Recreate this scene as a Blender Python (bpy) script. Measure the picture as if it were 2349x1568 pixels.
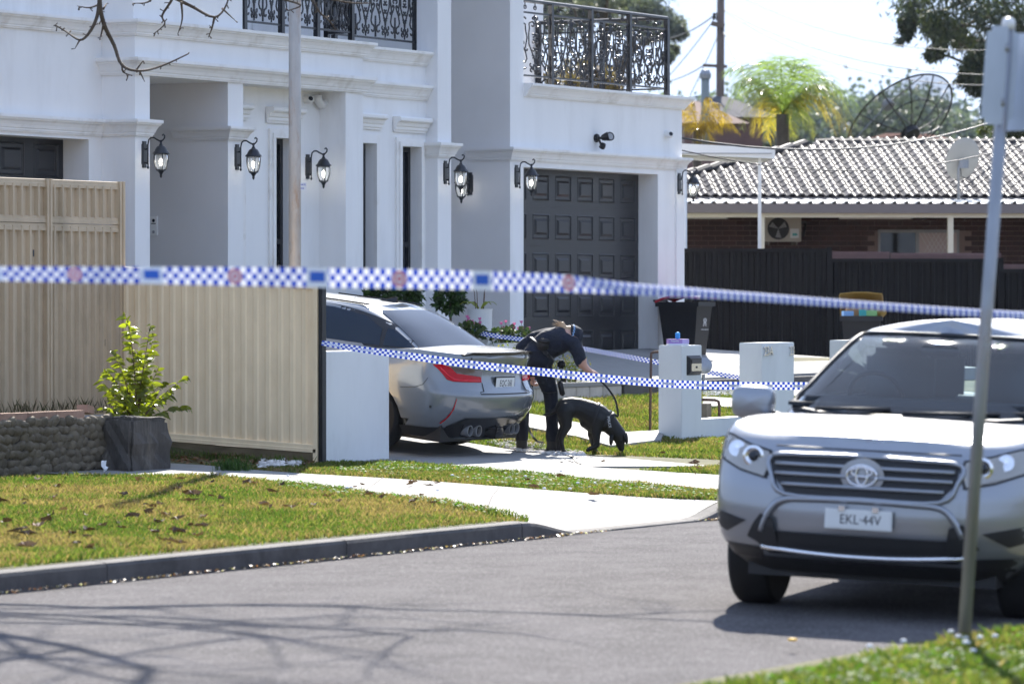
import bpy, bmesh, math, random
import numpy as np
from mathutils import Matrix, Vector
rnd = random.Random(7); rng = np.random.default_rng(7)
R = math.radians
for o in list(bpy.data.objects): bpy.data.objects.remove(o)
sc = bpy.context.scene; COL = sc.collection
# ---------------------------------------------------------------- camera, sky, sun, exposure
# world X runs along the street (away), Y from the street towards the houses, Z up
FP, CX, CY, HZ, CH, TH = 9750.0, 1174.5, 784.0, 683.0, 1.83, R(29)
PIT = math.atan((CY-HZ)/FP)
AX = Vector((math.cos(TH), math.sin(TH), 0)); RT = Vector((math.sin(TH), -math.cos(TH), 0))
FW = AX*math.cos(PIT) - Vector((0,0,math.sin(PIT))); UP = AX*math.sin(PIT) + Vector((0,0,math.cos(PIT)))
CAM = Vector((0,0,CH))
cd = bpy.data.cameras.new('camera'); cam = bpy.data.objects.new('camera', cd); COL.objects.link(cam)
cd.sensor_width = 36; cd.lens = 36*FP/2349; cd.clip_start = .5; cd.clip_end = 2000
cam.matrix_world = Matrix(((RT.x,UP.x,-FW.x,0),(RT.y,UP.y,-FW.y,0),(RT.z,UP.z,-FW.z,CH),(0,0,0,1)))
cd.dof.use_dof = True; cd.dof.focus_distance = 43.5; cd.dof.aperture_fstop = 3.6
sc.camera = cam
SUN_AZ, SUN_EL = R(24.5), R(37)
SUNV = Vector((math.cos(SUN_AZ)*math.cos(SUN_EL), math.sin(SUN_AZ)*math.cos(SUN_EL), math.sin(SUN_EL)))
w = bpy.data.worlds.new('World'); sc.world = w; w.use_nodes = True
nt = w.node_tree; bg = nt.nodes['Background']; sky = nt.nodes.new('ShaderNodeTexSky')
sky.sky_type = 'NISHITA'; sky.sun_disc = False; sky.sun_elevation = SUN_EL; sky.sun_rotation = math.pi/2-SUN_AZ
sky.air_density = 1.0; sky.dust_density = .6; sky.ozone_density = 1.0
# gamma curve and blue tint over the whole sky, flattened to lift shaded walls
gm_=nt.nodes.new('ShaderNodeGamma'); gm_.inputs[1].default_value=.22; hs_=nt.nodes.new('ShaderNodeMix'); hs_.data_type='RGBA'; hs_.blend_type='MULTIPLY'; hs_.inputs[0].default_value=1; hs_.inputs[7].default_value=(.70,.845,1.17,1)
nt.links.new(sky.outputs[0],gm_.inputs[0]); nt.links.new(gm_.outputs[0],hs_.inputs[6]); nt.links.new(hs_.outputs[2],bg.inputs[0]); bg.inputs[1].default_value=.15
sl = bpy.data.lights.new('sun', 'SUN'); sl.energy = 2.3; sl.angle = R(.53); sl.color = (1,.95,.87)
so = bpy.data.objects.new('sun', sl); COL.objects.link(so); so.rotation_euler = SUNV.to_track_quat('Z','Y').to_euler()
sc.view_settings.view_transform = 'Standard'; sc.view_settings.look = 'None'; sc.view_settings.gamma = 1
sc.view_settings.exposure = 2.45
# ---------------------------------------------------------------- pixel -> place (pixels of a 2349 wide view)
def ray(x, y): return FW + RT*((x-CX)/FP) - UP*((y-CY)/FP)
def pn(x, y, n): d = ray(x,y); return CAM + d*(n/d.y)
def ps(x, y, s): d = ray(x,y); return CAM + d*(s/d.x)
def pz(x, y, z): d = ray(x,y); return CAM + d*((z-CH)/d.z)
def pd(x, y, dep): d = ray(x,y); return CAM + d*dep
def smooth(t): t = min(1,max(0,t)); return t*t*(3-2*t)
def zt(s, n):
    if n < 8.35: return .115+.02*min(8.35-n,8)
    if n < 15.6: return -.06
    if n < 21.2: return .14+.018*(n-15.6)-.14*(1-smooth((n-15.6)/1.7))*(smooth((s-28.0)/.9)-smooth((s-31.2)/.8))
    top = .82+.15*smooth((s-40)/6)-.16*smooth((s-56)/6)
    if s < 34.45: top = .38
    if n < 26.2: return .241+(top-.241)*(n-21.2)/5
    return top
def gp(x, y):
    d=ray(x,y); t=20.0
    for k in range(900):
        p=CAM+d*t
        if p.z<=zt(p.x,p.y): break
        t+=.05
    lo,hi=t-.05,t
    for k in range(12):
        t=(lo+hi)/2; p=CAM+d*t
        if p.z<=zt(p.x,p.y): hi=t
        else: lo=t
    return CAM+d*hi
def proj(p):
    v = Vector(p)-CAM; d = v.dot(FW)
    return CX+FP*v.dot(RT)/d, CY-FP*v.dot(UP)/d, d
# ---------------------------------------------------------------- objects
WB = {}
def tag(o, label=None, cat=None, group=None, kind=None):
    if label: o['label'] = label
    if cat: o['category'] = cat
    if group: o['group'] = group
    if kind: o['kind'] = kind
    return o
def thing(name, label, cat, loc=(0,0,0), group=None, rot=None):
    o = bpy.data.objects.new(name, None); COL.objects.link(o); o.location = loc; o.empty_display_size = .1
    if rot is None: WB[o.name] = Matrix.Translation(Vector(loc)).inverted()
    else: o.rotation_euler = rot
    return tag(o, label, cat, group)
def link(name, me, parent=None, m=None):
    o = bpy.data.objects.new(name, me); COL.objects.link(o)
    if m is not None: o.data.materials.append(m)
    if parent is not None:
        o.parent = parent
        if parent.name in WB: o.matrix_parent_inverse = WB[parent.name]
    return o
def place(name, me, M, parent=None):
    o = bpy.data.objects.new(name, me); COL.objects.link(o)
    if parent is not None:
        o.parent = parent
        if parent.name in WB: o.matrix_parent_inverse = WB[parent.name]
    o.matrix_basis = M
    return o
def copy_tree(o, parent=None):
    c = o.copy(); COL.objects.link(c)
    if parent is not None: c.parent = parent
    for ch in list(o.children): copy_tree(ch, c)
    return c
class MB:
    def __init__(s): s.v=[]; s.f=[]; s.uv=None
    def add(s, vs, fs):
        b=len(s.v); s.v += [tuple(p) for p in vs]; s.f += [tuple(i+b for i in f) for f in fs]; return s
    def box(s, x0,x1,y0,y1,z0,z1):
        return s.add([(x0,y0,z0),(x1,y0,z0),(x1,y1,z0),(x0,y1,z0),(x0,y0,z1),(x1,y0,z1),(x1,y1,z1),(x0,y1,z1)],
            [(0,3,2,1),(4,5,6,7),(0,1,5,4),(1,2,6,5),(2,3,7,6),(3,0,4,7)])
    def hexa(s, p): return s.add(p, [(0,3,2,1),(4,5,6,7),(0,1,5,4),(1,2,6,5),(2,3,7,6),(3,0,4,7)])
    def tube(s, pts, r, n=6, caps=True, flat=None):
        pts=[Vector(p) for p in pts]; m=len(pts); rr=r if hasattr(r,'__len__') else [r]*m; b=len(s.v); pu=None
        for i,p in enumerate(pts):
            t=(pts[min(i+1,m-1)]-pts[max(i-1,0)]); t = t.normalized() if t.length>1e-9 else Vector((0,0,1))
            if pu is None: a=Vector((0,0,1)) if abs(t.z)<.9 else Vector((1,0,0)); u=t.cross(a).normalized()
            else:
                u=pu-t*pu.dot(t)
                u = u.normalized() if u.length>1e-6 else t.orthogonal().normalized()
            pu=u; v2=t.cross(u)
            for k in range(n):
                a=2*math.pi*(k+.5)/n
                s.v.append(tuple(p+u*(rr[i]*math.cos(a))+v2*(rr[i]*(flat or 1)*math.sin(a))))
        for i in range(m-1):
            for k in range(n):
                k2=(k+1)%n; s.f.append((b+i*n+k,b+i*n+k2,b+(i+1)*n+k2,b+(i+1)*n+k))
        if caps: s.f.append(tuple(b+k for k in range(n-1,-1,-1))); s.f.append(tuple(b+(m-1)*n+k for k in range(n)))
        return s
    def lathe(s, prof, c=(0,0,0), n=16, M=None):
        b=len(s.v); m=len(prof)
        for (r,z) in prof:
            for k in range(n):
                a=2*math.pi*k/n; p=Vector((r*math.cos(a),r*math.sin(a),z))
                if M is not None: p=M@p
                s.v.append((p.x+c[0],p.y+c[1],p.z+c[2]))
        for i in range(m-1):
            for k in range(n):
                k2=(k+1)%n; s.f.append((b+i*n+k,b+i*n+k2,b+(i+1)*n+k2,b+(i+1)*n+k))
        s.f.append(tuple(b+k for k in range(n-1,-1,-1))); s.f.append(tuple(b+(m-1)*n+k for k in range(n)))
        return s
    def grid(s, P, close=False):
        b=len(s.v); ni=len(P); nj=len(P[0])
        for row in P: s.v += [tuple(p) for p in row]
        for i in range(ni-1):
            for j in range(nj-1): s.f.append((b+i*nj+j,b+i*nj+j+1,b+(i+1)*nj+j+1,b+(i+1)*nj+j))
        return s
    def prism(s, poly, z0, z1):   # poly: xy list, z0/z1 numbers or functions of (x,y)
        f=lambda z,p: z(*p) if callable(z) else z
        n=len(poly); b=len(s.v)
        s.v += [(p[0],p[1],f(z0,p)) for p in poly]+[(p[0],p[1],f(z1,p)) for p in poly]
        s.f.append(tuple(b+i for i in range(n-1,-1,-1))); s.f.append(tuple(b+n+i for i in range(n)))
        for i in range(n): j=(i+1)%n; s.f.append((b+i,b+j,b+n+j,b+n+i))
        return s
    def xf(s, M): s.v=[tuple(M@Vector(p)) for p in s.v]; return s
    def mesh(s, name, m=None, smooth=False):
        me=bpy.data.meshes.new(name); me.from_pydata(s.v,[],s.f)
        if smooth: me.polygons.foreach_set('use_smooth',[True]*len(me.polygons))
        if m is not None: me.materials.append(m)
        me.update(); return me
    def build(s, name, m, parent=None, smooth=False, fix=False, auto=None):
        me=s.mesh(name,m,smooth or auto is not None)
        if fix or auto is not None:
            bm=bmesh.new(); bm.from_mesh(me); bmesh.ops.recalc_face_normals(bm,faces=bm.faces)
            if auto is not None:
                for e in bm.edges:
                    if len(e.link_faces)==2 and e.calc_face_angle(0)>R(auto): e.smooth=False
            bm.to_mesh(me); bm.free()
        return link(name, me, parent)
def npmesh(name, V, F, m=None, col=None, parent=None, k=3):
    me=bpy.data.meshes.new(name); V=np.asarray(V,dtype=np.float32); F=np.asarray(F,dtype=np.int32)
    me.vertices.add(len(V)); me.vertices.foreach_set('co',V.ravel())
    me.loops.add(F.size); me.loops.foreach_set('vertex_index',F.ravel())
    me.polygons.add(len(F)); me.polygons.foreach_set('loop_start',np.arange(len(F),dtype=np.int32)*k)
    me.polygons.foreach_set('loop_total',np.full(len(F),k,dtype=np.int32))
    if col is not None:
        a=me.attributes.new('col','FLOAT_COLOR','POINT'); a.data.foreach_set('color',np.asarray(col,dtype=np.float32).ravel())
    if m: me.materials.append(m)
    me.update(calc_edges=True); return link(name,me,parent)
# ---------------------------------------------------------------- materials
def rgb(h):
    c=[int(h[i:i+2],16)/255 for i in (0,2,4)]
    return tuple(x/12.92 if x<=.04045 else ((x+.055)/1.055)**2.4 for x in c)
MATS={}
def mat(name, col, rough=.6, metal=0, var=0, vs=3, bump=0, bs=60, spec=.5, coat=0, trans=0, emit=None, es=0, alpha=1, rnd_obj=0, dirt=None, ds=2, stretch=None, transl=0, attr=False, ior=1.45, bd=.01):
    m=bpy.data.materials.new(name); m.use_nodes=True; N=m.node_tree.nodes; L=m.node_tree.links
    b=N['Principled BSDF']; b.inputs['Roughness'].default_value=rough; b.inputs['Metallic'].default_value=metal
    b.inputs['Base Color'].default_value=(*col,1); b.inputs['Specular IOR Level'].default_value=spec
    b.inputs['Coat Weight'].default_value=coat; b.inputs['Coat Roughness'].default_value=.04
    b.inputs['Transmission Weight'].default_value=trans; b.inputs['Alpha'].default_value=alpha; b.inputs['IOR'].default_value=ior
    if emit: b.inputs['Emission Color'].default_value=(*emit,1); b.inputs['Emission Strength'].default_value=es
    tc=N.new('ShaderNodeTexCoord'); src=tc.outputs['Object']
    if stretch:
        mp=N.new('ShaderNodeMapping'); mp.inputs['Scale'].default_value=stretch; L.new(src,mp.inputs[0]); src=mp.outputs[0]
    cur=None
    def base():
        if cur is not None: return cur
        v=N.new('ShaderNodeRGB'); v.outputs[0].default_value=(*col,1); return v.outputs[0]
    if attr:
        a=N.new('ShaderNodeAttribute'); a.attribute_name='col'; cur=a.outputs['Color']
    if var:
        t=N.new('ShaderNodeTexNoise'); t.inputs['Scale'].default_value=vs; t.inputs['Detail'].default_value=6; t.inputs['Roughness'].default_value=.65
        L.new(src,t.inputs['Vector'])
        mr=N.new('ShaderNodeMapRange'); mr.inputs['From Min'].default_value=.25; mr.inputs['From Max'].default_value=.75
        mr.inputs['To Min'].default_value=1-var; mr.inputs['To Max'].default_value=1+var; L.new(t.outputs['Fac'],mr.inputs['Value'])
        mx=N.new('ShaderNodeMix'); mx.data_type='RGBA'; mx.blend_type='MULTIPLY'; mx.inputs[0].default_value=1
        L.new(base(),mx.inputs[6]); L.new(mr.outputs[0],mx.inputs[7]); cur=mx.outputs[2]
    if dirt:
        t=N.new('ShaderNodeTexNoise'); t.inputs['Scale'].default_value=ds; t.inputs['Detail'].default_value=8; t.inputs['Roughness'].default_value=.7
        L.new(src,t.inputs['Vector']); cr=N.new('ShaderNodeValToRGB'); cr.color_ramp.elements[0].position=.52; cr.color_ramp.elements[1].position=.72
        L.new(t.outputs['Fac'],cr.inputs[0]); mx=N.new('ShaderNodeMix'); mx.data_type='RGBA'; L.new(cr.outputs[0],mx.inputs[0])
        L.new(base(),mx.inputs[6]); mx.inputs[7].default_value=(*dirt,1); cur=mx.outputs[2]
    if rnd_obj:
        oi=N.new('ShaderNodeObjectInfo'); mr=N.new('ShaderNodeMapRange'); mr.inputs['To Min'].default_value=1-rnd_obj; mr.inputs['To Max'].default_value=1+rnd_obj
        L.new(oi.outputs['Random'],mr.inputs['Value']); mx=N.new('ShaderNodeMix'); mx.data_type='RGBA'; mx.blend_type='MULTIPLY'; mx.inputs[0].default_value=1
        L.new(base(),mx.inputs[6]); L.new(mr.outputs[0],mx.inputs[7]); cur=mx.outputs[2]
    if cur is not None: L.new(cur,b.inputs['Base Color'])
    if bump:
        t=N.new('ShaderNodeTexNoise'); t.inputs['Scale'].default_value=bs; t.inputs['Detail'].default_value=5; L.new(src,t.inputs['Vector'])
        bp=N.new('ShaderNodeBump'); bp.inputs['Strength'].default_value=bump; bp.inputs['Distance'].default_value=bd
        L.new(t.outputs['Fac'],bp.inputs['Height']); L.new(bp.outputs[0],b.inputs['Normal'])
    if transl:
        out=N['Material Output']; tr=N.new('ShaderNodeBsdfTranslucent'); ms=N.new('ShaderNodeMixShader'); ms.inputs[0].default_value=transl
        if cur is not None:
            g=N.new('ShaderNodeMix'); g.data_type='RGBA'; g.blend_type='MULTIPLY'; g.inputs[0].default_value=1
            L.new(cur,g.inputs[6]); g.inputs[7].default_value=(1.35,1.5,.7,1); L.new(g.outputs[2],tr.inputs[0])
        else: tr.inputs[0].default_value=(min(1,col[0]*1.9),min(1,col[1]*1.7),col[2]*.7,1)
        L.new(b.outputs[0],ms.inputs[1]); L.new(tr.outputs[0],ms.inputs[2]); L.new(ms.outputs[0],out.inputs[0])
    MATS[name]=m; return m
M=MATS
mat('asphalt',(.128,.119,.119),.9,spec=.08,var=.3,vs=1.6,bump=1,bs=60,bd=.03,dirt=(.36,.345,.345),ds=40)  # dirt colour here: pale aggregate specks, painted in for sun sparkle
mat('concrete',(.265,.257,.245),.8,var=.16,vs=2.2,bump=.3,bs=120,dirt=(.18,.172,.16),ds=2.2)
mat('kerb_concrete',(.095,.088,.085),.85,var=.3,vs=5,bump=.6,bs=90,dirt=(.055,.05,.047),ds=3)
mat('soil',(.09,.085,.035),.95,var=.45,vs=2.5,bump=.8,bs=40,dirt=(.14,.10,.055),ds=1.2)
mat('grass',(.1,.14,.03),.6,attr=True,transl=.45,spec=.15)
mat('stucco',(.83,.82,.81),.85,var=.05,vs=1.2,bump=.25,bs=160,bd=.004,dirt=(.745,.73,.715),ds=1.3,stretch=(1.6,1.6,.35))
mat('stucco_trim',(.83,.81,.785),.75,var=.05,vs=3,bump=.1,bs=100,bd=.003,dirt=(.64,.60,.55),ds=2.5)
mat('pillar_paint',(.72,.73,.72),.75,var=.06,vs=2,bump=.2,bs=150,bd=.003,dirt=(.66,.665,.655),ds=3,stretch=(1,1,.35))
mat('door_dark',(.013,.014,.018),.34,var=.25,vs=7,bump=.25,bs=50,bd=.004,stretch=(1,1,6))
mat('frame_dark',(.016,.017,.022),.35)
mat('glass_dark',(.012,.015,.022),.06,spec=.6)
mat('iron',(.015,.016,.02),.3,spec=.6)
mat('lamp_glass',(.95,.97,.98),.04,trans=.92,ior=1.12)
mat('bulb',(1,1,1),.4,emit=(1,.96,.86),es=4.5)
mat('plastic_white',(.75,.74,.72),.4)
mat('plastic_grey',(.33,.33,.34),.5)
mat('plastic_black',(.012,.012,.014),.42)
mat('galv',(.30,.31,.33),.45,metal=.7,var=.25,vs=5,dirt=(.33,.27,.22),ds=4,stretch=(1,1,.3))
mat('pole_paint',(.46,.44,.42),.55,metal=.25,var=.2,vs=4,dirt=(.36,.22,.13),ds=3.2,stretch=(2,2,.5))
mat('fence_old',(.58,.445,.295),.55,var=.14,vs=5,dirt=(.43,.33,.215),ds=2.2,stretch=(1,1,.4))
mat('fence_cream',(.97,.76,.49),.5,var=.09,vs=6,dirt=(.88,.67,.41),ds=2.5,stretch=(1,1,.4))
mat('fence_dark',(.007,.0065,.008),.5,spec=.2,var=.2,vs=4)
mat('fence_brown',(.16,.09,.085),.5,var=.15,vs=4)
mat('timber',(.17,.13,.075),.8,var=.35,vs=4,bump=.4,bs=50,stretch=(1,1,5))
mat('pole_wood',(.16,.12,.10),.85,var=.25,vs=4,stretch=(2,2,.3))

mat('brick_red',(.30,.135,.085),.85,var=.25,vs=9,rnd_obj=.25,bump=.5,bs=60)
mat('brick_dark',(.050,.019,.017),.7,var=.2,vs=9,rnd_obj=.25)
mat('brick_cap',(.33,.20,.14),.85,var=.2,vs=9,rnd_obj=.18,bump=.5,bs=60)
mat('mortar',(.27,.19,.165),.9)
mat('old_concrete',(.20,.175,.14),.9,var=.3,vs=6,bump=.9,bs=45,dirt=(.07,.06,.05),ds=2.2)
mat('scallop',(.17,.138,.095),.9,var=.3,vs=14,rnd_obj=.2,bump=.6,bs=60,dirt=(.07,.06,.045),ds=3)
mat('stone',(.42,.38,.33),.85,var=.25,vs=4,rnd_obj=.15,bump=.5,bs=50)
mat('leaf',(.20,.22,.018),.3,transl=.55,rnd_obj=.45)
mat('leaf_dark',(.035,.065,.018),.4,attr=True,transl=.25)
mat('leaf_attr',(.05,.09,.02),.45,attr=True,transl=.35)
mat('bark',(.10,.075,.055),.9,var=.3,vs=8,bump=.6,bs=40)
mat('stem',(.10,.05,.03),.7)
mat('paper',(.72,.73,.75),.7)
mat('bin_black',(.014,.014,.017),.45,var=.15,vs=8)
mat('bin_red',(.42,.012,.03),.4)
mat('bag_yellow',(.27,.17,.035),.55)
mat('cardboard',(.42,.26,.13),.8)
mat('carton_teal',(.05,.38,.38),.6); mat('carton_green',(.25,.5,.2),.6); mat('carton_blue',(.25,.45,.75),.6)
mat('purple',(.36,.22,.52),.6); mat('glove_blue',(.05,.35,.75),.5)
mat('chrome',(.8,.8,.82),.12,metal=1)
mat('rust',(.10,.06,.045),.7,var=.3,vs=12)
mat('ink',(.02,.02,.03),.6); mat('white_ink',(.7,.7,.7),.6); mat('blue_ink',(.02,.06,.42),.5); mat('red_ink',(.65,.03,.06),.5)
mat('pot_white',(.75,.75,.74),.55,bump=.6,bs=25)
mat('pebble',(.62,.59,.55),.8,attr=True)
mat('dry_leaf',(.125,.072,.045),.7,rnd_obj=.6,transl=.12)
mat('petal',(.62,.17,.50),.5,transl=.3)

mat('tile',(.085,.078,.078),.46,var=.35,vs=5,rnd_obj=.3,spec=.04)
mat('roof_white',(.72,.72,.72),.5); mat('gutter_brown',(.20,.17,.16),.5); mat('patio_roof',(.45,.47,.47),.3)
mat('cream_timber',(.72,.66,.50),.6)
mat('dish_grey',(.40,.375,.33),.5); mat('dish_mesh',(.05,.055,.06),.6,alpha=.42)
mat('gum_leaf',(.05,.07,.035),.5,attr=True,transl=.25)
mat('palm_leaf',(.08,.10,.03),.28,attr=True,transl=.5,spec=.7)
mat('wire',(.03,.03,.035),.6)

mat('bmw_grey',(.20,.218,.238),.24,metal=.3,coat=1,spec=.5)
mat('silver_paint',(.30,.315,.345),.32,metal=.7,coat=.8)
mat('gloss_black',(.010,.010,.012),.12,spec=.6)
mat('trim_black',(.018,.018,.02),.5)
mat('car_glass',(.012,.018,.03),.03,spec=.8)
mat('car_glass2',(.012,.032,.045),.03,spec=.3); mat('side_glass',(.010,.02,.04),.03,spec=.35)
mat('tail_red',(.45,.003,.012),.15,spec=.3); mat('tail_smoke',(.09,.06,.055),.1,coat=1)
mat('rubber',(.008,.008,.009),.75,var=.2,vs=9); mat('rim_dark',(.05,.05,.055),.3,metal=.8)
mat('lamp_lens',(.34,.32,.29),.08,coat=1,metal=.5)
mat('plate_white',(.70,.71,.70),.45)

mat('navy',(.006,.008,.016),.85,var=.35,vs=6,bump=.8,bs=9,bd=.06); mat('navy_shirt',(.008,.012,.026),.8,var=.35,vs=6,bump=.9,bs=8,bd=.07)
mat('skin',(.52,.29,.21),.5); mat('hair',(.45,.30,.17),.5,var=.3,vs=40); mat('boot',(.012,.012,.013),.5); mat('belt',(.012,.012,.014),.5)
mat('dog_fur',(.005,.005,.0055),.6,var=.3,vs=20,bump=.5,bs=60,spec=.5); mat('strap',(.012,.012,.013),.6)
def tapemat(name,sq,alpha):
    m=mat(name,(.8,.8,.8),.25); N=m.node_tree.nodes; L=m.node_tree.links; b=N['Principled BSDF']
    b.inputs['Roughness'].default_value=.26; uv=N.new('ShaderNodeUVMap'); uv.uv_map='UVMap'; mp=N.new('ShaderNodeMapping'); mp.inputs['Scale'].default_value=(1/sq,3,1); mp.inputs['Location'].default_value=(.001,.001,.001)
    ck=N.new('ShaderNodeTexChecker'); ck.inputs['Scale'].default_value=1; ck.inputs['Color1'].default_value=(.78,.78,.80,1); ck.inputs['Color2'].default_value=(.012,.05,.40,1)
    L.new(uv.outputs[0],mp.inputs[0]); L.new(mp.outputs[0],ck.inputs['Vector']); L.new(ck.outputs[0],b.inputs['Base Color'])
    out=N['Material Output']; tr=N.new('ShaderNodeBsdfTranslucent'); L.new(ck.outputs[0],tr.inputs[0]); ms=N.new('ShaderNodeMixShader'); ms.inputs[0].default_value=alpha
    L.new(b.outputs[0],ms.inputs[1]); L.new(tr.outputs[0],ms.inputs[2]); L.new(ms.outputs[0],out.inputs[0]); return m
tapemat('tape_check',.025,.3)
mat('tape_white',(.8,.8,.82),.25,transl=.0)

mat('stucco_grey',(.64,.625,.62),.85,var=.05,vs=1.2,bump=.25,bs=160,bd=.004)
def glassmat(name,tint,ior=1.3):
    m=mat(name,(.5,.5,.5)); N=m.node_tree.nodes; L=m.node_tree.links; out=N['Material Output']
    a=N.new('ShaderNodeBsdfTransparent'); a.inputs[0].default_value=(*tint,1); g=N.new('ShaderNodeBsdfGlossy'); g.inputs['Roughness'].default_value=.02
    f=N.new('ShaderNodeFresnel'); f.inputs[0].default_value=ior; ms=N.new('ShaderNodeMixShader'); L.new(f.outputs[0],ms.inputs[0]); L.new(a.outputs[0],ms.inputs[1]); L.new(g.outputs[0],ms.inputs[2]); L.new(ms.outputs[0],out.inputs[0]); return m
glassmat('glass_clear',(.6,.78,.86),1.42)
mat('interior',(.03,.033,.038),.8); mat('seat',(.10,.105,.115),.9)
# ---------------------------------------------------------------- ground
def inpoly(X, Y, poly):
    ins=np.zeros(len(X),bool); n=len(poly)
    for i in range(n):
        x0,y0=poly[i][:2]; x1,y1=poly[(i+1)%n][:2]
        if y0==y1: continue
        c=((y0>Y)!=(y1>Y))&(X<(x1-x0)*(Y-y0)/(y1-y0)+x0); ins^=c
    return ins
ZT=np.vectorize(zt)
xs=sorted(set([-60,-30,-10,0,10,20,34.4,34.5]+list(np.arange(27.9,32.2,.15))+list(np.arange(36,64,2))+[70,80,100,130,170,230,320,450,700,1100]))
ys=sorted(set([-500,-200,-80,-30,-10,0,4,8.0,8.3,8.36,12,15.55,15.62,15.8,16,16.3,16.6,16.9,17.3,18,21.2,26.2]+list(np.arange(22,36,2))+[45,60,100,170,300,600,1000]))

# road
RY0,RY1=8.42,15.50
def road_z(y): return .06*(1-((y-12.1)/3.4)**2)-.09*((15.5-y)/6.8)
rows=[]
for x in (-60,-20,0,10,20,30,40,60,120,400): rows.append([(x,y,road_z(y)) for y in np.linspace(RY0-.02,RY1+.02,9)])
g=MB().grid(rows); g.f=[tuple(reversed(f)) for f in g.f]; tag(g.build('road',M['asphalt']),kind='structure')
# kerbs: pieces with joints; far kerb drops at the crossing
def kh(s): return .135-.115*(smooth((s-28.15)/.95)-smooth((s-31.1)/.8))
def nx(*a): return sorted(set(a))
def kerb_piece(s0,s1,n0,sgn,hf,parent):
    k=max(2,int((s1-s0)/.12)) if s1>27 and s0<33 and sgn>0 else 2
    P=[]
    for i in range(k+1):
        s=s0+(s1-s0)*i/k; h=hf(s); wob=.008*math.sin(s*1.7)+.005*math.sin(s*4.1)
        q=[(0,-.1),(0,h-.03),(.012,h-.008),(.035,h),(.15,h+.004),(.15,-.1)]
        P.append([(s,n0+sgn*(a+wob),b) for a,b in q])
    m=MB().grid(P)
    m.f.append(tuple(range(6))); m.f.append(tuple(len(P)*6-6+i for i in range(6)))
    m.build('kerb_stone',M['kerb_concrete'],parent,fix=True)
kerb=tag(MB().box(-40,300,RY1+.03,RY1+.10,-.2,0.0).build('kerb',M['kerb_concrete']),kind='structure')
br=[-30,8,15,19,22.6,25.55,28.12,29.1,31.1,31.95,34.6,38,42,50,70,200]
for a,b in zip(br,br[1:]): kerb_piece(a+.006,b-.006,RY1,1,kh,kerb)
kerb2=tag(MB().box(-40,300,RY0-.10,RY0-.03,-.2,0.0).build('kerb',M['kerb_concrete']),kind='structure')
br=[-30,5,10,13,16,18.6,21.3,24.6,28,33,40,60,200]
for a,b in zip(br,br[1:]): kerb_piece(a+.006,b-.006,RY0,-1,lambda s:.10,kerb2)
# concrete paving (outlines read off the ground)
def G(*pts): return [tuple(gp(x,y)[:2]) for x,y in pts]
KN=15.655
def slab(name,poly,up=.016,joint=None):
    m=MB().prism(poly,lambda x,y:zt(x,y)-.08,lambda x,y:max(zt(x,y),.14 if y<16 else 0)+up)
    o=m.build(name,M['concrete'],fix=True); tag(o,kind='structure'); return o
def kfun(x,y):
    e=smooth((y-KN)/1.6); return (1-e)*(kh(x)+.004)+e*(zt(x,y)+.016)
crossing=[(28.3,KN)]+[(28.3+.2*i,KN) for i in range(1,19)]+G((1655,1149),(1300,1131),(1000,1108),(900,1101),(690,1089),(560,1079),(470,1070))+[(33.3,23.6),(31.0,23.6),(31.0,21.7)]+G((500,1093),(700,1112),(900,1138),(1100,1166),(1215,1190))
bm=bmesh.new(); vv=[bm.verts.new((x,y,0)) for x,y in crossing]; f=bm.faces.new(vv)
bmesh.ops.triangulate(bm,faces=[f]); bmesh.ops.subdivide_edges(bm,edges=bm.edges,cuts=3,use_grid_fill=True)
bmesh.ops.triangulate(bm,faces=bm.faces)
for v in bm.verts: v.co.z=kfun(v.co.x,v.co.y) if v.co.y<21.2 else zt(v.co.x,v.co.y)+.016
bmesh.ops.recalc_face_normals(bm,faces=bm.faces)
if sum(f.normal.z for f in bm.faces)<0: bmesh.ops.reverse_faces(bm,faces=bm.faces)
me=bpy.data.meshes.new('driveway'); bm.to_mesh(me); bm.free(); tag(link('driveway',me,None,M['concrete']),kind='structure')
SB=34.62
drive_a=G((905,1063),(1040,1072),(1200,1087),(1400,1105),(1560,1118),(1668,1131))+[(33.9,16.0),(36.6,16.4)]+G((1665,1094),(1450,1081),(1330,1073))+[(36.9,18.2),(37.7,19.6),(38.05,21.19),(35.0,21.19)]
slab('driveway',drive_a,.018)
drive_b=[(34.62,21.21),(38.35,21.21),(38.5,26.15),(34.62,26.15)]
slab('driveway',drive_b,.018)
garden_path=[(38.6,19.0),(39.4,18.75),(42.55,20.6),(42.55,21.19),(39.3,21.19)]
path2=G((1400,1032),(1515,1018),(1525,995),(1440,1000),(1260,966),(1215,958),(1190,985),(1330,1012))
slab('path',path2,.05)
WALLN=23.9
drive_c=[(43.2,24.08),(52.6,24.08),(57.5,24.08),(57.5,29.5),(52.6,29.5),(52.6,26.7),(43.2,26.7)]
slab('driveway',drive_c,.17)
drive_d=[(47.6,15.7),(51.5,15.7),(53.5,18),(53.5,23.88),(49.6,23.88),(49.2,21.1)]
slab('driveway',drive_d,.02)
strip_e=G((1612,935),(1700,939),(1720,920),(1612,914)); slab('path',strip_e,.03)
CONC=[crossing,drive_a,drive_b,path2,drive_c,drive_d,strip_e]
NV=[]
for x in xs:
    for y in ys: NV.append((x,y))
NV=np.array(NV); low=inpoly(NV[:,0],NV[:,1],crossing)
g=MB().grid([[(x,y,zt(x,y)-(.05 if low[i*len(ys)+j] else 0)) for j,y in enumerate(ys)] for i,x in enumerate(xs)]); g.f=[tuple(reversed(f)) for f in g.f]
tag(g.build('ground',M['soil']),kind='structure')
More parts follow.
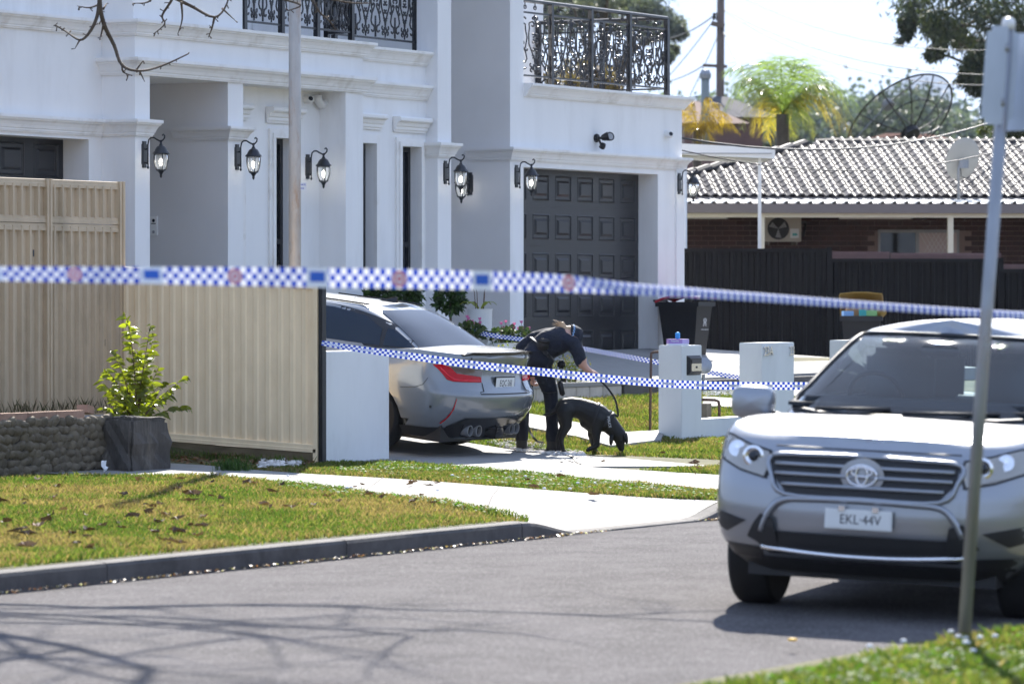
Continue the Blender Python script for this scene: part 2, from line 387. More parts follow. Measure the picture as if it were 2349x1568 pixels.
# joints cut in the concrete
def groove(p0,p1,wd=.012,up=.0185,parent=None):
    p0=Vector((p0[0],p0[1],0)); p1=Vector((p1[0],p1[1],0)); t=(p1-p0).normalized(); nn=Vector((-t.y,t.x,0))*wd/2
    P=[]
    for i in range(9):
        p=p0.lerp(p1,i/8); zz=(kfun(p.x,p.y) if parent=='k' else zt(p.x,p.y)+up)+.003
        P.append([(p.x+nn.x,p.y+nn.y,zz),(p.x-nn.x,p.y-nn.y,zz)])
    return MB().grid(P)
gm=M['kerb_concrete']
for (a,b,c,d,k) in [((1330,1116)),]if False else []: pass
for a,b,k in [((1175,1082),(1330,1073.5),None),((1440,1110),(1560,1088),None),((905,1064),(1180,1072),None)]:
    A,B=gp(*a),gp(*b); tag(groove(A,B).build('expansion_joint',gm),kind='structure')
for a,b in [((1120,1160),(1145,1122)),((840,1128),(880,1098)),((640,1106),(690,1091))]:
    A,B=gp(*a),gp(*b); tag(groove(A,B,parent='k').build('expansion_joint',gm),kind='structure')
# ---------------------------------------------------------------- grass blades
def vnoise(x,y,seed=0):
    r=np.random.default_rng(seed); T=r.random((64,64)); xi=np.floor(x).astype(int); yi=np.floor(y).astype(int); fx=x-xi; fy=y-yi
    fx=fx*fx*(3-2*fx); fy=fy*fy*(3-2*fy); a=T[xi%64,yi%64]; b=T[(xi+1)%64,yi%64]; c=T[xi%64,(yi+1)%64]; d=T[(xi+1)%64,(yi+1)%64]
    return (a*(1-fx)+b*fx)*(1-fy)+(c*(1-fx)+d*fx)*fy
def fbm(x,y,seed=0): return (vnoise(x,y,seed)+.5*vnoise(2.1*x,2.1*y,seed+1)+.25*vnoise(4.3*x,4.3*y,seed+2))/1.75
def pj(X,Y,Z):
    vx,vy,vz=X,Y,Z-CH; d=vx*FW.x+vy*FW.y+vz*FW.z
    return CX+FP*(vx*RT.x+vy*RT.y)/d, CY-FP*(vx*UP.x+vy*UP.y+vz*UP.z)/d
def lawn(name,label,x0,x1,y0,y1,dens,hmin,hmax,wd,tone,inc=None,margin=260,thin=None):
    n=int((x1-x0)*(y1-y0)*dens); X=rng.uniform(x0,x1,n); Y=rng.uniform(y0,y1,n); Z=ZT(X,Y)
    px,py=pj(X,Y,Z); k=(px>-margin)&(px<2349+margin)&(py>400)&(py<1568+margin)
    for c in CONC: k&=~inpoly(X,Y,c)
    if inc is not None: k&=inpoly(X,Y,inc)
    if thin is not None: k&=rng.random(n)<thin(X,Y)
    X,Y,Z=X[k],Y[k],Z[k]; n=len(X)
    pn1=fbm(X*1.3,Y*1.3,3); pn2=fbm(X*.55+9,Y*.55,8); pn3=fbm(X*5,Y*5,14)
    h=rng.uniform(hmin,hmax,n)*(.55+.9*pn3)*(.7+.6*pn1); a=rng.uniform(0,2*math.pi,n); ln=rng.uniform(.1,.9,n)*h; la=rng.uniform(0,2*math.pi,n)
    wv=wd*rng.uniform(.6,1.5,n); dx,dy=np.cos(a)*wv/2,np.sin(a)*wv/2
    V=np.zeros((n,4,3),np.float32)
    V[:,0]=np.c_[X-dx,Y-dy,Z-.005]; V[:,1]=np.c_[X+dx,Y+dy,Z-.005]
    V[:,2]=np.c_[X+dx*.6+.4*ln*np.cos(la),Y+dy*.6+.4*ln*np.sin(la),Z+h*.65]; V[:,3]=np.c_[X+ln*np.cos(la),Y+ln*np.sin(la),Z+h]
    b=np.arange(n)[:,None]*4; F=np.concatenate([b+np.array([[0,1,2]]),b+np.array([[0,2,3]])])
    gr=np.array([.080,.125,.030]); yl=np.array([.165,.178,.050]); brn=np.array([.25,.18,.105])
    tb,ty=tone(X,Y,pn1,pn2); u=rng.random(n)
    C=np.where((u<tb)[:,None],brn,np.where((u<tb+ty)[:,None],yl,gr))*rng.uniform(.55,1.3,n)[:,None]
    C=np.repeat(np.c_[C,np.ones(n)],4,axis=0)
    o=npmesh(name,V.reshape(-1,3),F,M['grass'],C); tag(o,label,'grass',kind='stuff'); return o
lawn('grass','patchy green and brown front lawn between the kerb and the stone wall',18,33.6,15.67,21.75,3000,.02,.05,.009,
     lambda X,Y,a,b:(np.clip((fbm(X*.8+3,Y*.8,21)-.25)*2.4,.10,.82),.26+0*X))
lawn('grass','bright green grass strip between the two concrete driveways',30,36,15.67,21.2,3800,.025,.05,.011,lambda X,Y,a,b:(.04+.05*b,.45+0*X),
     inc=G((700,1082),(560,1074),(740,1066),(905,1064),(1040,1073),(1200,1088),(1668,1132),(1668,1155),(1300,1130),(1000,1107)))
lawn('grass','green lawn around the dog and the letterbox pillar',34,50,15.67,23.85,2300,.02,.055,.010,
     lambda X,Y,a,b:(np.clip((a-.45)*1.6,.03,.5),.5+0*X),inc=[(34.9,16.5),(36,15.67),(50,15.67),(50,23.85),(38.6,23.85),(38.4,18.4),(36.5,18.2),(35.0,18.6)])
lawn('grass','long bright grass of the near verge around the sign pole',6,30,3.5,8.22,3200,.025,.07,.011,
     lambda X,Y,a,b:(np.clip((a-.5)*1.6,.02,.5),.42+0*X))
# clover leaves in the greener patches
def clover(name,label,polys,dens,size):
    Vs=[];Fs=[];Cs=[];b=0
    for poly in polys:
        P=np.array(poly); lo,hi=P.min(0),P.max(0); n=int((hi[0]-lo[0])*(hi[1]-lo[1])*dens)
        X=rng.uniform(lo[0],hi[0],n);Y=rng.uniform(lo[1],hi[1],n); k=inpoly(X,Y,poly)
        for c in CONC: k&=~inpoly(X,Y,c)
        k&=rng.random(n)<np.clip((fbm(X*2,Y*2,31)-.25)*2.2,0,1); X,Y=X[k],Y[k];n=len(X);Z=ZT(X,Y)+rng.uniform(.02,.05,n)
        a=rng.uniform(0,6.28,n); r=size*rng.uniform(.6,1.3,n); t=rng.uniform(-.5,.5,(n,2))
        Q=np.zeros((n,6,3))
        for j in range(6):
            cx,sy=np.cos(a+j*1.047)*r,np.sin(a+j*1.047)*r; Q[:,j]=np.c_[X+cx,Y+sy,Z+cx*t[:,0]+sy*t[:,1]]
        Vs.append(Q.reshape(-1,3)); Fs.append(np.arange(n*6).reshape(n,6)+b); b+=n*6
        C=np.array([.065,.14,.02])*rng.uniform(.6,1.5,n)[:,None]; Cs.append(np.repeat(np.c_[C,np.ones(n)],6,axis=0))
    o=npmesh(name,np.concatenate(Vs),np.concatenate(Fs),M['grass'],np.concatenate(Cs),k=6); tag(o,label,'clover',kind='stuff')
clover('clover','low green clover growing through the strips of lawn',[G((740,1085),(893,1066),(1200,1088),(1650,1135),(1650,1152),(1300,1128),(1000,1106)),
    G((520,1100),(700,1112),(1200,1185),(1100,1185),(700,1130)),[(35.2,16.2),(38.6,16),(42,20.8),(38.6,18.5),(36,17.6)]],700,.012)
clover('clover','dense low clover among the near verge grass',[[(10,4),(26,4),(26,8.15),(10,8.15)]],420,.017)
# ---------------------------------------------------------------- the white two-storey house
P1=26.2; WN=P1+.36; PL=P1+.44; P4=P1+.19; GN=P1+.40
def S(x,n): return pn(x,HZ,n).x
def Z(x,y,n): return pn(x,y,n).z
st,tr=M['stucco'],M['stucco_trim']
PROF=[(0,0),(.22,0),(.22,.10),(.32,.10),(.32,.20),(.40,.24),(.50,.42),(.66,.60),(.84,.70),(.84,.80),(1,.80),(1,1),(0,1)]
def cornice(path,z0,z1,o,name='cornice',parent=None,prof=PROF,ends=(True,True)):
    P=[Vector((a,b)) for a,b in path]; m=len(P); dirs=[(P[i+1]-P[i]).normalized() for i in range(m-1)]
    rows=[]
    for i in range(m):
        d0=dirs[max(0,i-1)]; d1=dirs[min(i,m-2)]; o0=Vector((d0.y,-d0.x)); o1=Vector((d1.y,-d1.x))
        mt=(o0+o1); mt=mt/max(.3,mt.dot(o0)) if i not in (0,m-1) else (o0 if i else o1)
        rows.append([(P[i].x+mt.x*o*a,P[i].y+mt.y*o*a,z0+(z1-z0)*b) for a,b in prof])
    g=MB().grid(rows); k=len(prof)
    g.f.append(tuple(range(k))); g.f.append(tuple((m-1)*k+j for j in range(k-1,-1,-1)))
    return g.build(name,tr,parent,fix=True)
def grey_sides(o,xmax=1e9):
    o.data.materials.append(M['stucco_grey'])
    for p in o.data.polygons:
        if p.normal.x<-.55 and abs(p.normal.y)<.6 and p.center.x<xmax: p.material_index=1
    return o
def capital(s0,s1,n0,n1,z0,z1,o,parent):   # moulding around the three seen sides of a pier
    return cornice([(s0,n1),(s0,n0),(s1,n0),(s1,n1)],z0,z1,o,'capital',parent)
house=thing('house','white rendered two storey house with moulded cornices, wrought iron balconies and two dark garage doors','house',(S(700,P1),P1,.8))
# key stations along the street
sA=S(204,PL); s1,s1b=S(310,P1),S(344,P1); s2,s2b=S(523,P1),S(558,P1); s3,s3b=S(793,P1),S(833,P1)
s4,s4b=S(1004,P4),S(1035,P4); sG,sGb=S(1170,GN),S(1201,GN); sJ,sR=S(1509,GN),S(1564,GN)
zF=.80; zTop=7.4
zc1t,zc1b=Z(319,274,P1),Z(319,312,P1)          # capital of the ground floor piers
ze1t,ze1b=Z(319,133,P1),Z(319,172,P1)          # lower band of the portico
ze2t,ze2b=Z(319,46,P1),Z(319,82,P1)            # upper band
zop=Z(204,320,PL)                                # left garage opening head
sL0=sA-5.2; sL1=sL0-1.2
def wall(name='wall'): return MB()
# left garage bay
b=MB(); b.box(sA,s1,PL,PL+3,zF-.3,zop).box(sL1,sL0,PL,PL+3,zF-.3,zop).box(sL1,s1,PL,PL+3,zop,zTop-.3)
b.build('wall',st,house)
# portico: two piers, beam, side walls, soffit
MB().box(s1,s1b,P1,PL+.6,zF-.3,ze1b+.01).build('pier',st,house)
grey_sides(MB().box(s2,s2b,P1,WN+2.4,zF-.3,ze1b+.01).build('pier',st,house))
MB().box(s3,s3b,P1,WN+.02,zF-.3,ze1b+.01).build('pier',st,house)
MB().box(s1,s2,WN+1.9,WN+2.3,zF-.3,ze1b).build('wall',st,house)
MB().box(s1+.002,s3b-.002,P1+.002,WN+2.5,ze1b,zTop*.0+ze2t-.02).build('portico_beam',st,house)
MB().box(s1,S(560,P1),P1+.02,P1+1.2,ze2t-.03,zTop-.3).build('wall',st,house)
# centre wall with window openings
zhead=[Z(626,316,WN),Z(845,329,WN),Z(916,335,WN)]
wins=[(S(558,WN)-.55,S(548,WN),Z(600,313,WN)),(S(626,WN),S(663,WN)+.05,zhead[0]),(S(813,WN),S(857,WN),zhead[1]),(S(916,WN),S(960,WN),zhead[2])]
zsill=1.35; a=s2b; b=MB()
for w0,w1,zh in wins:
    if w0>a: b.box(a,w0,WN,WN+.4,zF-.3,ze1b+.5)
    b.box(max(w0,a),w1,WN,WN+.4,zh,ze1b+.5).box(max(w0,a),w1,WN,WN+.4,zF-.3,zsill); a=w1
b.box(a,s4+.1,WN,WN+.4,zF-.3,ze1b+.5); b.build('wall',st,house)
MB().box(s3b,s4b,WN+.003,WN+2,ze1b+.5,ze2t-.02).build('wall',st,house)
for w0,w1,zh in wins:
    wo=MB(); y=WN+.115
    for (p,q) in ((w0,w0+.06),(w1-.06,w1)): wo.box(p,q,y,y+.06,zsill,zh)
    wo.box(w0+.06,w1-.06,y+.002,y+.058,zh-.06,zh).box(w0+.06,w1-.06,y+.002,y+.058,zsill,zsill+.06)
    zm=Z((626),553,WN); wo.box(w0+.06,w1-.06,y+.002,y+.058,zm-.03,zm+.03)
    wf=wo.build('window',M['frame_dark'],house)
    MB().box(w0+.055,w1-.055,y+.025,y+.035,zsill+.05,zm-.03).build('pane',M['glass_dark'],wf)
    MB().box(w0+.055,w1-.055,y+.025,y+.035,zm+.03,zh-.05).build('pane',M['glass_dark'],wf)
    t=MB()
    for e,d,k in ((.0,.05,.055),(.055,.03,.05)):
        t.box(w0-e-k,w0-e,WN-d,WN-.0,zsill,zh+e+k).box(w1+e,w1+e+k,WN-d,WN,zsill,zh+e+k).box(w0-e,w1+e,WN-d+.001,WN,zh+e,zh+e+k)
    t.build('window_trim',tr,wf)
    hw=.16; cornice([(w0-hw,WN),(w1+hw,WN)],zh+.17,zh+.36,.12,'window_hood',wf,
        prof=[(.1,0),(.2,0),(.2,.16),(.35,.16),(.35,.34),(.5,.4),(.62,.62),(.85,.66),(1,.74),(1,.9),(.86,1),(0,1)])
# pier four and the deep recess beside the right garage
MB().box(s4,s4b,P4,WN+1.8,zF-.3,zTop).build('pier',st,house)
MB().box(s4b,sG,WN+1.5,WN+1.8,zF-.3,zTop-.2).build('wall',st,house)
capital(s4,s4b,P4,WN,Z(1020,361,P4),Z(1020,328,P4),.11,house)
# bands
cornice([(sL1,PL),(s1,PL),(s1,P1),(s1b,P1),(s1b,PL+.5)],zc1b,zc1t,.11,'cornice',house)
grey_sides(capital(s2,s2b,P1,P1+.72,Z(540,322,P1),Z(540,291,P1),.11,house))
cornice([(s1,PL+.0),(s1,P1),(s3b,P1),(s3b,WN)],ze1b,ze1t,.13,'cornice',house)
cornice([(sL1,PL),(s1,PL),(s1,P1),(s3b,P1),(s3b,WN+.2)],ze2b,ze2t,.13,'cornice',house)
cornice([(s3b,WN),(s4+.02,WN)],ze1b,ze1t,.12,'cornice',house)
cornice([(s3b,WN),(s4+.02,WN)],ze2b,ze2t,.12,'cornice',house)
# right garage block
zgo=Z(1202,383,GN); zg1t,zg1b=Z(1179,338,GN),Z(1179,368,GN); zt2,zb2=Z(1203,191,GN),Z(1203,221,GN)
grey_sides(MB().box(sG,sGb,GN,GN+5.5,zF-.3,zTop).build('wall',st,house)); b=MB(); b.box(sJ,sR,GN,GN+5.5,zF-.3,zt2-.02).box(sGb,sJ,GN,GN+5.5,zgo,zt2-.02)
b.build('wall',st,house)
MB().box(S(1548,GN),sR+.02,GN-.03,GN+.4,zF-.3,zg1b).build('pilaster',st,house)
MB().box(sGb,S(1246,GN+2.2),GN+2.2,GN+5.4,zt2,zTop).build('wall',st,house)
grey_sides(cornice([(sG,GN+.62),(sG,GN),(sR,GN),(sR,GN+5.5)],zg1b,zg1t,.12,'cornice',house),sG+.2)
cornice([(sGb,GN),(sR,GN),(sR,GN+5.5)],zb2,zt2,.14,'cornice',house)
# upper storey set back behind the balconies, and the roof
ub=MB(); y=P1+1.6
for a,b2 in ((S(555,P1),S(640,P1)),(S(700,P1),S(760,P1)),(S(840,P1),s4b)): ub.box(a,b2,y,y+.3,ze2t-.05,zTop)
ub.box(S(640,P1),S(700,P1),y,y+.3,6.4,zTop).box(S(760,P1),S(840,P1),y,y+.3,6.4,zTop); ub.build('wall',st,house)
for a,b2 in ((S(640,P1),S(700,P1)),(S(760,P1),S(840,P1))):
    d=MB().box(a,b2,y+.12,y+.18,ze2t,6.4).build('balcony_door',M['frame_dark'],house)
    MB().box(a+.08,b2-.08,y+.10,y+.119,ze2t+.1,6.3).build('pane',M['glass_dark'],d)
MB().box(sL1,s4b+.0,P1+1.62,P1+11,4.0,zTop-.31).box(s4b,sGb,WN+1.81,P1+11,4,zTop-.31).build('wall',st,house)
MB().prism([(sL1-.4,P1+.7),(sGb+.9,P1+.7),(sGb+.9,P1+11.5),(sL1-.4,P1+11.5)],zTop,zTop+.18).build('roof',M['frame_dark'],house)
# garage doors built of raised panels
def garage_door(s0,s1_,n,z0,z1,rows,cols,hide=0):
    d=MB().box(s0,s1_,n+.02,n+.06,z0,z1).build('garage_door',M['door_dark'],house)
    rh=(z1-z0)/rows; cw=(s1_-s0)/cols
    px_,pz_=cw*.74,rh*.66
    def fr(x0,x1,z0_,z1_,y0,y1,ins):
        return [(x0,y0,z0_),(x1,y0,z0_),(x1,y0,z1_),(x0,y0,z1_),(x0+ins,y1,z0_+ins),(x1-ins,y1,z0_+ins),(x1-ins,y1,z1_-ins),(x0+ins,y1,z1_-ins)]
    pm=MB(); hx,hz=px_/2,pz_/2
    ring=lambda a,b,y: [(-a,y,-b),(a,y,-b),(a,y,b),(-a,y,b)]
    L=[ring(hx,hz,.02),ring(hx,hz,.010),ring(hx-.014,hz-.014,.006),ring(hx-.035,hz-.035,.030),ring(hx-.05,hz-.05,.030),ring(hx-.095,hz-.095,.000),]
    for r in L: pm.v+=r
    for i in range(len(L)-1):
        for k in range(4): k2=(k+1)%4; pm.f.append((i*4+k,i*4+k2,i*4+4+k2,i*4+4+k))
    pm.f.append(tuple(len(L)*4-4+k for k in range(4))); me=pm.mesh('door_panel',M['door_dark'])
    secs=[]
    for r in range(rows):
        zz=z0+rh*r
        sec=MB()
        sec.box(s0,s1_,n+.011,n+.0201,zz+.004,zz+(rh-pz_)/2).box(s0,s1_,n+.011,n+.0201,zz+rh-(rh-pz_)/2,zz+rh-.004)
        for c in range(cols+1):
            xa=s0+cw*c-(cw-px_)/2 if c else s0; xb=s0+cw*c+(cw-px_)/2 if c<cols else s1_
            sec.box(xa,xb,n+.0112,n+.02,zz+(rh-pz_)/2,zz+rh-(rh-pz_)/2)
        sec.build('door_section',M['door_dark'],d)
        for c in range(cols):
            place('door_panel',me,Matrix.Translation((s0+cw*(c+.5),n,zz+rh/2)),d)
    return d
gdn=GN+.29; cwid=(S(1466,gdn)-S(1240,gdn))/4.55
garage_door(S(1466,gdn)-cwid*6,S(1466,gdn),gdn,Z(1460,826,gdn),Z(1330,391,gdn),5,6)
gl=PL+.30; garage_door(sL0+.02,S(147,gl),gl,zF,zop+.05,5,8)
# downpipe under the balcony
xp,yp=S(756,WN-.06),WN-.065
dp=MB().tube([(xp-.28,yp,ze1b-.04),(xp-.27,yp,ze1b-.10),(xp-.2,yp,ze1b-.15),(xp-.1,yp,ze1b-.13),(xp-.03,yp,ze1b-.10),(xp,yp,ze1b-.2),(xp,yp,zF)],.052,12).build('downpipe',M['plastic_white'],house,smooth=True)
MB().tube([(xp,yp,Z(756,549,WN)+.012),(xp,yp,Z(756,549,WN)-.012)],.055,12).build('pipe_clip',M['plastic_white'],dp,smooth=True)
# ---------------------------------------------------------------- wrought iron balustrades
def spiral(c,r0,r1,a0,a1,n=12): return [(c[0]+(r0+(r1-r0)*i/n)*math.cos(a0+(a1-a0)*i/n),c[1]+(r0+(r1-r0)*i/n)*math.sin(a0+(a1-a0)*i/n)) for i in range(n+1)]
def scroll_paths():
    L=[]; pi=math.pi
    for s in (-1,1):
        f=lambda pts:[(s*x,y) for x,y in pts]
        L.append(f(spiral((.055,.16),.018,.055,pi*2.2,pi*.95,12)[::1]+[(.012,.24),(.05,.33),(.095,.43),(.10,.55),(.09,.66)]+spiral((.045,.70),.05,.016,.1,pi*1.7,12)))
        L.append(f(spiral((.165,.12),.018,.062,-pi*.9,pi*.55,12)+[(.13,.23),(.155,.33),(.20,.40)]+spiral((.19,.44),.03,.012,-.9,pi*1.2,8)))
        L.append(f(spiral((.165,.76),.018,.06,pi*.9,-pi*.55,12)+[(.15,.62),(.125,.52),(.15,.40)]+spiral((.135,.36),.03,.012,.9,-pi*1.2,8)))
        L.append(f(spiral((.03,.47),.03,.01,pi*.5,pi*2,8))); L.append(f(spiral((.03,.56),.03,.01,-pi*.5,-pi*2,8)))
        L.append(f(spiral((.03,.36),.028,.01,pi*.5,pi*2,8))); L.append(f(spiral((.035,.27),.024,.008,-pi*.5,-pi*2,8)))
        L.append(f([(.0,.05),(.025,.10),(.02,.16)])); L.append(f(spiral((.05,.085),.03,.012,-pi*.5,pi*1.1,8)))
        L.append(f([(.235,.02),(.235,.30)])); L.append(f([(.235,.60),(.235,.84)]))
        L.append(f(spiral((.215,.52),.03,.01,pi*1.5,0,8)))
        L.append(f(spiral((.025,.79),.022,.012,pi,-pi*.6,8)))
    L.append([(0,.74),(0,.84)]); L.append([(0,.02),(0,.06)])
    return L
SP=scroll_paths()
def scroll_mesh(wd,ht):
    m=MB()
    for p in SP: m.tube([(x*wd/.48,0,y*ht/.86) for x,y in p],.0085,5,flat=1.6)
    return m.mesh('scroll_panel',M['iron'],True)
def balustrade(p0,p1,zb,zt_,posts,per,parent,knobs=True,slope=0):
    p0=Vector((*p0,0)); p1=Vector((*p1,0)); t=(p1-p0).normalized(); Ln=(p1-p0).length; nn=Vector((-t.y,t.x,0)); ang=math.atan2(t.y,t.x)
    B=MB().tube([p0+Vector((0,0,zt_)),p1+Vector((0,0,zt_))],.028,6).build('handrail',M['iron'],parent)
    z1,z2=zb+.03,zt_-.155
    bar=MB(); 
    for zz in (z1,z2): bar.tube([p0+Vector((0,0,zz)),p1+Vector((0,0,zz))],.017,4)
    bar.build('rail',M['iron'],parent)
    pm=MB().box(-.03,.03,-.03,.03,zb-.085,zt_-.01).mesh('post',M['iron'])
    for q in posts: place('post',pm,Matrix.Translation(p0+t*(Ln*q)),parent)
    qs=sorted(posts); 
    for q0,q1 in zip(qs,qs[1:]):
        L=(q1-q0)*Ln; k=max(1,round(L/per)); w_=(L-.06)/k; me=scroll_mesh(w_,z2-z1)
        for i in range(k):
            c=p0+t*(q0*Ln+.03+w_*(i+.5)); place('scroll_panel',me,Matrix.Translation(c+Vector((0,0,z1)))@Matrix.Rotation(ang,4,'Z'),parent)
        if knobs:
            for i in range(3):
                km=MB(); c=p0+t*(q0*Ln+.03+(L-.06)*(i+.5)/3)
                km.tube([c+Vector((0,0,zt_)),c+Vector((0,0,zt_-.075))],.008,5)
                for s_ in (-1,1): km.tube([c+t*(s_*(.008+.024*math.sin(a)))+Vector((0,0,zt_-.085-.022*math.cos(a)+.0)) for a in np.linspace(0,4.4,8)],.009,5)
                km.build('rail_knob',M['iron'],parent,smooth=True)
zr=Z(1203,191,GN)
bh=Z(1370,22,GN+.12)-zr
bal=MB().box(sGb+.02,S(1531,GN+.12)+.02,GN+.11,GN+.13,zr,zr+.006).build('balustrade',M['iron'],house)
r0,r1=S(1190,GN+.12),S(1530,GN+.12); fr=[(S(x,GN+.12)-r0)/(r1-r0) for x in (1264,1355,1443,1529)]
balustrade((r0,GN+.12),(r1,GN+.12),zr+.085,zr+bh,[0]+fr,.62,bal)
balustrade((r1,GN+.12),(r1,GN+5.2),zr+.085,zr+bh,[0,.2,.4,.6,.8,1],.5,bal)
bal2=MB().box(S(562,P1),S(800,P1),P1+.17,P1+.19,ze2t-.005,ze2t+.004).build('balustrade',M['iron'],house)
a,b_=S(560,P1+.18),S(806,P1+.18); balustrade((a,P1+.18),(b_,P1+.18),ze2t+.1,ze2t+1.08,[0,.34,.67,1],.5,bal2)
c_=S(953,WN+.16); balustrade((b_,P1+.18),(b_,WN+.16),ze2t+.1,ze2t+1.08,[0,1],.5,bal2,False); balustrade((b_,WN+.16),(c_,WN+.16),ze2t+.1,ze2t+1.08,[0,.08,1],.46,bal2)
# ---------------------------------------------------------------- lanterns
def lantern():
    t=thing('wall_lantern','x','wall lantern',(0,0,0),'black coach lanterns on the white house',rot=(0,0,0))
    bp=MB().prism([(-.035,-.02),(.035,-.02),(.045,0),(-.045,0)],-.10,.10).prism([(-.022,-.018),(.022,-.018),(.034,0),(-.034,0)],.10,.13).prism([(-.022,-.018),(.022,-.018),(.034,0),(-.034,0)],-.135,-.10)
    bp.build('backplate',M['iron'],t)
    A=[(0,-.02,.05),(0,-.045,.055),(0,-.05,.10),(0,-.06,.145),(0,-.085,.165),(0,-.12,.165),(0,-.155,.145),(0,-.19,.13),(0,-.225,.135),(0,-.245,.155),(0,-.25,.18),(0,-.235,.195),(0,-.22,.185)]
    MB().tube(A,.0085,6).tube([(0,-.05,.1),(0,-.05,-.11)],.007,6).lathe([(.0,-.15),(.01,-.14),(.012,-.13),(.005,-.11)],(0,-.05,0),8).tube([(0,-.02,-.085),(0,-.05,-.085)],.01,6).build('arm',M['iron'],t,smooth=True)
    c=(0,-.205,0)
    MB().lathe([(.006,.135),(.014,.125),(.014,.115),(.008,.11),(.016,.098),(.02,.085),(.045,.07),(.06,.045),(.066,.03),(.085,.012),(.088,.004),(.082,-.002),(.02,0)],c,16).build('cap',M['iron'],t,auto=40)
    MB().lathe([(.066,-.001),(.068,-.03),(.066,-.07),(.058,-.11),(.046,-.145),(.040,-.158)],c,16).build('glass',M['lamp_glass'],t,smooth=True)
    rb=MB()
    for k in range(4):
        a=math.pi/4+k*math.pi/2; rb.tube([(c[0]+math.cos(a)*r,c[1]+math.sin(a)*r,z) for r,z in ((.07,0),(.072,-.03),(.07,-.07),(.062,-.11),(.05,-.145),(.044,-.16))],.0055,5)
    rb.build('cage',M['iron'],t)
    MB().lathe([(.05,-.158),(.05,-.166),(.036,-.17),(.02,-.19),(.012,-.205),(.014,-.212),(.011,-.228),(.002,-.24)],c,12).build('finial',M['iron'],t,auto=40)
    MB().lathe([(.018,-.005),(.018,-.035),(.014,-.04),(.014,-.055),(.006,-.055)],c,10).build('lamp_holder',M['plastic_white'],t,smooth=True)
    MB().lathe([(.004,-.05),(.016,-.06),(.02,-.08),(.018,-.105),(.008,-.118),(.002,-.12)],c,10).build('bulb',M['bulb'],t,smooth=True)
    return t
lan=lantern()
spots=[(330,354,P1,0,'black lantern on the leftmost pier left of the entry recess'),(543,360,P1,0,'black lantern on the pier between the entry recess and the metal pole'),
 (705,382,WN,0,'black lantern right of the metal pole beside the white downpipe'),(1021,395,P4,0,'black lantern on the tall pier left of the right garage, nearer of an overlapping pair'),
 (None,421,0,1,'black lantern facing sideways on the grey return wall, partly behind another lantern'),(1184,404,GN,0,'black lantern at the upper left corner of the right garage door'),
 (1557,421,GN-.03,0,'black lantern on the right outer corner of the house in front of the tiled roof')]
for i,(x,y,n,k,lab) in enumerate(spots):
    o=lan if i==0 else copy_tree(lan)
    if k==0: p=pn(x,y,n); o.location=p; o.rotation_euler=(0,0,0)
    else: p=ps(1078,y,sG); o.location=p; o.rotation_euler=(0,0,-math.pi/2)
    o['label']=lab; o.scale=(1.1,1.1,1.1)
# cameras, floodlight, intercom on the house
def sec_cam(p,lab):
    t=thing('security_camera',lab,'security camera',p,'white security cameras on the house',rot=(0,0,0))
    Mx=Matrix.Rotation(R(90),4,'X'); MB().lathe([(.0,0),(.055,0),(.055,.03),(.048,.045)],M=Mx).build('base',M['plastic_white'],t,auto=40)
    M2=Matrix.Translation((.0,-.06,-.01))@Matrix.Rotation(R(70),4,'X')@Matrix.Rotation(R(-35),4,'Y')
    MB().lathe([(.0,-.05),(.03,-.045),(.047,-.02),(.05,0),(.047,.03),(.036,.045),(.03,.045)],M=M2).build('ball',M['plastic_white'],t,smooth=True)
    MB().lathe([(0,.04),(.03,.046),(.02,.05),(0,.051)],M=M2).build('lens',M['glass_dark'],t,smooth=True)
sec_cam(pn(700,227,WN),'white dome security camera under the portico soffit, right behind the metal pole'); sec_cam(pn(1527,308,GN),'white dome security camera on the upper right of the garage wall')
p=pn(1366,317,GN); fl=thing('floodlight','black twin head security floodlight above the right garage door','floodlight',p,rot=(0,0,0))
MB().lathe([(0,0),(.055,0),(.06,.02),(.05,.045),(.0,.05)],M=Matrix.Rotation(R(90),4,'X')).build('base',M['plastic_black'],fl,auto=40)
MB().tube([(0,-.05,0),(.01,-.1,0)],.018,8).tube([(0,-.06,-.03),(.0,-.08,-.08)],.014,8).build('bracket',M['plastic_black'],fl)
for dx,yaw in ((-.03,25),(.07,-30)):
    Mx=Matrix.Translation((dx,-.16,.01))@Matrix.Rotation(R(yaw),4,'Z')@Matrix.Rotation(R(75),4,'X')
    h=MB().lathe([(.0,-.05),(.03,-.05),(.045,-.02),(.058,.03),(.062,.05),(.054,.052),(.05,.045),(0,.045)],M=Mx).build('lamp_head',M['plastic_black'],fl,auto=40)
    MB().lathe([(.0,.046),(.045,.046),(.045,.049),(0,.05)],M=Mx).build('lens',M['plastic_grey'],h)
MB().lathe([(.0,.05),(.03,.045),(.042,.01),(.04,-.03),(.0,-.045)],(.01,-.10,-.11),10,M=Matrix.Rotation(R(30),4,'X')).build('sensor',M['plastic_black'],fl,smooth=True)
p=ps(355,518,s2); ic=thing('intercom','small silver intercom panel on the grey entry wall','intercom',p)
q=MB().box(p.x-.025,p.x-.001,p.y-.045,p.y+.045,p.z-.11,p.z+.11).build('panel',M['plastic_white'],ic)
MB().lathe([(0,0),(.02,0),(.02,.003),(0,.004)],(p.x-.025,p.y,p.z+.06),10,M=Matrix.Rotation(R(-90),4,'Y')).build('camera_lens',M['glass_dark'],ic)
MB().lathe([(0,0),(.018,0),(.018,.003),(0,.004)],(p.x-.025,p.y,p.z-.07),10,M=Matrix.Rotation(R(-90),4,'Y')).build('call_button',M['plastic_grey'],ic)
MB().box(p.x-.027,p.x-.025,p.y-.03,p.y+.03,p.z+.02,p.z+.03).build('speaker_slot',M['plastic_black'],ic)
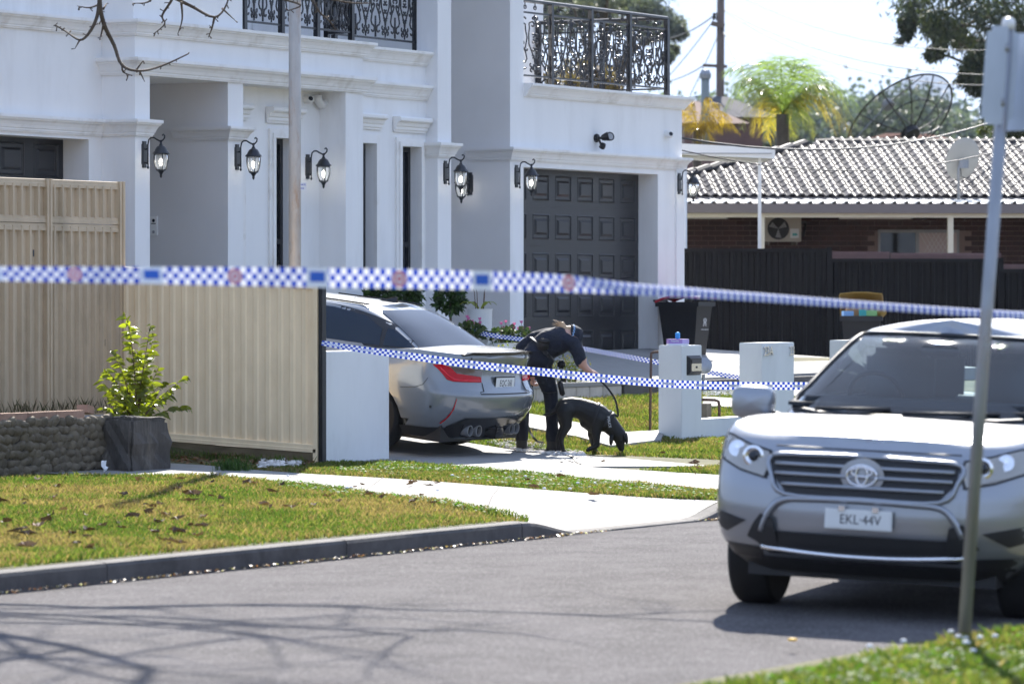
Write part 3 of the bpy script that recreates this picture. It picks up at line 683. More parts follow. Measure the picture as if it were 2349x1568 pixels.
# ---------------------------------------------------------------- fences
def text_mesh(txt,size,ext=.0,align='CENTER'):
    c=bpy.data.curves.new('t','FONT'); c.body=txt; c.size=size; c.extrude=ext; c.align_x=align; c.align_y='CENTER'; c.resolution_u=2
    o=bpy.data.objects.new('t',c); COL.objects.link(o); dg=bpy.context.evaluated_depsgraph_get(); dg.update()
    me=bpy.data.meshes.new_from_object(o.evaluated_get(dg)); bpy.data.objects.remove(o); me.name='lettering'; return me
def put_text(txt,size,Mx,m,parent,name='lettering',ext=.001,sx=1):
    me=text_mesh(txt,size,ext); me.materials.clear(); me.materials.append(m)
    me.transform(Mx@Matrix.Diagonal((sx,1,1,1))); return link(name,me,parent)
def sheet(p0,p1,b0,b1,t0,t1,pitch,rib,dep,m,parent,off,name='panel_sheet',side=1,wide=.35):
    # ribbed steel sheet between two plan points; ribs stand out towards `off`
    p0=Vector((*p0,0)); p1=Vector((*p1,0)); L=(p1-p0).length; t=(p1-p0)/L; rows=[]; x=0; pts=[(0,0)]
    while x<L:
        for a,d in ((.0,0),(wide-.12,0),(wide,1),(wide+rib/pitch,1),(wide+rib/pitch+.12,0)):
            q=x+a*pitch
            if 0<q<L: pts.append((q,d))
        x+=pitch
    pts.append((L,0)); off=Vector((*off,0))
    for q,d in pts:
        p=p0+t*q+off*(dep*d); u=q/L
        rows.append([(p.x,p.y,b0+(b1-b0)*u),(p.x,p.y,t0+(t1-t0)*u)])
    return MB().grid(rows).build(name,m,parent)
def railbar(p0,p1,z0,z1,w_,h,m,parent,name='rail',lip=True):
    p0=Vector((*p0,0)); p1=Vector((*p1,0)); t=(p1-p0).normalized(); nn=Vector((-t.y,t.x,0)); P=[]
    for p,z in ((p0,z0),(p1,z1)):
        P.append([tuple(p+nn*(w_/2*a)+Vector((0,0,z+h*b))) for a,b in ((1,0),(1,.45),(.85,.5),(.85,.95),(.7,1),(-.7,1),(-.85,.95),(-.85,.5),(-1,.45),(-1,0))])
    g=MB().grid(P); k=10; g.f.append(tuple(range(k))); g.f.append(tuple(2*k-1-j for j in range(k)))
    g.f.append((0,k,2*k-1,k-1)); return g.build(name,m,parent,fix=True)
FN=23.5; fo=M['fence_old']
def fz(x,y): return Z(x,y,FN)
lf=thing('fence','weathered beige ribbed steel fence with an added top section on the stone wall','fence',(S(180,FN),FN,.75))
b=.72
for x0,x1 in ((-260,-75),(-63,99),(111,266)):
    s0,s1_=S(x0,FN),S(x1,FN); t0=fz(x0,396+25*x0/278); t1=fz(x1,396+25*x1/278); zt_=(t0+t1)/2
    tp=fz(180,414); md=fz(180,513)
    sheet((s0,FN),(s1_,FN),b,b,md-.03,md-.03,.136,.026,.038,fo,lf,(0,-1))
    sheet((s0,FN),(s1_,FN),md+.06,md+.06,tp-.05,tp-.05,.136,.024,.038,fo,lf,(0,-1))
    railbar((s0,FN-.0),(s1_,FN-.0),tp-.075,tp-.075,.06,.075,fo,lf); railbar((s0,FN),(s1_,FN),md+.0,md+.0,.07,.065,fo,lf); railbar((s0,FN),(s1_,FN),md-.075,md-.075,.066,.071,fo,lf)
    railbar((s0,FN),(s1_,FN),b-.02,b-.02,.05,.05,fo,lf)
for x0,x1 in ((-75,-63),(99,111),(266,278)):
    s0,s1_=S(x0,FN),S(x1,FN); p=MB(); tp=fz(180,413)
    p.box(s0,s0+.035,FN-.05,FN+.04,.5,tp).box(s1_-.035,s1_,FN-.05,FN+.04,.5,tp).box(s0+.034,s1_-.034,FN-.04,FN+.03,.5,tp-.004).build('post',fo,lf)
for x,y in ((72,580),(235,785)):
    p=pn(x,y,FN-.001); MB().prism([(p.x-.006,FN-.026),(p.x+.012,FN-.026),(p.x+.008,FN-.0245),(p.x-.01,FN-.0245)],p.z-.035,p.z+.03).build('paint_chip',M['frame_dark'],lf)
# cream side fence beside the driveway
TS=34.5; fc=M['fence_cream']
def tz(x,y): return ps(x,y,TS)
e0=ps(276,612,TS); e1=ps(728,650,TS); b0=ps(390,1000,TS); b1=ps(728,1027,TS)
sl_b=(b1.z-b0.z)/(b1.y-b0.y); bz=lambda n:b0.z+sl_b*(n-b0.y)
cf=thing('fence','cream ribbed steel side fence running down to the white pillar','fence',(TS,22.4,.3))
sheet((TS,e0.y),(TS,e1.y),bz(e0.y),bz(e1.y),e0.z-.02,e1.z-.02,.137,.04,.014,fc,cf,(-1,0),wide=.3)
railbar((TS,e0.y),(TS,e1.y),e0.z-.055,e1.z-.055,.05,.06,fc,cf); railbar((TS,e0.y),(TS,e1.y),bz(e0.y)-.045,bz(e1.y)-.045,.07,.075,fc,cf)
pl=MB(); y0,y1=e0.y,e1.y
pl.hexa([(TS-.02,y1,bz(y1)-.30),(TS+.02,y1,bz(y1)-.30),(TS+.02,y0,bz(y0)-.30),(TS-.02,y0,bz(y0)-.30),(TS-.02,y1,bz(y1)-.05),(TS+.02,y1,bz(y1)-.05),(TS+.02,y0,bz(y0)-.05),(TS-.02,y0,bz(y0)-.05)]).build('plinth_board',M['timber'],cf,fix=True)
MB().box(TS-.035,TS+.035,e1.y-.02,e1.y+.03,.1,e1.z+.0).build('post',fc,cf)
dk=ps(737,650,TS); MB().box(TS-.03,TS+.04,dk.y-.03,dk.y+.012,.1,dk.z-.01).build('end_post',M['plastic_black'],cf)
# ---------------------------------------------------------------- stone retaining wall, brick capping, stone block
WN2=21.9; rw=thing('retaining_wall','low garden wall of scalloped stones under the weathered fence','wall',(S(100,WN2),WN2,.2))
sw0,sw1=S(-200,WN2),S(268,WN2); wt=.745
MB().box(sw0,sw1,WN2+.03,WN2+.35,.0,wt-.01).build('backing',mat('wall_core',(.05,.043,.034),.95),rw)
sm=[]
for k in range(4):
    m=MB(); prof=[]
    nn_=7; rings=[(1,0),(.86,.5),(.5,.85),(.12,1)]
    for (r_,h) in rings:
        for i in range(nn_):
            a=2*math.pi*i/nn_; j=1+.22*(rnd.random()-.5)
            m.v.append((.062*r_*math.cos(a)*j+(.018*h),-.055*h*(.8+.4*rnd.random()),.05*r_*math.sin(a)*j*(1.25 if math.sin(a)<0 else .8)+.012*h))
    for i in range(3):
        for q in range(nn_): q2=(q+1)%nn_; m.f.append((i*nn_+q,i*nn_+q2,(i+1)*nn_+q2,(i+1)*nn_+q))
    m.f.append(tuple(3*nn_+q for q in range(nn_))); sm.append(m.mesh('stone',M['scallop'],True))
r_=0; zz=.18; cnt=0
while zz<wt-.02:
    x=sw0+.06*(r_%2)
    while x<sw1-.03 and cnt<298:
        if x>S(-60,WN2): place('stone',rnd.choice(sm),Matrix.Translation((x+rnd.uniform(-.02,.02),WN2+.035,zz+rnd.uniform(-.015,.015)))@Matrix.Rotation(rnd.uniform(-.5,.5),4,'Y')@Matrix.Diagonal((rnd.uniform(.75,1.2),rnd.uniform(.6,1.3),rnd.uniform(.8,1.3),1)),rw); cnt+=1
        x+=.096
    zz+=.068; r_+=1
bk=MB().box(-.112,.112,-.052,.052,-.035,.035).mesh('brick',M['brick_cap'])
for i,x in enumerate(range(-130,170,32)):
    p=pn(x+16,945,WN2+.05); place('brick',bk,Matrix.Translation((p.x,WN2+.07+.02*rnd.random(),wt+.036+.004*rnd.random()))@Matrix.Rotation(rnd.uniform(-.03,.03),4,'Z'),rw)
p=pn(196,925,WN2+.15); lb=place('brick',bk,Matrix.Translation((p.x,WN2+.15,wt+.075))@Matrix.Rotation(.35,4,'Z')@Matrix.Rotation(.1,4,'Y'),rw)
MB().box(sw0,sw1+.4,WN2+.30,FN+.1,.1,wt-.02).build('garden_bed',M['soil'],rw)
bm=bmesh.new(); bmesh.ops.create_cube(bm,size=1); bmesh.ops.bevel(bm,geom=bm.edges[:],offset=.06,segments=2,affect='EDGES'); bmesh.ops.subdivide_edges(bm,edges=bm.edges,cuts=4,use_grid_fill=True)
sB0,sB1=S(297,21.6),S(390,21.6); zb_=.16; ztp=Z(340,955,21.6)
for v in bm.verts:
    n_=(math.sin(v.co.x*17+v.co.z*9)+math.sin(v.co.z*23+v.co.y*13)+math.sin(v.co.y*31+v.co.x*7))*.009+rnd.gauss(0,.002)
    co=v.co.copy(); nr=v.co.normalized()
    v.co=Vector(((sB0+sB1)/2+co.x*(sB1-sB0)*(1-.05*co.z)+nr.x*n_*2,21.8+co.y*.42+nr.y*n_*2,(zb_+ztp)/2+co.z*(ztp-zb_)+nr.z*n_-.05*max(0,co.x)*(co.z>.3)))
me=bpy.data.meshes.new('stone_block'); bm.to_mesh(me); bm.free()
mat('block_dark',(.085,.075,.066),.92,var=.45,vs=5,bump=1,bs=30,bd=.03,dirt=(.20,.175,.14),ds=3,stretch=(1,1,.35))
tag(link('stone_block',me,None,M['block_dark']),'dark weathered concrete block at the end of the stone wall','block')
# litter paper beside the block
m=MB(); p=pn(240,1068,21.55)
q=[(-.045,.04),(-.02,.05),(0,.045),(.03,.048),(.03,.0),(.046,-.015),(.03,-.04),(0,-.055),(-.02,-.03),(-.046,0)]
m.v=[(p.x+a,p.y+.01*math.sin(i*2.1),p.z+b) for i,(a,b) in enumerate(q)]+[(p.x+a,p.y+.006+.01*math.sin(i*2.1),p.z+b) for i,(a,b) in enumerate(q)]
m.f=[tuple(range(10)),tuple(range(19,9,-1))]+[(i,(i+1)%10,10+(i+1)%10,10+i) for i in range(10)]
tag(m.build('litter_paper',M['paper'],fix=True),'torn scrap of white paper lying against the stone wall','litter')
# ---------------------------------------------------------------- shrub with large leaves
shb=thing('shrub','leafy shrub with yellow-green backlit leaves growing between the two fences','shrub',pn(345,985,22.15))
lm=[]
for k in range(3):
    m=MB(); L,W=.105,.025; P=[]
    for i in range(7):
        u=i/6; wv=W*math.sin(math.pi*min(1,u*1.02+.0))**.75*(1.15-.35*u)+.0008; dr=-.03*u*u*(1+k*.6)
        P.append([(L*u,-wv,dr+.008),(L*u,0,dr),(L*u,wv,dr+.008)])
    m.grid(P); lm.append(m.mesh('leaf',M['leaf'],True))
tips=[((350,962),(236,930)),((350,962),(256,948)),((350,962),(288,952)),((350,962),(275,900)),((350,962),(330,948)),((350,960),(246,905)),((350,960),(288,716)),((352,960),(296,745)),((352,958),(345,740)),((352,958),(350,775)),((350,955),(315,800)),((345,958),(255,800)),((345,960),(240,840)),((355,958),(426,860)),((358,958),(430,925)),((355,958),(400,895)),((350,958),(330,830)),((348,958),(280,850)),((345,962),(238,880)),((345,962),(225,868)),((342,965),(262,915)),((345,965),(300,935)),((348,965),(325,900)),((352,960),(365,835)),((346,960),(270,820)),((350,958),(300,885)),((352,958),(372,870))]
nl=0
for (bx,by),(tx,ty) in tips:
    n0=22.12+rnd.uniform(-.04,.04); n1=22.12+rnd.uniform(-.28,.22)
    A=pn(bx-38,by+12,n0); Bm=pn(bx-25+(tx-bx+25)*.45+rnd.uniform(-6,6),by+(ty-by)*.62,(n0+n1)/2); T=pn(tx,ty+6,n1)
    pts=[]
    for i in range(9):
        u=i/8; pts.append(A*(1-u)**2+Bm*(2*u*(1-u))+T*u*u)
    MB().tube(pts,[.007*(1-.8*i/8) for i in range(9)],5).build('branch',M['stem'],shb)
    k=max(9,int((T-A).length/.034))
    for j in range(k):
        u=.22+.78*j/(k-1); i=min(7,int(u*8)); c=pts[i].lerp(pts[i+1],u*8-i); t=(pts[i+1]-pts[i]).normalized()
        az=rnd.uniform(0,6.28) if j%2 else rnd.choice((0,math.pi))+rnd.gauss(0,.5)
        d=(RT*math.cos(az)+AX*math.sin(az)); d=(d+t*.5+Vector((0,0,rnd.uniform(-.6,.35)))).normalized()
        up=Vector((0,0,1)); y=up.cross(d).normalized(); z=d.cross(y); sc_=rnd.uniform(.6,1.15)*(1.1-.3*u)
        Mx=Matrix(((d.x,y.x,z.x,c.x),(d.y,y.y,z.y,c.y),(d.z,y.z,z.z,c.z),(0,0,0,1)))@Matrix.Rotation(rnd.gauss(0,.5)+.8*(1 if d.dot(RT)>0 else -1),4,'X')@Matrix.Scale(sc_,4)
        place('leaf',rnd.choice(lm),Mx,shb); nl+=1
# weeds along the fences
def tufts(name,label,cat,spots,n,h,wd,cols,kind=None,spread=.06,mat_='grass'):
    V=[];F=[];C=[]
    for sx,sy,sz in spots:
        for k in range(n):
            x,y=sx+rnd.gauss(0,spread),sy+rnd.gauss(0,spread); a=rnd.uniform(0,6.28); hh=h*rnd.uniform(.3,1.1); l=rnd.uniform(.1,.6)*hh; w2=wd*rnd.uniform(.6,1.4)/2; la=rnd.uniform(0,6.28); b=len(V)
            V+=[(x-w2*math.cos(a),y-w2*math.sin(a),sz),(x+w2*math.cos(a),y+w2*math.sin(a),sz),(x+.4*l*math.cos(la),y+.4*l*math.sin(la),sz+hh*.6),(x+l*math.cos(la),y+l*math.sin(la),sz+hh)]
            F+=[(b,b+1,b+2),(b,b+2,b+3)] ; c=rnd.choice(cols); f=rnd.uniform(.6,1.3); C+=[(c[0]*f,c[1]*f,c[2]*f,1)]*4
    o=npmesh(name,V,F,M[mat_],C); tag(o,label,cat,kind=kind); return o
gcol=[(.06,.12,.02),(.10,.15,.03),(.13,.13,.05)]
tufts('weeds','dry wispy weeds along the foot of the weathered fence','weeds',[(S(x,23.3),23.3+rnd.uniform(-.15,.05),.73) for x in range(-60,262,7)],7,.16,.004,[(.12,.10,.07),(.07,.08,.04),(.18,.14,.10)],'stuff',.05)
tufts('weeds','green weeds growing at the foot of the cream fence','weeds',[(TS-.08-rnd.random()*.25,n,zt(34.3,n)) for n in np.arange(21.25,23.4,.05)],22,.10,.006,gcol,'stuff',.05)
g_=gp(535,1082); tufts('weed_clump','low bushy green weed on the path below the cream fence','weed',[(g_.x,g_.y,g_.z+.01)],260,.13,.009,[(.05,.10,.03),(.07,.12,.04)],'stuff',.075)
tufts('weeds','grass grown long against the foot of the white pillar and kerb edges','weeds',[(S(x,20.95),20.95,zt(36,20.95)) for x in range(742,892,6)]+[(s_,15.68,.135) for s_ in np.arange(19,28,.09)],14,.05,.007,gcol+[(.2,.2,.05)],'stuff',.03)
# ---------------------------------------------------------------- private pole behind the fence
pb=pd(676.5,683,43.4); pz0=zt(pb.x,pb.y); pp=thing('metal_pole','rust streaked galvanised pole in front of the house','pole',(pb.x,pb.y,pz0))
MB().tube([(pb.x,pb.y,pz0-.1),(pb.x,pb.y,3.5),(pb.x,pb.y,8.2)],[.064,.063,.06],20).build('shaft',M['pole_paint'],pp,smooth=True)
MB().lathe([(.0,8.2),(.066,8.2),(.066,8.24),(.0,8.27)],(pb.x,pb.y,0),20).build('cap',M['pole_paint'],pp)
c=pd(692,428,43.38); Mx=Matrix.Translation(c)@Matrix((( RT.x,0,-AX.x,0),(RT.y,0,-AX.y,0),(0,1,0,0),(0,0,0,1)))@Matrix.Rotation(R(38),4,'Y')
MB().box(-.06,.06,-.042,.042,-.001,.001).xf(Mx).build('sign_plate',M['paper'],pp)
put_text('PRIVATE',.026,Mx@Matrix.Translation((0,.018,.0025)),M['blue_ink'],pp); put_text('POLE',.026,Mx@Matrix.Translation((0,-.018,.0025)),M['blue_ink'],pp)
# ---------------------------------------------------------------- white boundary pillars
BN=21.2; pm_=M['pillar_paint']
def pier(label,x0,x1,y_top,dep,name='pillar',zb=.1):
    s0,s1_=S(x0,BN),S(x1,BN); z1=Z(x0,y_top,BN)
    bm=bmesh.new(); bmesh.ops.create_cube(bm,size=1)
    for v in bm.verts: v.co=Vector(((s0+s1_)/2+v.co.x*(s1_-s0),BN+dep/2+v.co.y*dep,(zb+z1)/2+v.co.z*(z1-zb)))
    bmesh.ops.bevel(bm,geom=bm.edges[:],offset=.008,segments=2,affect='EDGES')
    me=bpy.data.meshes.new(name); bm.to_mesh(me); bm.free(); return tag(link(name,me,None,pm_),label,'pillar'),s0,s1_,z1
pL=pier('wide low white pillar standing right of the cream fence in front of the grey car',741.5,893,806,.30)
pB,lb0,lb1,lbz=pier('white pillar with a black letterbox and a glove box on top',1563.6,1610,792,.29)
pC,nb0,nb1,nbz=pier('white pillar carrying the metal house numbers',1747.5,1822,786,.29)
pD=pier('white pillar mostly hidden behind the silver car',1953,2030,780,.29)
lw0,lw1=lb1+.003,S(2100,BN); zlw=Z(1612,961,BN)
MB().box(lw0,nb0-.003,BN+.02,BN+.26,.05,zlw).box(nb0-.0,lw1,BN+.03,BN+.25,.05,zlw-.004)
tag(MB().box(lw0,nb0-.003,BN+.02,BN+.26,.05,zlw).build('low_wall',pm_),'low white wall linking the letterbox pillar to the numbered pillar','wall')
# letterbox
x0,x1=S(1575,BN),S(1606,BN); z1,z0=Z(1590,815,BN),Z(1590,860,BN)
lt=thing('letterbox','black wall letterbox with a metal front on the white pillar','letterbox',(x0,BN,z0))
ri=[(x0,BN-.0,z0),(x1,BN-.0,z0),(x1,BN-.0,z1),(x0,BN-.0,z1)]; i_=.03; ro=[(x0+i_,BN-.035,z0+i_),(x1-i_,BN-.035,z0+i_),(x1-i_,BN-.035,z1-i_),(x0+i_,BN-.035,z1-i_)]
MB().add(ri+ro,[(0,1,5,4),(1,2,6,5),(2,3,7,6),(3,0,4,7),(4,5,6,7)]).build('frame',M['plastic_black'],lt,fix=True)
MB().box(x0+.045,x1-.045,BN-.042,BN-.036,z0+.045,z0+.13).build('door',M['chrome'],lt); MB().box(x0+.05,x1-.05,BN-.045,BN-.036,z1-.085,z1-.05).build('flap',M['iron'],lt)
MB().lathe([(0,0),(.012,0),(.012,.008),(0,.009)],((x0+x1)/2,BN-.042,z0+.09),8,M=Matrix.Rotation(R(90),4,'X')).build('lock',M['iron'],lt)
Fn=lambda s,z,d=.004: Matrix.Translation((s,BN-d,z))@Matrix.Rotation(R(90),4,'X')
nm=thing('house_numbers','dark metal numerals 23A at the left end of the white pillar','house number',(S(1760,BN),BN,nbz-.12))
put_text('23A',.155,Fn(S(1760,BN),nbz-.10,.012),M['chrome'],nm,'numeral',.009,.95)
nm2=thing('house_numbers','dark metal numerals 23 at the right end of the white pillar','house number',(S(1816,BN),BN,nbz-.12))
put_text('23',.155,Fn(S(1814.5,BN),nbz-.10,.012),M['chrome'],nm2,'numeral',.009,.8)
# glove box on top of the pillar
gx,gy=(lb0+lb1)/2-.09,BN+.13; gb=thing('glove_box','purple and white glove box with a blue glove sticking out','box',(gx,gy,lbz))
cB=Matrix.Translation((gx,gy,lbz))@Matrix.Rotation(R(-50),4,'Z')
MB().box(-.115,.115,-.055,.055,.001,.07).xf(cB).build('carton',M['purple'],gb); MB().box(-.116,.116,-.056,.056,.002,.018).xf(cB).build('white_band',M['paper'],gb); MB().box(.04,.1165,-.0565,.0565,.0181,.0695).xf(cB).build('printed_end',mat('lilac',(.55,.45,.75),.6),gb)
put_text('Nitrile',.035,cB@Matrix.Translation((-.045,-.0575,.047))@Matrix.Rotation(R(90),4,'X'),M['paper'],gb)
MB().lathe([(.012,.0),(.03,.02),(.026,.045),(.03,.065),(.012,.08),(.002,.082)],(0,0,.066),9).xf(cB).build('glove',M['glove_blue'],gb,smooth=True)
# gas meter and pipes behind the pillar
c=pd(1620,838,48.9); gmM=Matrix.Translation(c)@Matrix(((RT.x,AX.x,0,0),(RT.y,AX.y,0,0),(0,0,1,0),(0,0,0,1)))
gm=thing('gas_meter','round silver gas regulator with brown pipes beside the letterbox pillar','gas meter',(c.x,c.y,zt(c.x,c.y)))
MB().lathe([(0,-.03),(.06,-.035),(.09,-.012),(.10,-.006),(.10,.006),(.09,.012),(.06,.03),(0,.03)],M=gmM@Matrix.Translation((-.03,0,0))@Matrix.Rotation(R(70),4,'X')).build('diaphragm',M['galv'],gm,auto=40)
MB().tube([gmM@Vector((-.03,0,-.1)),gmM@Vector((-.03,0,-.22))],.02,8).lathe([(.0,-.22),(.04,-.21),(.04,-.18),(0,-.17)],c=tuple(c+RT*-.03),n=10).build('valve',M['galv'],gm)
lo=pd(1616,925,48.9); MB().tube([pd(1606,916,48.9),pd(1640,917,48.9),pd(1648,920,48.9),pd(1650,930,48.9),pd(1650,960,48.9)],.018,8).build('pipe',M['rust'],gm,smooth=True)
MB().box(lo.x-.06,lo.x+.06,lo.y-.06,lo.y+.06,lo.z-.3,lo.z).build('post_block',M['old_concrete'],gm)
MB().tube([pd(1518,806,48.6),pd(1500,807,48.6),pd(1494,810,48.6),pd(1493.5,818,48.6),pd(1491,1000,47.6)],.016,8).build('pipe',M['rust'],gm,smooth=True)
# low garden walls of stone blocks
gwl=thing('garden_wall','low wall of pale stone blocks with a flat cap behind the dog','wall',(S(1300,WALLN),WALLN,.6))
zb0=.60; sx=S(1150,WALLN); sxe=S(1520,WALLN); x=sx
while x<S(1396,WALLN):
    L_=rnd.choice((.34,.42,.5)); bm=bmesh.new(); bmesh.ops.create_cube(bm,size=1)
    for v in bm.verts: v.co=Vector((v.co.x*(L_-.012),v.co.y*.16,v.co.z*.17))
    bmesh.ops.bevel(bm,geom=bm.edges[:],offset=.012,segments=1,affect='EDGES'); me=bpy.data.meshes.new('stone_block'); bm.to_mesh(me); bm.free(); me.materials.append(M['stone'])
    place('stone_block',me,Matrix.Translation((x+L_/2,WALLN+.08,zb0+.085+.0)),gwl); x+=L_
MB().box(sx,x+.05,WALLN-.01,WALLN+.22,zb0+.172,zb0+.22).build('capping',M['concrete'],gwl)
MB().box(sx,x,WALLN+.03,WALLN+.14,.5,zb0+.165).build('mortar_core',M['mortar'],gwl)
tag(MB().box(x+.06,S(1990,WALLN),WALLN+.0,WALLN+.16,.45,zb0+.19).build('retaining_edge',M['kerb_concrete']),'low concrete edge holding up the right driveway','wall')
# white pebble beds
def pebbles(label,poly,n,r,up=.02):
    P=np.array(poly); lo,hi=P.min(0),P.max(0); X=rng.uniform(lo[0],hi[0],n*6);Y=rng.uniform(lo[1],hi[1],n*6); k=inpoly(X,Y,poly); X,Y=X[k][:n],Y[k][:n]; n=len(X)
    Z_=ZT(X,Y)+up+rng.uniform(0,.02,n); base=[(1,0,0),(0,1,0),(-1,0,0),(0,-1,0),(.6,.6,.5),(-.6,.6,.5),(-.6,-.6,.5),(.6,-.6,.5)]
    B=np.array(base); rr=r*rng.uniform(.5,1.3,(n,1,1)); a=rng.uniform(0,6.28,n); ca,sa=np.cos(a),np.sin(a)
    Q=B[None]*rr*rng.uniform(.6,1.2,(n,1,3)); Q=np.stack([Q[...,0]*ca[:,None]-Q[...,1]*sa[:,None],Q[...,0]*sa[:,None]+Q[...,1]*ca[:,None],Q[...,2]],-1)+np.stack([X,Y,Z_],-1)[:,None]
    F0=np.array([(0,1,4),(4,1,5),(1,2,5),(5,2,6),(2,3,6),(6,3,7),(3,0,7),(7,0,4),(4,5,6),(4,6,7)]); F=(F0[None]+np.arange(n)[:,None,None]*8).reshape(-1,3)
    c=rng.uniform(.45,.85,n)[:,None]*np.array([.95,.9,.84]); C=np.repeat(np.c_[c,np.ones(n)],8,axis=0)
    tag(npmesh('pebbles',Q.reshape(-1,3),F,M['pebble'],C),label,'pebbles',kind='stuff')
pebbles('bed of white pebbles between the driveway and the path by the dog',G((1130,1008),(1210,1011),(1330,1038),(1345,1048),(1300,1050),(1200,1038),(1120,1018)),2200,.019,.004)
pebbles('white pebbles along the foot of the concrete edge',[(S(1612,WALLN-.3),WALLN-.32),(S(1720,WALLN-.3),WALLN-.32),(S(1720,WALLN-.02),WALLN-.02),(S(1612,WALLN-.02),WALLN-.02)],700,.026,.006)
pebbles('scattered white pebbles by the foot of the cream fence',G((590,1078),(690,1075),(700,1062),(600,1062)),160,.03)
# edging strip of the path
A,B2,C2=gp(1195,992),gp(1370,1037),gp(1525,1019)
# ---------------------------------------------------------------- wheelie bins
def bin_(label,p,yaw,lidmat,open_=False,sc_=1):
    t=thing('wheelie_bin',label,'wheelie bin',p,'wheelie bins on the right driveway',rot=(0,0,yaw))
    w0,w1,d0,d1,h=.20,.27,.24,.33,.93
    P=[]
    for z,f in ((.06,0),(.5,.5),(.86,.95),(.93,1)):
        w_=w0+(w1-w0)*f; d_=d0+(d1-d0)*f; P.append([(w_,-d_,z),(w_,d_,z),(-w_,d_,z),(-w_,-d_,z),(w_,-d_,z)])
    g=MB().grid(P); g.f.append((3,2,1,0)); g.build('body',M['bin_black'],t,fix=True)
    r=MB(); 
    for (a,b_,c,d) in ((-.30,.30,-.365,-.33),(-.30,.30,.33,.365),(-.30,-.27,-.33,.33),(.27,.30,-.33,.33)): r.box(a,b_,c,d,.86,.93)
    r.build('rim',M['bin_black'],t)
    ribs=MB().box(.205,.235,-.30,-.2,.3,.8); 
    MB().tube([(-.2,.36,.90),(-.2,.43,.95),(.2,.43,.95),(.2,.36,.90)],.018,8).build('handle',M['bin_black'],t)
    for sx in (-1,1):
        wh=MB().lathe([(0,-.025),(.09,-.025),(.1,-.015),(.1,.015),(.09,.025),(0,.025)],(sx*.235,.27,.10),16,M=Matrix.Rotation(R(90),4,'Y')).build('wheel',M['plastic_black'],t,auto=40)
    MB().tube([(-.23,.27,.1),(.23,.27,.1)],.012,8).build('axle',M['iron'],t)
    lid=MB(); n=8; rows=[]
    for i in range(n+1):
        u=i/n; y=.37-.75*u; z=.94+.07*math.sin(math.pi*min(1,u*1.05))
        rows.append([(-.30,y,z-.03),(-.29,y,z),(-.1,y,z+.02),(.1,y,z+.02),(.29,y,z),(.30,y,z-.03)])
    lid.grid(rows); Ml=Matrix.Translation((0,.37,.95))@Matrix.Rotation(R(-24 if open_ else -5),4,'X')@Matrix.Translation((0,-.37,-.95))
    lid.xf(Ml); l=lid.build('lid',lidmat,t)
    l.modifiers.new('s','SOLIDIFY').thickness=.012
    return t,Ml
rb=pd(1572,840,58.3); rbz=zt(rb.x,rb.y); yaw=TH+R(110)-math.pi/2
b1_,Ml=bin_('black wheelie bin with a red lid beside the right garage',(rb.x,rb.y,rbz),R(29-90+62),M['bin_red'])
b1_.scale=(.9,.9,.9); b1_.location.z-=.03
put_text('A0070966',.045,Matrix.Translation((-.235,0,.78))@Matrix.Rotation(R(-90),4,'Z')@Matrix.Rotation(R(84),4,'X'),M['white_ink'],b1_)
def emblem(t,Mx,k=1):
    def bar(a,b): d=Vector((b[0]-a[0],b[1]-a[1],0)); nn=Vector((-d.y,d.x,0)).normalized()*.004; return MB().hexa([Vector((*a,0))-nn,Vector((*b,0))-nn,Vector((*b,0))+nn,Vector((*a,0))+nn,Vector((*a,.002))-nn,Vector((*b,.002))-nn,Vector((*b,.002))+nn,Vector((*a,.002))+nn])
    m=MB()
    for s_ in (-1,1):
        q=[(0,.0),(s_*.05,.05),(s_*.05,.02),(s_*.0,-.02),(s_*.05,-.06),(s_*.05,-.02),(0,0),(s_*.0,.06),(s_*.05,.05)]
        for a,b in zip(q,q[1:]):
            if a!=b: e=bar(a,b); m.add(e.v,e.f)
    m.xf(Mx); m.build('council_emblem',M['white_ink'],t)
emblem(b1_,Matrix.Translation((.06,-.302,.62))@Matrix.Rotation(R(94),4,'X')); put_text('CANTERBURY BANKSTOWN',.02,Matrix.Translation((.06,-.298,.51))@Matrix.Rotation(R(94),4,'X'),M['white_ink'],b1_)
p2=pd(1976,850,60.5); b2_,_=bin_('overfilled black wheelie bin in front of the dark fence',(p2.x,p2.y,.64),R(29-90-6),M['bag_yellow'],True)
emblem(b2_,Matrix.Translation((-.02,-.302,.70))@Matrix.Rotation(R(94),4,'X')); put_text('CANTERBURY BANKSTOWN',.024,Matrix.Translation((-.02,-.297,.58))@Matrix.Rotation(R(94),4,'X'),M['white_ink'],b2_)
def carton(name,label,m,x,y,z,a,b,c,rz):
    Mx=b2_.matrix_basis@Matrix.Translation((x,y,z))@Matrix.Rotation(rz,4,'Z'); o=MB().box(-a/2,a/2,-b/2,b/2,0,c).xf(Mx).build(name,m); tag(o,label,'carton'); return Mx,o
b2_.matrix_basis=Matrix.Translation((p2.x,p2.y,.64))@Matrix.Rotation(R(29-90-6),4,'Z')
carton('cardboard_box','brown cardboard box on top of the overfilled bin',M['cardboard'],-.02,.1,.94,.40,.3,.11,.1)
carton('carton','small teal carton at the rim of the overfilled bin',M['carton_teal'],.02,-.22,.935,.10,.08,.09,.1); carton('carton','small green carton beside the teal one on the bin',M['carton_green'],.15,-.21,.935,.15,.08,.085,-.1)
carton('carton','pale blue crumpled packet at the left of the bin rim',M['carton_blue'],-.19,-.22,.935,.15,.09,.07,.4)
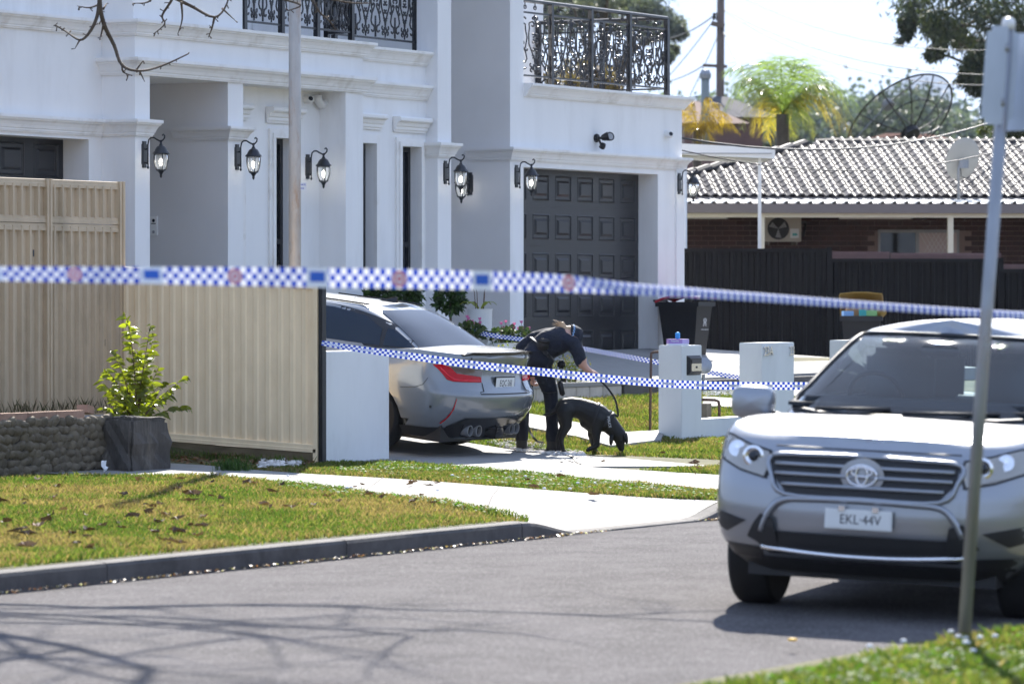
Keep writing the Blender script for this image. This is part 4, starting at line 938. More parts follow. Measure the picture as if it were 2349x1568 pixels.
def blob_mesh(rx,ry,rz,seed,n=14,k=10):
    r2=random.Random(seed); m=MB(); rows=[]
    ph=[r2.uniform(0,6.28) for _ in range(6)]
    for i in range(k+1):
        th=math.pi*i/k; rows.append([((1+.12*math.sin(3*a+ph[0])+.08*math.sin(5*a+ph[1]+2*th))*rx*math.sin(th)*math.cos(a),(1+.1*math.sin(4*a+ph[2]+th))*ry*math.sin(th)*math.sin(a),rz*math.cos(th)*(1+.08*math.sin(2*a+ph[3]))) for a in [2*math.pi*j/n for j in range(n+1)]])
    m.grid(rows); return m
tag(blob_mesh(.14,.14,.11,3).xf(b2_.matrix_basis@Matrix.Translation((.2,-.08,1.0))).build('rubbish_bag',M['bag_yellow'],smooth=True,fix=True),'stuffed mustard yellow bag on top of the overfilled bin','bag')
# ---------------------------------------------------------------- potted plants in front of the house
def leafcloud(name,parent,cen,rad,n,size,cols,m='leaf_attr',shell=.5,droop=0,asp=.45):
    n=int(n); u=rng.normal(size=(n,3)); u/=np.linalg.norm(u,axis=1)[:,None]; r=(shell+(1-shell)*rng.random(n))**.6
    C0=np.array(cen); P=C0+u*r[:,None]*np.array(rad)*(1+.15*np.sin(u[:,:1]*7+u[:,1:2]*5)); return leaves(name,parent,P,size,cols,m,droop,asp,u)
def leaves(name,parent,P,size,cols,m='leaf_attr',droop=0,asp=.45,nrm=None):
    n=len(P); d=rng.normal(size=(n,3)); 
    if nrm is not None: d+=nrm*.9
    d[:,2]-=droop; d/=np.linalg.norm(d,axis=1)[:,None]; s_=rng.normal(size=(n,3)); s_-=d*(s_*d).sum(1)[:,None]; s_/=np.linalg.norm(s_,axis=1)[:,None]
    sz=size*rng.uniform(.6,1.3,n)[:,None]; V=np.stack([P,P+d*sz*.5+s_*sz*asp*.5,P+d*sz,P+d*sz*.5-s_*sz*asp*.5],1)
    F=np.arange(n*4).reshape(n,4); cols=np.array(cols); c=cols[rng.integers(0,len(cols),n)]*rng.uniform(.55,1.35,n)[:,None]
    return npmesh(name,V.reshape(-1,3),F,M[m],np.repeat(np.c_[c,np.ones(n)],4,axis=0),parent,k=4)
gc=[(.035,.075,.018),(.05,.10,.02),(.025,.055,.015)]
def topiary(label,x,y,r,n):
    c=pn(x,y,n); zb=.93; t=thing('topiary_tree',label,'topiary',(c.x,c.y,zb),'ball topiary trees along the house')
    leafcloud('crown',t,c,(r,r,r*1.0),900,.075,gc,shell=.4,droop=.6)
    MB().tube([(c.x,c.y,zb+.3),(c.x+.01,c.y,c.z-.05)],.016,7).build('trunk',M['bark'],t)
    MB().lathe([(.10,0),(.15,.36),(.165,.38),(.165,.40),(.15,.40),(.14,.36),(.0,.36)],(c.x,c.y,zb),14).build('pot',M['pot_white'],t,auto=40)
topiary('ball topiary tree right of the tall pier, left of the white orchid pot',1033,683,.185,25.65); topiary('ball topiary tree just above the grey car roof fin',935,676,.17,25.75); topiary('ball topiary tree partly hidden behind the grey car roof',872,676,.16,25.8)
c=pn(1101,790,25.3); op=thing('orchid_pot','tall white woven pot with bare orchid stems','plant pot',(c.x,c.y,.93)); zt0=Z(1101,708,25.3)
MB().lathe([(.11,.93),(.135,1.2),(.15,zt0-.02),(.16,zt0),(.145,zt0),(.135,zt0-.04),(0,zt0-.04)],(c.x,c.y,0),20).build('pot',M['pot_white'],op,auto=40)
for i in range(4):
    a=rnd.uniform(0,6.28); tp=Vector((c.x+.1*math.cos(a),c.y+.1*math.sin(a),zt0+.33+rnd.uniform(-.05,.08)))
    MB().tube([(c.x+.05*math.cos(a),c.y+.05*math.sin(a),zt0-.04),(c.x+.06*math.cos(a),c.y+.07*math.sin(a),zt0+.2),tp],.005,5).build('stem',M['stem'],op)
for i in range(7):
    a=rnd.uniform(0,6.28); d=Vector((math.cos(a),math.sin(a),0)); q=Vector((-d.y,d.x,0)); b0_=Vector((c.x,c.y,zt0-.03)); P=[]
    for j in range(6):
        u=j/5; pt=b0_+d*(.26*u)+Vector((0,0,.12*math.sin(u*2.4))); wv=.022*math.sin(math.pi*min(1,u*.95+.05)); P.append([pt-q*wv,pt+Vector((0,0,-.006)),pt+q*wv])
    MB().grid(P).build('leaf',M['leaf'],op,smooth=True)
def planter(label,x0,x1,y,n,fl=True):
    a,b=S(x0,n),S(x1,n); z=Z((x0+x1)/2,y,n); t=thing('flower_planter',label,'planter',((a+b)/2,n,.9),'planters of pink flowers')
    MB().hexa([(a+.03,n-.09,.85),(b-.03,n-.09,.85),(b-.03,n+.09,.85),(a+.03,n+.09,.85),(a,n-.12,z),(b,n-.12,z),(b,n+.12,z),(a,n+.12,z)]).build('trough',M['pot_white'],t)
    leafcloud('foliage',t,((a+b)/2,n,z+.08),((b-a)/2+.03,.15,.10),320,.065,[(.03,.06,.02),(.06,.10,.03),(.10,.13,.05)],asp=.9)
    for k in range(9):
        px_=Vector((rnd.uniform(a,b),n+rnd.uniform(-.1,.1),z+rnd.uniform(.14,.24)))
        MB().tube([(px_.x,px_.y,z),px_],.003,4).build('stem',M['stem'],t)
        m=MB()
        for j in range(5):
            aa=j*1.257; d=Vector((math.cos(aa)*.5,math.sin(aa)*.5,.85)); q=Vector((-math.sin(aa),math.cos(aa),0)); m.add([px_,px_+d*.025+q*.014,px_+d*.05,px_+d*.025-q*.014],[(0,1,2,3)])
        m.build('flower',M['petal'],t)
planter('white trough of pink cyclamen beside the person',1135,1205,786,24.6); planter('pink cyclamen seen over the grey car boot below the white pot',1062,1100,775,24.9)
def hedge(label,x0,x1,y0,y1,n,cnt):
    a,b=S(x0,n),S(x1,n); zt1,zb1=Z((x0+x1)/2,y0,n),zt(a,n)+.0; t=thing('hedge',label,'hedge',((a+b)/2,n,zb1))
    k=max(2,int((b-a)/.22))
    for i in range(k):
        cx=a+(b-a)*(i+.5)/k; leafcloud('foliage',t,(cx,n,(zt1+zb1)/2),((b-a)/k*.75,.2,(zt1-zb1)/2),cnt/k,.045,[(.13,.14,.03),(.09,.12,.02),(.22,.19,.05)],shell=.3)
        MB().tube([(cx,n,zb1-.05),(cx+.02,n,zb1+.2)],.01,5).build('stem',M['stem'],t)
hedge('yellow-green clipped hedge left of the person behind the car boot',1130,1192,783,850,24.15,700); hedge('yellow-green clipped bush between the person and the reaching arm',1284,1330,806,870,24.15,600)
# ---------------------------------------------------------------- dark boundary fence on the right
def frame_at(px,dep,yaw):   # local frame: x to the right across the view, y away, z up
    o=pd(px,HZ,dep); o.z=0; c,s_=math.cos(yaw),math.sin(yaw); ex=RT*c+AX*s_; ey=AX*c-RT*s_
    return Matrix(((ex.x,ey.x,0,o.x),(ex.y,ey.y,0,o.y),(0,0,1,0),(0,0,0,1)))
DF=frame_at(1563,65.5,R(5)); dfi=DF.inverted()
def hit(px,py,Mx,yl=0):   # where a sight line meets the plane y=yl of a local frame
    I=Mx.inverted(); o=I@CAM; d=I.to_3x3()@ray(px,py); return o+d*((yl-o.y)/d.y)
dfence=thing('fence','tall charcoal ribbed steel fence stepping down to the right','fence',tuple(DF@Vector((0,0,.7))))
fd=M['fence_dark']
for x0,x1,yt in ((1555,1903,570),(1906,2296,593),(2299,2560,617)):
    a,b=hit(x0,yt,DF),hit(x1,yt,DF); zt_=(a.z+b.z)/2
    n0=len(bpy.data.objects); L=b.x-a.x
    m=MB(); q=0; pts=[]; pitch=.19
    while q<L:
        for u,d in ((0,0),(.2,0),(.26,1),(.50,1),(.56,0),(.76,0),(.79,.35),(.83,.35),(.86,0)):
            if q+u*pitch<L: pts.append((q+u*pitch,d))
        q+=pitch
    rows=[[tuple(DF@Vector((a.x+q,-.03*d,.45))),tuple(DF@Vector((a.x+q,-.03*d,zt_-.02)))] for q,d in pts]
    MB().grid(rows).build('panel_sheet',fd,dfence)
    MB().box(a.x-.02,b.x+.02,-.05,.03,zt_-.06,zt_).xf(DF).build('top_rail',fd,dfence); MB().box(a.x,b.x,-.05,.03,.44,.72).xf(DF).build('plinth',M['timber'],dfence)
    MB().box(b.x-.05,b.x+.03,-.06,.04,.4,zt_+.015).xf(DF).build('post',fd,dfence)
BF=frame_at(1903,67.5,R(5)); bf=thing('fence','brown steel fence showing above the charcoal fence','fence',tuple(BF@Vector((0,0,.7))))
for x0,x1,yt in ((1860,2040,577),(2043,2296,580),(2299,2560,606)):
    a,b=hit(x0,yt,BF),hit(x1,yt,BF); MB().box(a.x,b.x,-.02,.02,.5,a.z-.05).xf(BF).build('panel_sheet',M['fence_brown'],bf); MB().box(a.x,b.x,-.035,.035,a.z-.05,a.z).xf(BF).build('top_rail',M['fence_brown'],bf)
# ---------------------------------------------------------------- neighbour's brick house
NF=frame_at(1575,70,R(4)); H=lambda x,y,yl=0: hit(x,y,NF,yl)
nh=thing('house','single storey dark brick house with a grey tiled hip roof and a lean-to patio','house',tuple(NF@Vector((4,3,.8))))
WY=2.9; xr=13.0; xl=H(1560,550,WY).x-1.5
zbt,zbb=H(1900,497,WY).z,2.25
wx0,wx1=H(2014,540,WY).x,H(2200,540,WY).x; wz0=H(2100,600,WY).z; wz1=H(2100,527,WY).z
mo=MB(); mo.box(xl,xr,WY+.012,WY+.25,.6,zbt+.2); mo.xf(NF).build('wall',M['mortar'],nh)
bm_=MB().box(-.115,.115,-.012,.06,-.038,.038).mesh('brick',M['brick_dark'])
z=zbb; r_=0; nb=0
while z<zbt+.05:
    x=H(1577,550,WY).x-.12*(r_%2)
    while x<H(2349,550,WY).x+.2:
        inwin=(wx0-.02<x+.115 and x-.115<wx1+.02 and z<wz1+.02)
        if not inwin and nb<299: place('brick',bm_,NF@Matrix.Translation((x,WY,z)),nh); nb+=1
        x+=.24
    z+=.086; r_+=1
wi=MB().box(wx0,wx1,WY-.02,WY+.02,wz1-.05,wz1).box(wx0,wx0+.04,WY-.02,WY+.02,wz0,wz1-.05).box(wx1-.04,wx1,WY-.02,WY+.02,wz0,wz1-.05).box(H(2104,540,WY).x-.03,H(2104,540,WY).x+.03,WY-.02,WY+.02,wz0,wz1-.05).xf(NF).build('window',M['plastic_grey'],nh)
xm=H(2104,540,WY).x
MB().box(wx0+.04,xm-.03,WY-.012,WY-.004,wz0,wz1-.05).xf(NF).build('pane',M['glass_dark'],wi); MB().box(xm+.03,wx1-.04,WY-.012,WY-.004,wz0,wz1-.05).xf(NF).build('frosted_pane',mat('frosted',(.55,.44,.42),.5),wi)
gr=MB()
w_=wx1-.04-xm-.03; hh=wz1-.05-wz0
for k in range(-8,22):
    for s_ in (-1,1):
        x0=xm+.03+k*.075; pts=[]
        for t_ in (0,1):
            pts.append((x0+(s_*hh*.6*t_ if s_>0 else hh*.6*(1-t_)) ,WY-.02,wz0+hh*t_))
        if min(p[0] for p in pts)>=xm+.02 and max(p[0] for p in pts)<=wx1-.03: gr.tube(pts,.004,4)
gr.xf(NF).build('security_grille',M['plastic_white'],wi)
# roof of separate tiles
ey=2.3; ze=H(1900,449,ey).z; ry=6.4; zr_=H(2200,326,ry).z; slope=math.atan2(zr_-ze,ry-ey); hx0=H(1872,324,ry).x; hxe=hx0-(ry-ey)*1.02
MB().add([(hxe,ey,ze-.05),(xr,ey,ze-.05),(xr,ry,zr_-.05),(hx0,ry,zr_-.05),(hxe,ry+4,ze-.05),(xr,ry+4,ze-.05)],[(0,1,2,3),(0,3,4),(3,2,5,4)]).xf(NF).build('roof_deck',M['gutter_brown'],nh)
tw,tl=.33,.345; m=MB(); P=[]
for v in (0,1):
    row=[]
    for i in range(13):
        u=i/12; a=u*2*2*math.pi; row.append((tw*u-.004*0,-tl*.5+tl*1.12*v,.024*(1-math.cos(a))+(.022 if v==0 else .004)))
    P.append(row)
m.grid(P); b=len(m.v); m.v+=[(x,y,z) for x,y,z in P[0]]+[(x,y,z-.03) for x,y,z in P[0]]
for i in range(12): m.f.append((b+i+1,b+i,b+13+i,b+14+i))
tm=m.mesh('roof_tile',M['tile'],False)
for p_ in tm.polygons[:12]: p_.use_smooth=True
rows_=int(((ry-ey)/math.cos(slope))/tl)+1; nt_=0
for r_ in range(rows_):
    d=tl*(r_+.5); y=ey-.06+d*math.cos(slope); z=ze-.02+d*math.sin(slope); left=hxe+(y-ey)*1.02+.05; x=left-(left%tw)+ (tw if left%tw else 0)
    while x<H(2349,400,y).x+.6 and nt_<299:
        if x>H(1560,400,y).x-.3: place('roof_tile',tm,NF@Matrix.Translation((x,y,z))@Matrix.Rotation(slope,4,'X'),nh); nt_+=1
        x+=tw
rc=MB().tube([(-.21,0,0),(.21,0,0)],.11,8).mesh('ridge_cap',M['tile'])
L=(Vector((hx0,ry,zr_))-Vector((hxe,ey,ze))).length; dv=(Vector((hx0,ry,zr_))-Vector((hxe,ey,ze)))/L; k=int(L/.4)
for i in range(k):
    c=Vector((hxe,ey,ze))+dv*(.4*(i+.5)); q=dv.to_track_quat('X','Z').to_matrix().to_4x4()
    place('ridge_cap',rc,NF@Matrix.Translation(c+Vector((0,0,.02)))@q@Matrix.Rotation(R(-4),4,'Y')@Matrix.Diagonal((1,1,.6,1)),nh)
x=hx0
while x<H(2349,324,ry).x+.5: place('ridge_cap',rc,NF@Matrix.Translation((x+.2,ry,zr_+.0))@Matrix.Rotation(R(-3),4,'Y')@Matrix.Diagonal((1,1,.6,1)),nh); x+=.4
MB().box(hxe,xr,ey-.14,ey,ze-.13,ze-.03).box(hxe,xr,ey,ey+.03,ze-.2,ze-.04).xf(NF).build('gutter',M['gutter_brown'],nh)
MB().box(hxe,xr,ey,WY+.3,ze-.24,ze-.2).xf(NF).build('eave_soffit',M['cream_timber'],nh)
# lean-to patio
zp=H(1900,466,0).z; zp2=H(1900,489,0).z; x0=H(1560,470,0).x-1
pr=MB(); q=x0; rows=[]
while q<xr:
    for u,d in ((0,0),(.28,0),(.32,.03),(.42,.03),(.46,0)): rows.append([(q+u*.42,-.06,zp+d),(q+u*.42,ey-.02,zp+.10+d)])
    q+=.2
MB().grid(rows).xf(NF).build('patio_roof',M['patio_roof'],nh)
MB().box(x0,xr,-.09,-.0,zp2,zp-.01).xf(NF).build('patio_gutter',M['gutter_brown'],nh); MB().box(x0,xr,.0,.08,zp2-.07,zp2+.06).xf(NF).build('patio_beam',M['cream_timber'],nh)
MB().box(x0,xr,.08,ey,zp2+.05,zp2+.07).xf(NF).build('patio_ceiling',M['plastic_white'],nh)
for px in (2180,1747,2700):
    a=H(px,540,0.04); MB().box(a.x-.045,a.x+.045,.0,.09,.7,zp2-.0701).xf(NF).build('patio_post',M['cream_timber'],nh)
for a,b in ((1430,1665),(1926,2088)):
    p,q=H(a,498,2.2),H(b,498,2.2); zz=H(2000,491,1.2).z
    lt_=thing('batten_light','long white batten light under the patio, '+('left end beside the white house' if a<1500 else 'above the brick house window'),'light',tuple(NF@Vector((p.x,1.2,zz))))
    p,q=H(a,498,1.2),H(b,498,1.2); MB().box(p.x,q.x,1.14,1.26,zz-.085,zz).xf(NF).build('housing',M['plastic_white'],lt_); MB().box(q.x+.001,q.x+.03,1.13,1.27,zz-.09,zz+.0).xf(NF).build('end_cap',M['plastic_grey'],lt_)
# air conditioner
a,b=H(1755,495,2.3),H(1838,495,2.3); z0,z1=H(1800,554,2.3).z,H(1800,495,2.3).z
ac=thing('air_conditioner','pale outdoor air conditioner unit on the brick wall','air conditioner',tuple(NF@Vector((a.x,2.3,z0))))
MB().box(a.x,b.x,2.3,2.62,z0,z1).xf(NF).build('cabinet',mat('ac_cream',(.45,.41,.36),.6),ac)
cx,cz=H(1785,524,2.3).x,(z0+z1)/2; rr=(z1-z0)*.42
MB().lathe([(rr,0),(rr,.012),(rr*.9,.012),(rr*.9,.004),(0,.004)],(cx,2.3,cz),20,M=Matrix.Rotation(R(90),4,'X')).xf(NF).build('fan_opening',M['plastic_black'],ac)
fb=MB()
for k in range(3):
    a_=k*2.094+.5; c_,s_=math.cos(a_),math.sin(a_); fb.add([(cx,2.283,cz),(cx+rr*.85*c_-.3*rr*s_,2.28,cz+rr*.85*s_+.3*rr*c_),(cx+rr*.8*c_+.25*rr*s_,2.286,cz+rr*.8*s_-.25*rr*c_)],[(0,1,2)])
fb.xf(NF).build('fan_blades',M['plastic_grey'],ac)
gr=MB()
for k in range(5): gr.tube([(cx+rr*(.2+.2*k)*math.cos(t),2.272,cz+rr*(.2+.2*k)*math.sin(t)) for t in np.linspace(0,2*math.pi,21)],.004,4,False)
gr.xf(NF).build('fan_guard',M['plastic_black'],ac)
MB().box(b.x-.19,b.x-.04,2.296,2.2999,z0+.06,z0+.22).xf(NF).build('sticker',M['paper'],ac); MB().box(b.x-.15,b.x-.07,2.293,2.2959,z0+.1,z0+.14).xf(NF).build('sticker_print',M['carton_teal'],ac)
MB().box(a.x+.05,a.x+.09,2.35,WY,z0-.05,z0-.001).box(b.x-.09,b.x-.05,2.35,WY,z0-.05,z0-.001).xf(NF).build('bracket',M['gutter_brown'],ac)
MB().tube([(b.x+.001,2.5,z1-.12),(b.x+.12,2.6,z1-.1),(b.x+.13,2.75,z1-.2),(b.x+.1,2.8,z0+.1)],.02,6).xf(NF).build('hose',M['plastic_black'],ac)
# white flat canopy beside the garage
CF=frame_at(1566,66.6,R(3)); cp=thing('canopy','white flat carport canopy with a slim post behind the garage','canopy',tuple(CF@Vector((1,0,.8))))
a,b=hit(1540,340,CF),hit(1778,350,CF); z1,z0=hit(1700,340,CF).z,hit(1700,364,CF).z
MB().hexa([(a.x,0,z0+.07),(b.x,0,z0),(b.x,2.2,z0),(a.x,2.2,z0+.07),(a.x,0,z1+.08),(b.x,0,z1-.0),(b.x,2.2,z1),(a.x,2.2,z1+.08)]).xf(CF).build('roof_slab',M['roof_white'],cp)
MB().box(a.x,b.x-.05,-.02,-.004,z1-.09,z1-.075).xf(CF).build('flashing',M['plastic_grey'],cp)
p=hit(1744.5,400,CF); MB().box(p.x-.025,p.x+.025,.1,.15,.75,z0+.02).xf(CF).build('post',M['roof_white'],cp)
p=hit(1571,500,CF); MB().tube([CF@Vector((p.x,.1,.7)),CF@Vector((p.x,.1,z0))],.045,10).build('downpipe',M['roof_white'],cp,smooth=True)
# satellite dishes
c=H(2213,367,1.9); sd=thing('satellite_dish','solid grey satellite dish on a pole above the patio roof','satellite dish',tuple(NF@Vector((c.x-.1,1.9,H(2199,447,1.9).z))))
Md=NF@Matrix.Translation(c)@Matrix.Rotation(R(22),4,'Z')@Matrix.Rotation(R(-72),4,'X')@Matrix.Diagonal((.92,1.05,1,1))
MB().lathe([(.0,0),(.15,.012),(.28,.04),(.355,.07),(.36,.075),(.35,.078),(.28,.05),(.15,.02),(0,.008)],M=Md,n=28).build('reflector',M['dish_grey'],sd,auto=50)
b0=NF@Vector((H(2198,440,1.9).x,1.86,zp+.05)); t0=NF@(c+Vector((-.09,-.06,-.08)))
MB().tube([b0,(b0.x,b0.y,t0.z-.05),t0],.025,8).build('mast',M['galv'],sd,smooth=True); Mb=NF@Matrix.Translation(c+Vector((-.03,-.07,-.05)))
MB().box(-.08,.08,-.04,.05,-.09,.05).xf(Mb).build('bracket',M['galv'],sd)
MB().tube([t0,t0+Vector((.05,0,-.2)),NF@(c+Vector((.09,-.05,-.35))),NF@(c+Vector((.15,0,-.42)))],.008,5).build('cable',M['wire'],sd)
D0=93; hub=pd(2087,305,D0); bd_=thing('satellite_dish','large open mesh satellite dish behind the tiled roof','satellite dish',(hub.x,hub.y,.9))
# plane of the rim from three rim sight points, tilted back towards the sky
rimc=pd(2080,262,D0-.25); axis=(RT*-.46+AX*.56+Vector((0,0,.68))).normalized(); ex=axis.cross(Vector((0,0,1))).normalized(); eyv=axis.cross(ex); RR=1.33
MM=Matrix(((ex.x,eyv.x,axis.x,hub.x),(ex.y,eyv.y,axis.y,hub.y),(ex.z,eyv.z,axis.z,hub.z),(0,0,0,1)))
par=lambda r:.42*(r/RR)**2
MB().tube([MM@Vector((RR*math.cos(t),RR*math.sin(t),par(RR))) for t in np.linspace(0,2*math.pi,49)],.022,6,False).build('rim',M['iron'],bd_)
MB().tube([MM@Vector((.62*RR*math.cos(t),.62*RR*math.sin(t),par(.62*RR))) for t in np.linspace(0,2*math.pi,37)],.012,5,False).build('ring',M['iron'],bd_)
for k in range(12): t=k*math.pi/6+.1; MB().tube([MM@Vector((r*math.cos(t),r*math.sin(t),par(r))) for r in np.linspace(.12,RR,7)],.016,5).build('rib',M['iron'],bd_)
rows=[[MM@Vector((r*math.cos(t),r*math.sin(t),par(r)+.004)) for t in np.linspace(0,2*math.pi,37)] for r in np.linspace(.1,RR,6)]
MB().grid(rows).build('mesh_surface',M['dish_mesh'],bd_)
fd_=MM@Vector((0,0,.95)); 
for k in range(3): t=k*2.094+.4; MB().tube([MM@Vector((RR*.98*math.cos(t),RR*.98*math.sin(t),par(RR))),fd_],.014,5).build('feed_strut',M['galv'],bd_)
MB().lathe([(0,-.09),(.13,-.09),(.14,-.05),(.14,.05),(.09,.09),(0,.1)],M=Matrix.Translation(fd_)@MM.to_3x3().to_4x4(),n=14).build('feed_horn',M['plastic_grey'],bd_)
MB().tube([(hub.x,hub.y,.6),(hub.x,hub.y,hub.z-.15),hub],[.11,.11,.13],12).lathe([(.0,-.1),(.2,-.1),(.22,.04),(0,.06)],M=MM,n=14).build('mount',M['iron'],bd_)
# ---------------------------------------------------------------- power pole, wires, chimney, far roofs
PD=118; pp_=pd(1652,683,PD); pw=thing('power_pole','tall timber power pole with crossarms behind the palm tree','power pole',(pp_.x,pp_.y,.8))
MB().tube([(pp_.x,pp_.y,.5),pd(1652,230,PD),pd(1654,-120,PD)],[.13,.115,.1],10).build('shaft',M['pole_wood'],pw,smooth=True)
MB().tube([pd(1632,54,PD-.1),pd(1662,60,PD-.1)],.09,4).build('crossarm',M['pole_wood'],pw); MB().tube([pd(1612,150,PD),pd(1668,153,PD)],.06,4).build('crossarm',M['pole_wood'],pw)
for x,y in ((1638,36),(1646,38),(1658,26)): c=pd(x,y,PD); MB().lathe([(.03,-.12),(.06,-.08),(.035,-.05),(.06,-.02),(.03,.02),(.05,.05),(0,.09)],tuple(c),8).build('insulator',M['plastic_black'],pw,smooth=True)
def wire(label,a,b,sag,r=.012,n=14):
    P=[]
    for i in range(n+1):
        u=i/n; p=a.lerp(b,u); p=p-Vector((0,0,sag*4*u*(1-u))); P.append(p)
    tag(MB().tube(P,r,5).build('overhead_wire',M['wire'],smooth=True),label,'wire','overhead wires')
wire('thin overhead wire rising from the pole to the upper right sky',pd(1660,22,PD),pd(2560,150,PD-30),.8,.012)
wire('second overhead wire just below the upper one, right of the power pole',pd(1660,24,PD),pd(2560,170,PD-40),.9,.01)
wire('faint overhead wire near the top edge of the sky',pd(1660,-30,PD),pd(2560,80,PD-30),.9,.01)
wire('stay wire slanting down left from the power pole towards the balcony',pd(1640,42,PD),pd(1500,210,PD+20),.1,.014)
wire('second stay wire slanting down left, nearer the pole',pd(1650,75,PD),pd(1572,240,PD+15),.05,.012)
wire('stay wire slanting down right from the power pole into the palm',pd(1656,65,PD),pd(1720,200,PD-10),.05,.014)
wire('thick cable looping from the pole crossarm to the left behind the balcony',pd(1645,30,PD),pd(1440,70,PD+30),.5,.02)
wire('service cable from the lower crossarm to the left behind the balcony',pd(1612,152,PD),pd(1440,180,PD+25),.3,.016)
wire('dark twisted service cable crossing in front of the palm and mesh dish',pd(1560,316,61),pd(2420,222,80),.5,.016)
wire('thin cable over the tiled roof ridge to the small dish',pd(1560,344,61),pd(2420,305,72),.45,.009)
c=pd(1618,200,100); ch=thing('chimney_flue','grey green cylindrical flue beside the power pole','flue',(c.x,c.y,2.5))
MB().tube([pd(1618,330,100),pd(1618,178,100)],.10,14).build('shaft',mat('flue',(.23,.26,.25),.6),ch,smooth=True); MB().lathe([(.13,-.05),(.14,.06),(.09,.16),(0,.17)],tuple(pd(1618,176,100)),12).build('cowl',M['galv'],ch)
def far_house(label,px0,px1,py_e,py_r,dep,wallc,roofc):
    F=frame_at(px0,dep,R(8)); a=hit(px0,py_e,F); b=hit(px1,py_e,F); r_=hit((px0+px1)/2,py_r,F,3.5); t=thing('house',label,'house',tuple(F@Vector((a.x+2,2,.8))))
    MB().box(a.x+.4,b.x-.4,.4,6.6,.5,a.z).xf(F).build('wall',wallc,t)
    L=b.x-a.x; MB().add([(a.x,0,a.z),(b.x,0,a.z),(b.x,7,a.z),(a.x,7,a.z),(a.x+min(3,L*.35),3.5,r_.z),(b.x-min(3,L*.35),3.5,r_.z)],[(0,1,5,4),(1,2,5),(2,3,4,5),(3,0,4),(3,2,1,0)]).xf(F).build('roof',roofc,t)
mat('far_roof',(.22,.165,.14),.95,var=.2,vs=3,spec=.05); mat('far_roof2',(.10,.098,.105),.9,spec=.05,var=.2,vs=3)
far_house('far tan roofed house showing beneath the palm leaves',1540,1720,282,232,104,M['fence_brown'],M['far_roof'])
far_house('far grey roofed house beside the power pole',1610,1790,268,222,112,M['fence_brown'],M['far_roof2'])
far_house('far red roofed house behind the mesh dish',1990,2290,336,306,120,M['stucco'],mat('far_roof3',(.16,.08,.065),.95,spec=.05))
# ---------------------------------------------------------------- trees
def limb_tree(t,base,top,r0,limbs,bm_='bark'):
    MB().tube([base,base.lerp(top,.5)+Vector((.1,.1,0)),top],[r0,r0*.7,r0*.4],9).build('trunk',M[bm_],t,smooth=True)
    for e in limbs: s0=base.lerp(top,rnd.uniform(.45,.95)); MB().tube([s0,s0.lerp(e,.5)+Vector((0,0,.4)),e],[r0*.35,r0*.2,r0*.06],6).build('limb',M[bm_],t,smooth=True)
def gum(label,dep,clumps,size,cols,n,base_px,droop=1.2,groups=None):
    b=pd(base_px,683,dep); b.z=.6; cs=[pd(x,y,dep+rnd.uniform(-2,2)) for x,y,_ in clumps]; t=thing('gum_tree',label,'tree',tuple(b),'gum trees behind the houses')
    top=max(cs,key=lambda c:c.z); limb_tree(t,b,Vector((b.x,b.y,top.z)),.3,cs)
    P=[]
    for (x,y,r),c in zip(clumps,cs):
        sr=r*dep/FP
        for k in range(10):
            c2=c+Vector((rnd.gauss(0,.65),rnd.gauss(0,.65),rnd.gauss(0,.55)))*sr; m=int(n/len(clumps)/10)
            P.append(np.array(c2)+rng.normal(size=(m,3))*sr*np.array([.26,.26,.30]))
    leaves('crown',t,np.concatenate(P),size,cols,'gum_leaf',droop,.28)
gd=[(.045,.062,.035),(.07,.085,.05),(.03,.042,.03),(.09,.10,.055)]
cl=[(2110,15,40),(2165,50,42),(2215,20,55),(2270,60,60),(2330,30,70),(2400,50,80),(2200,95,28),(2160,80,24),(2290,110,45),(2360,130,60),(2240,140,26),(2215,165,16),(2255,190,22),(2310,180,40),(2290,235,30),(2345,230,40),(2380,260,50),(2400,150,70),(2140,115,14),(2080,60,16),(2320,280,24)]
cl+=[(2150,-60,70),(2260,-60,90),(2400,-60,100)]
gum('tall dark gum tree at the upper right behind the street sign',105,cl,.16,gd,32000,2420)
cl=[(1260,5,30),(1300,18,32),(1345,8,34),(1390,20,34),(1435,12,34),(1480,28,34),(1515,45,30),(1540,62,22),(1558,70,14),(1500,75,18),(1460,60,20),(1545,110,9),(1535,125,7),(1400,55,18),(1330,45,20),(1260,40,20),(1400,-40,60),(1300,-40,50),(1480,-30,45)]
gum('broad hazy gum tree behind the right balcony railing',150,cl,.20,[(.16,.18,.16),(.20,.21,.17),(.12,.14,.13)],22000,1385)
gum('golden brown leafed tree seen through the balcony railing',90,[(1300,165,22),(1340,175,26),(1380,178,24),(1345,150,16),(1310,195,20),(1400,190,18),(1260,175,16)],.11,[(.22,.15,.05),(.30,.20,.07),(.14,.12,.05)],5000,1340,.2)
gum('green tree behind the mesh dish at the right',110,[(2300,270,26),(2330,300,28),(2280,300,22),(2350,255,26),(2310,320,26),(2335,318,16)],.12,[(.09,.12,.03),(.15,.17,.04),(.06,.08,.03)],6000,2310,.3)
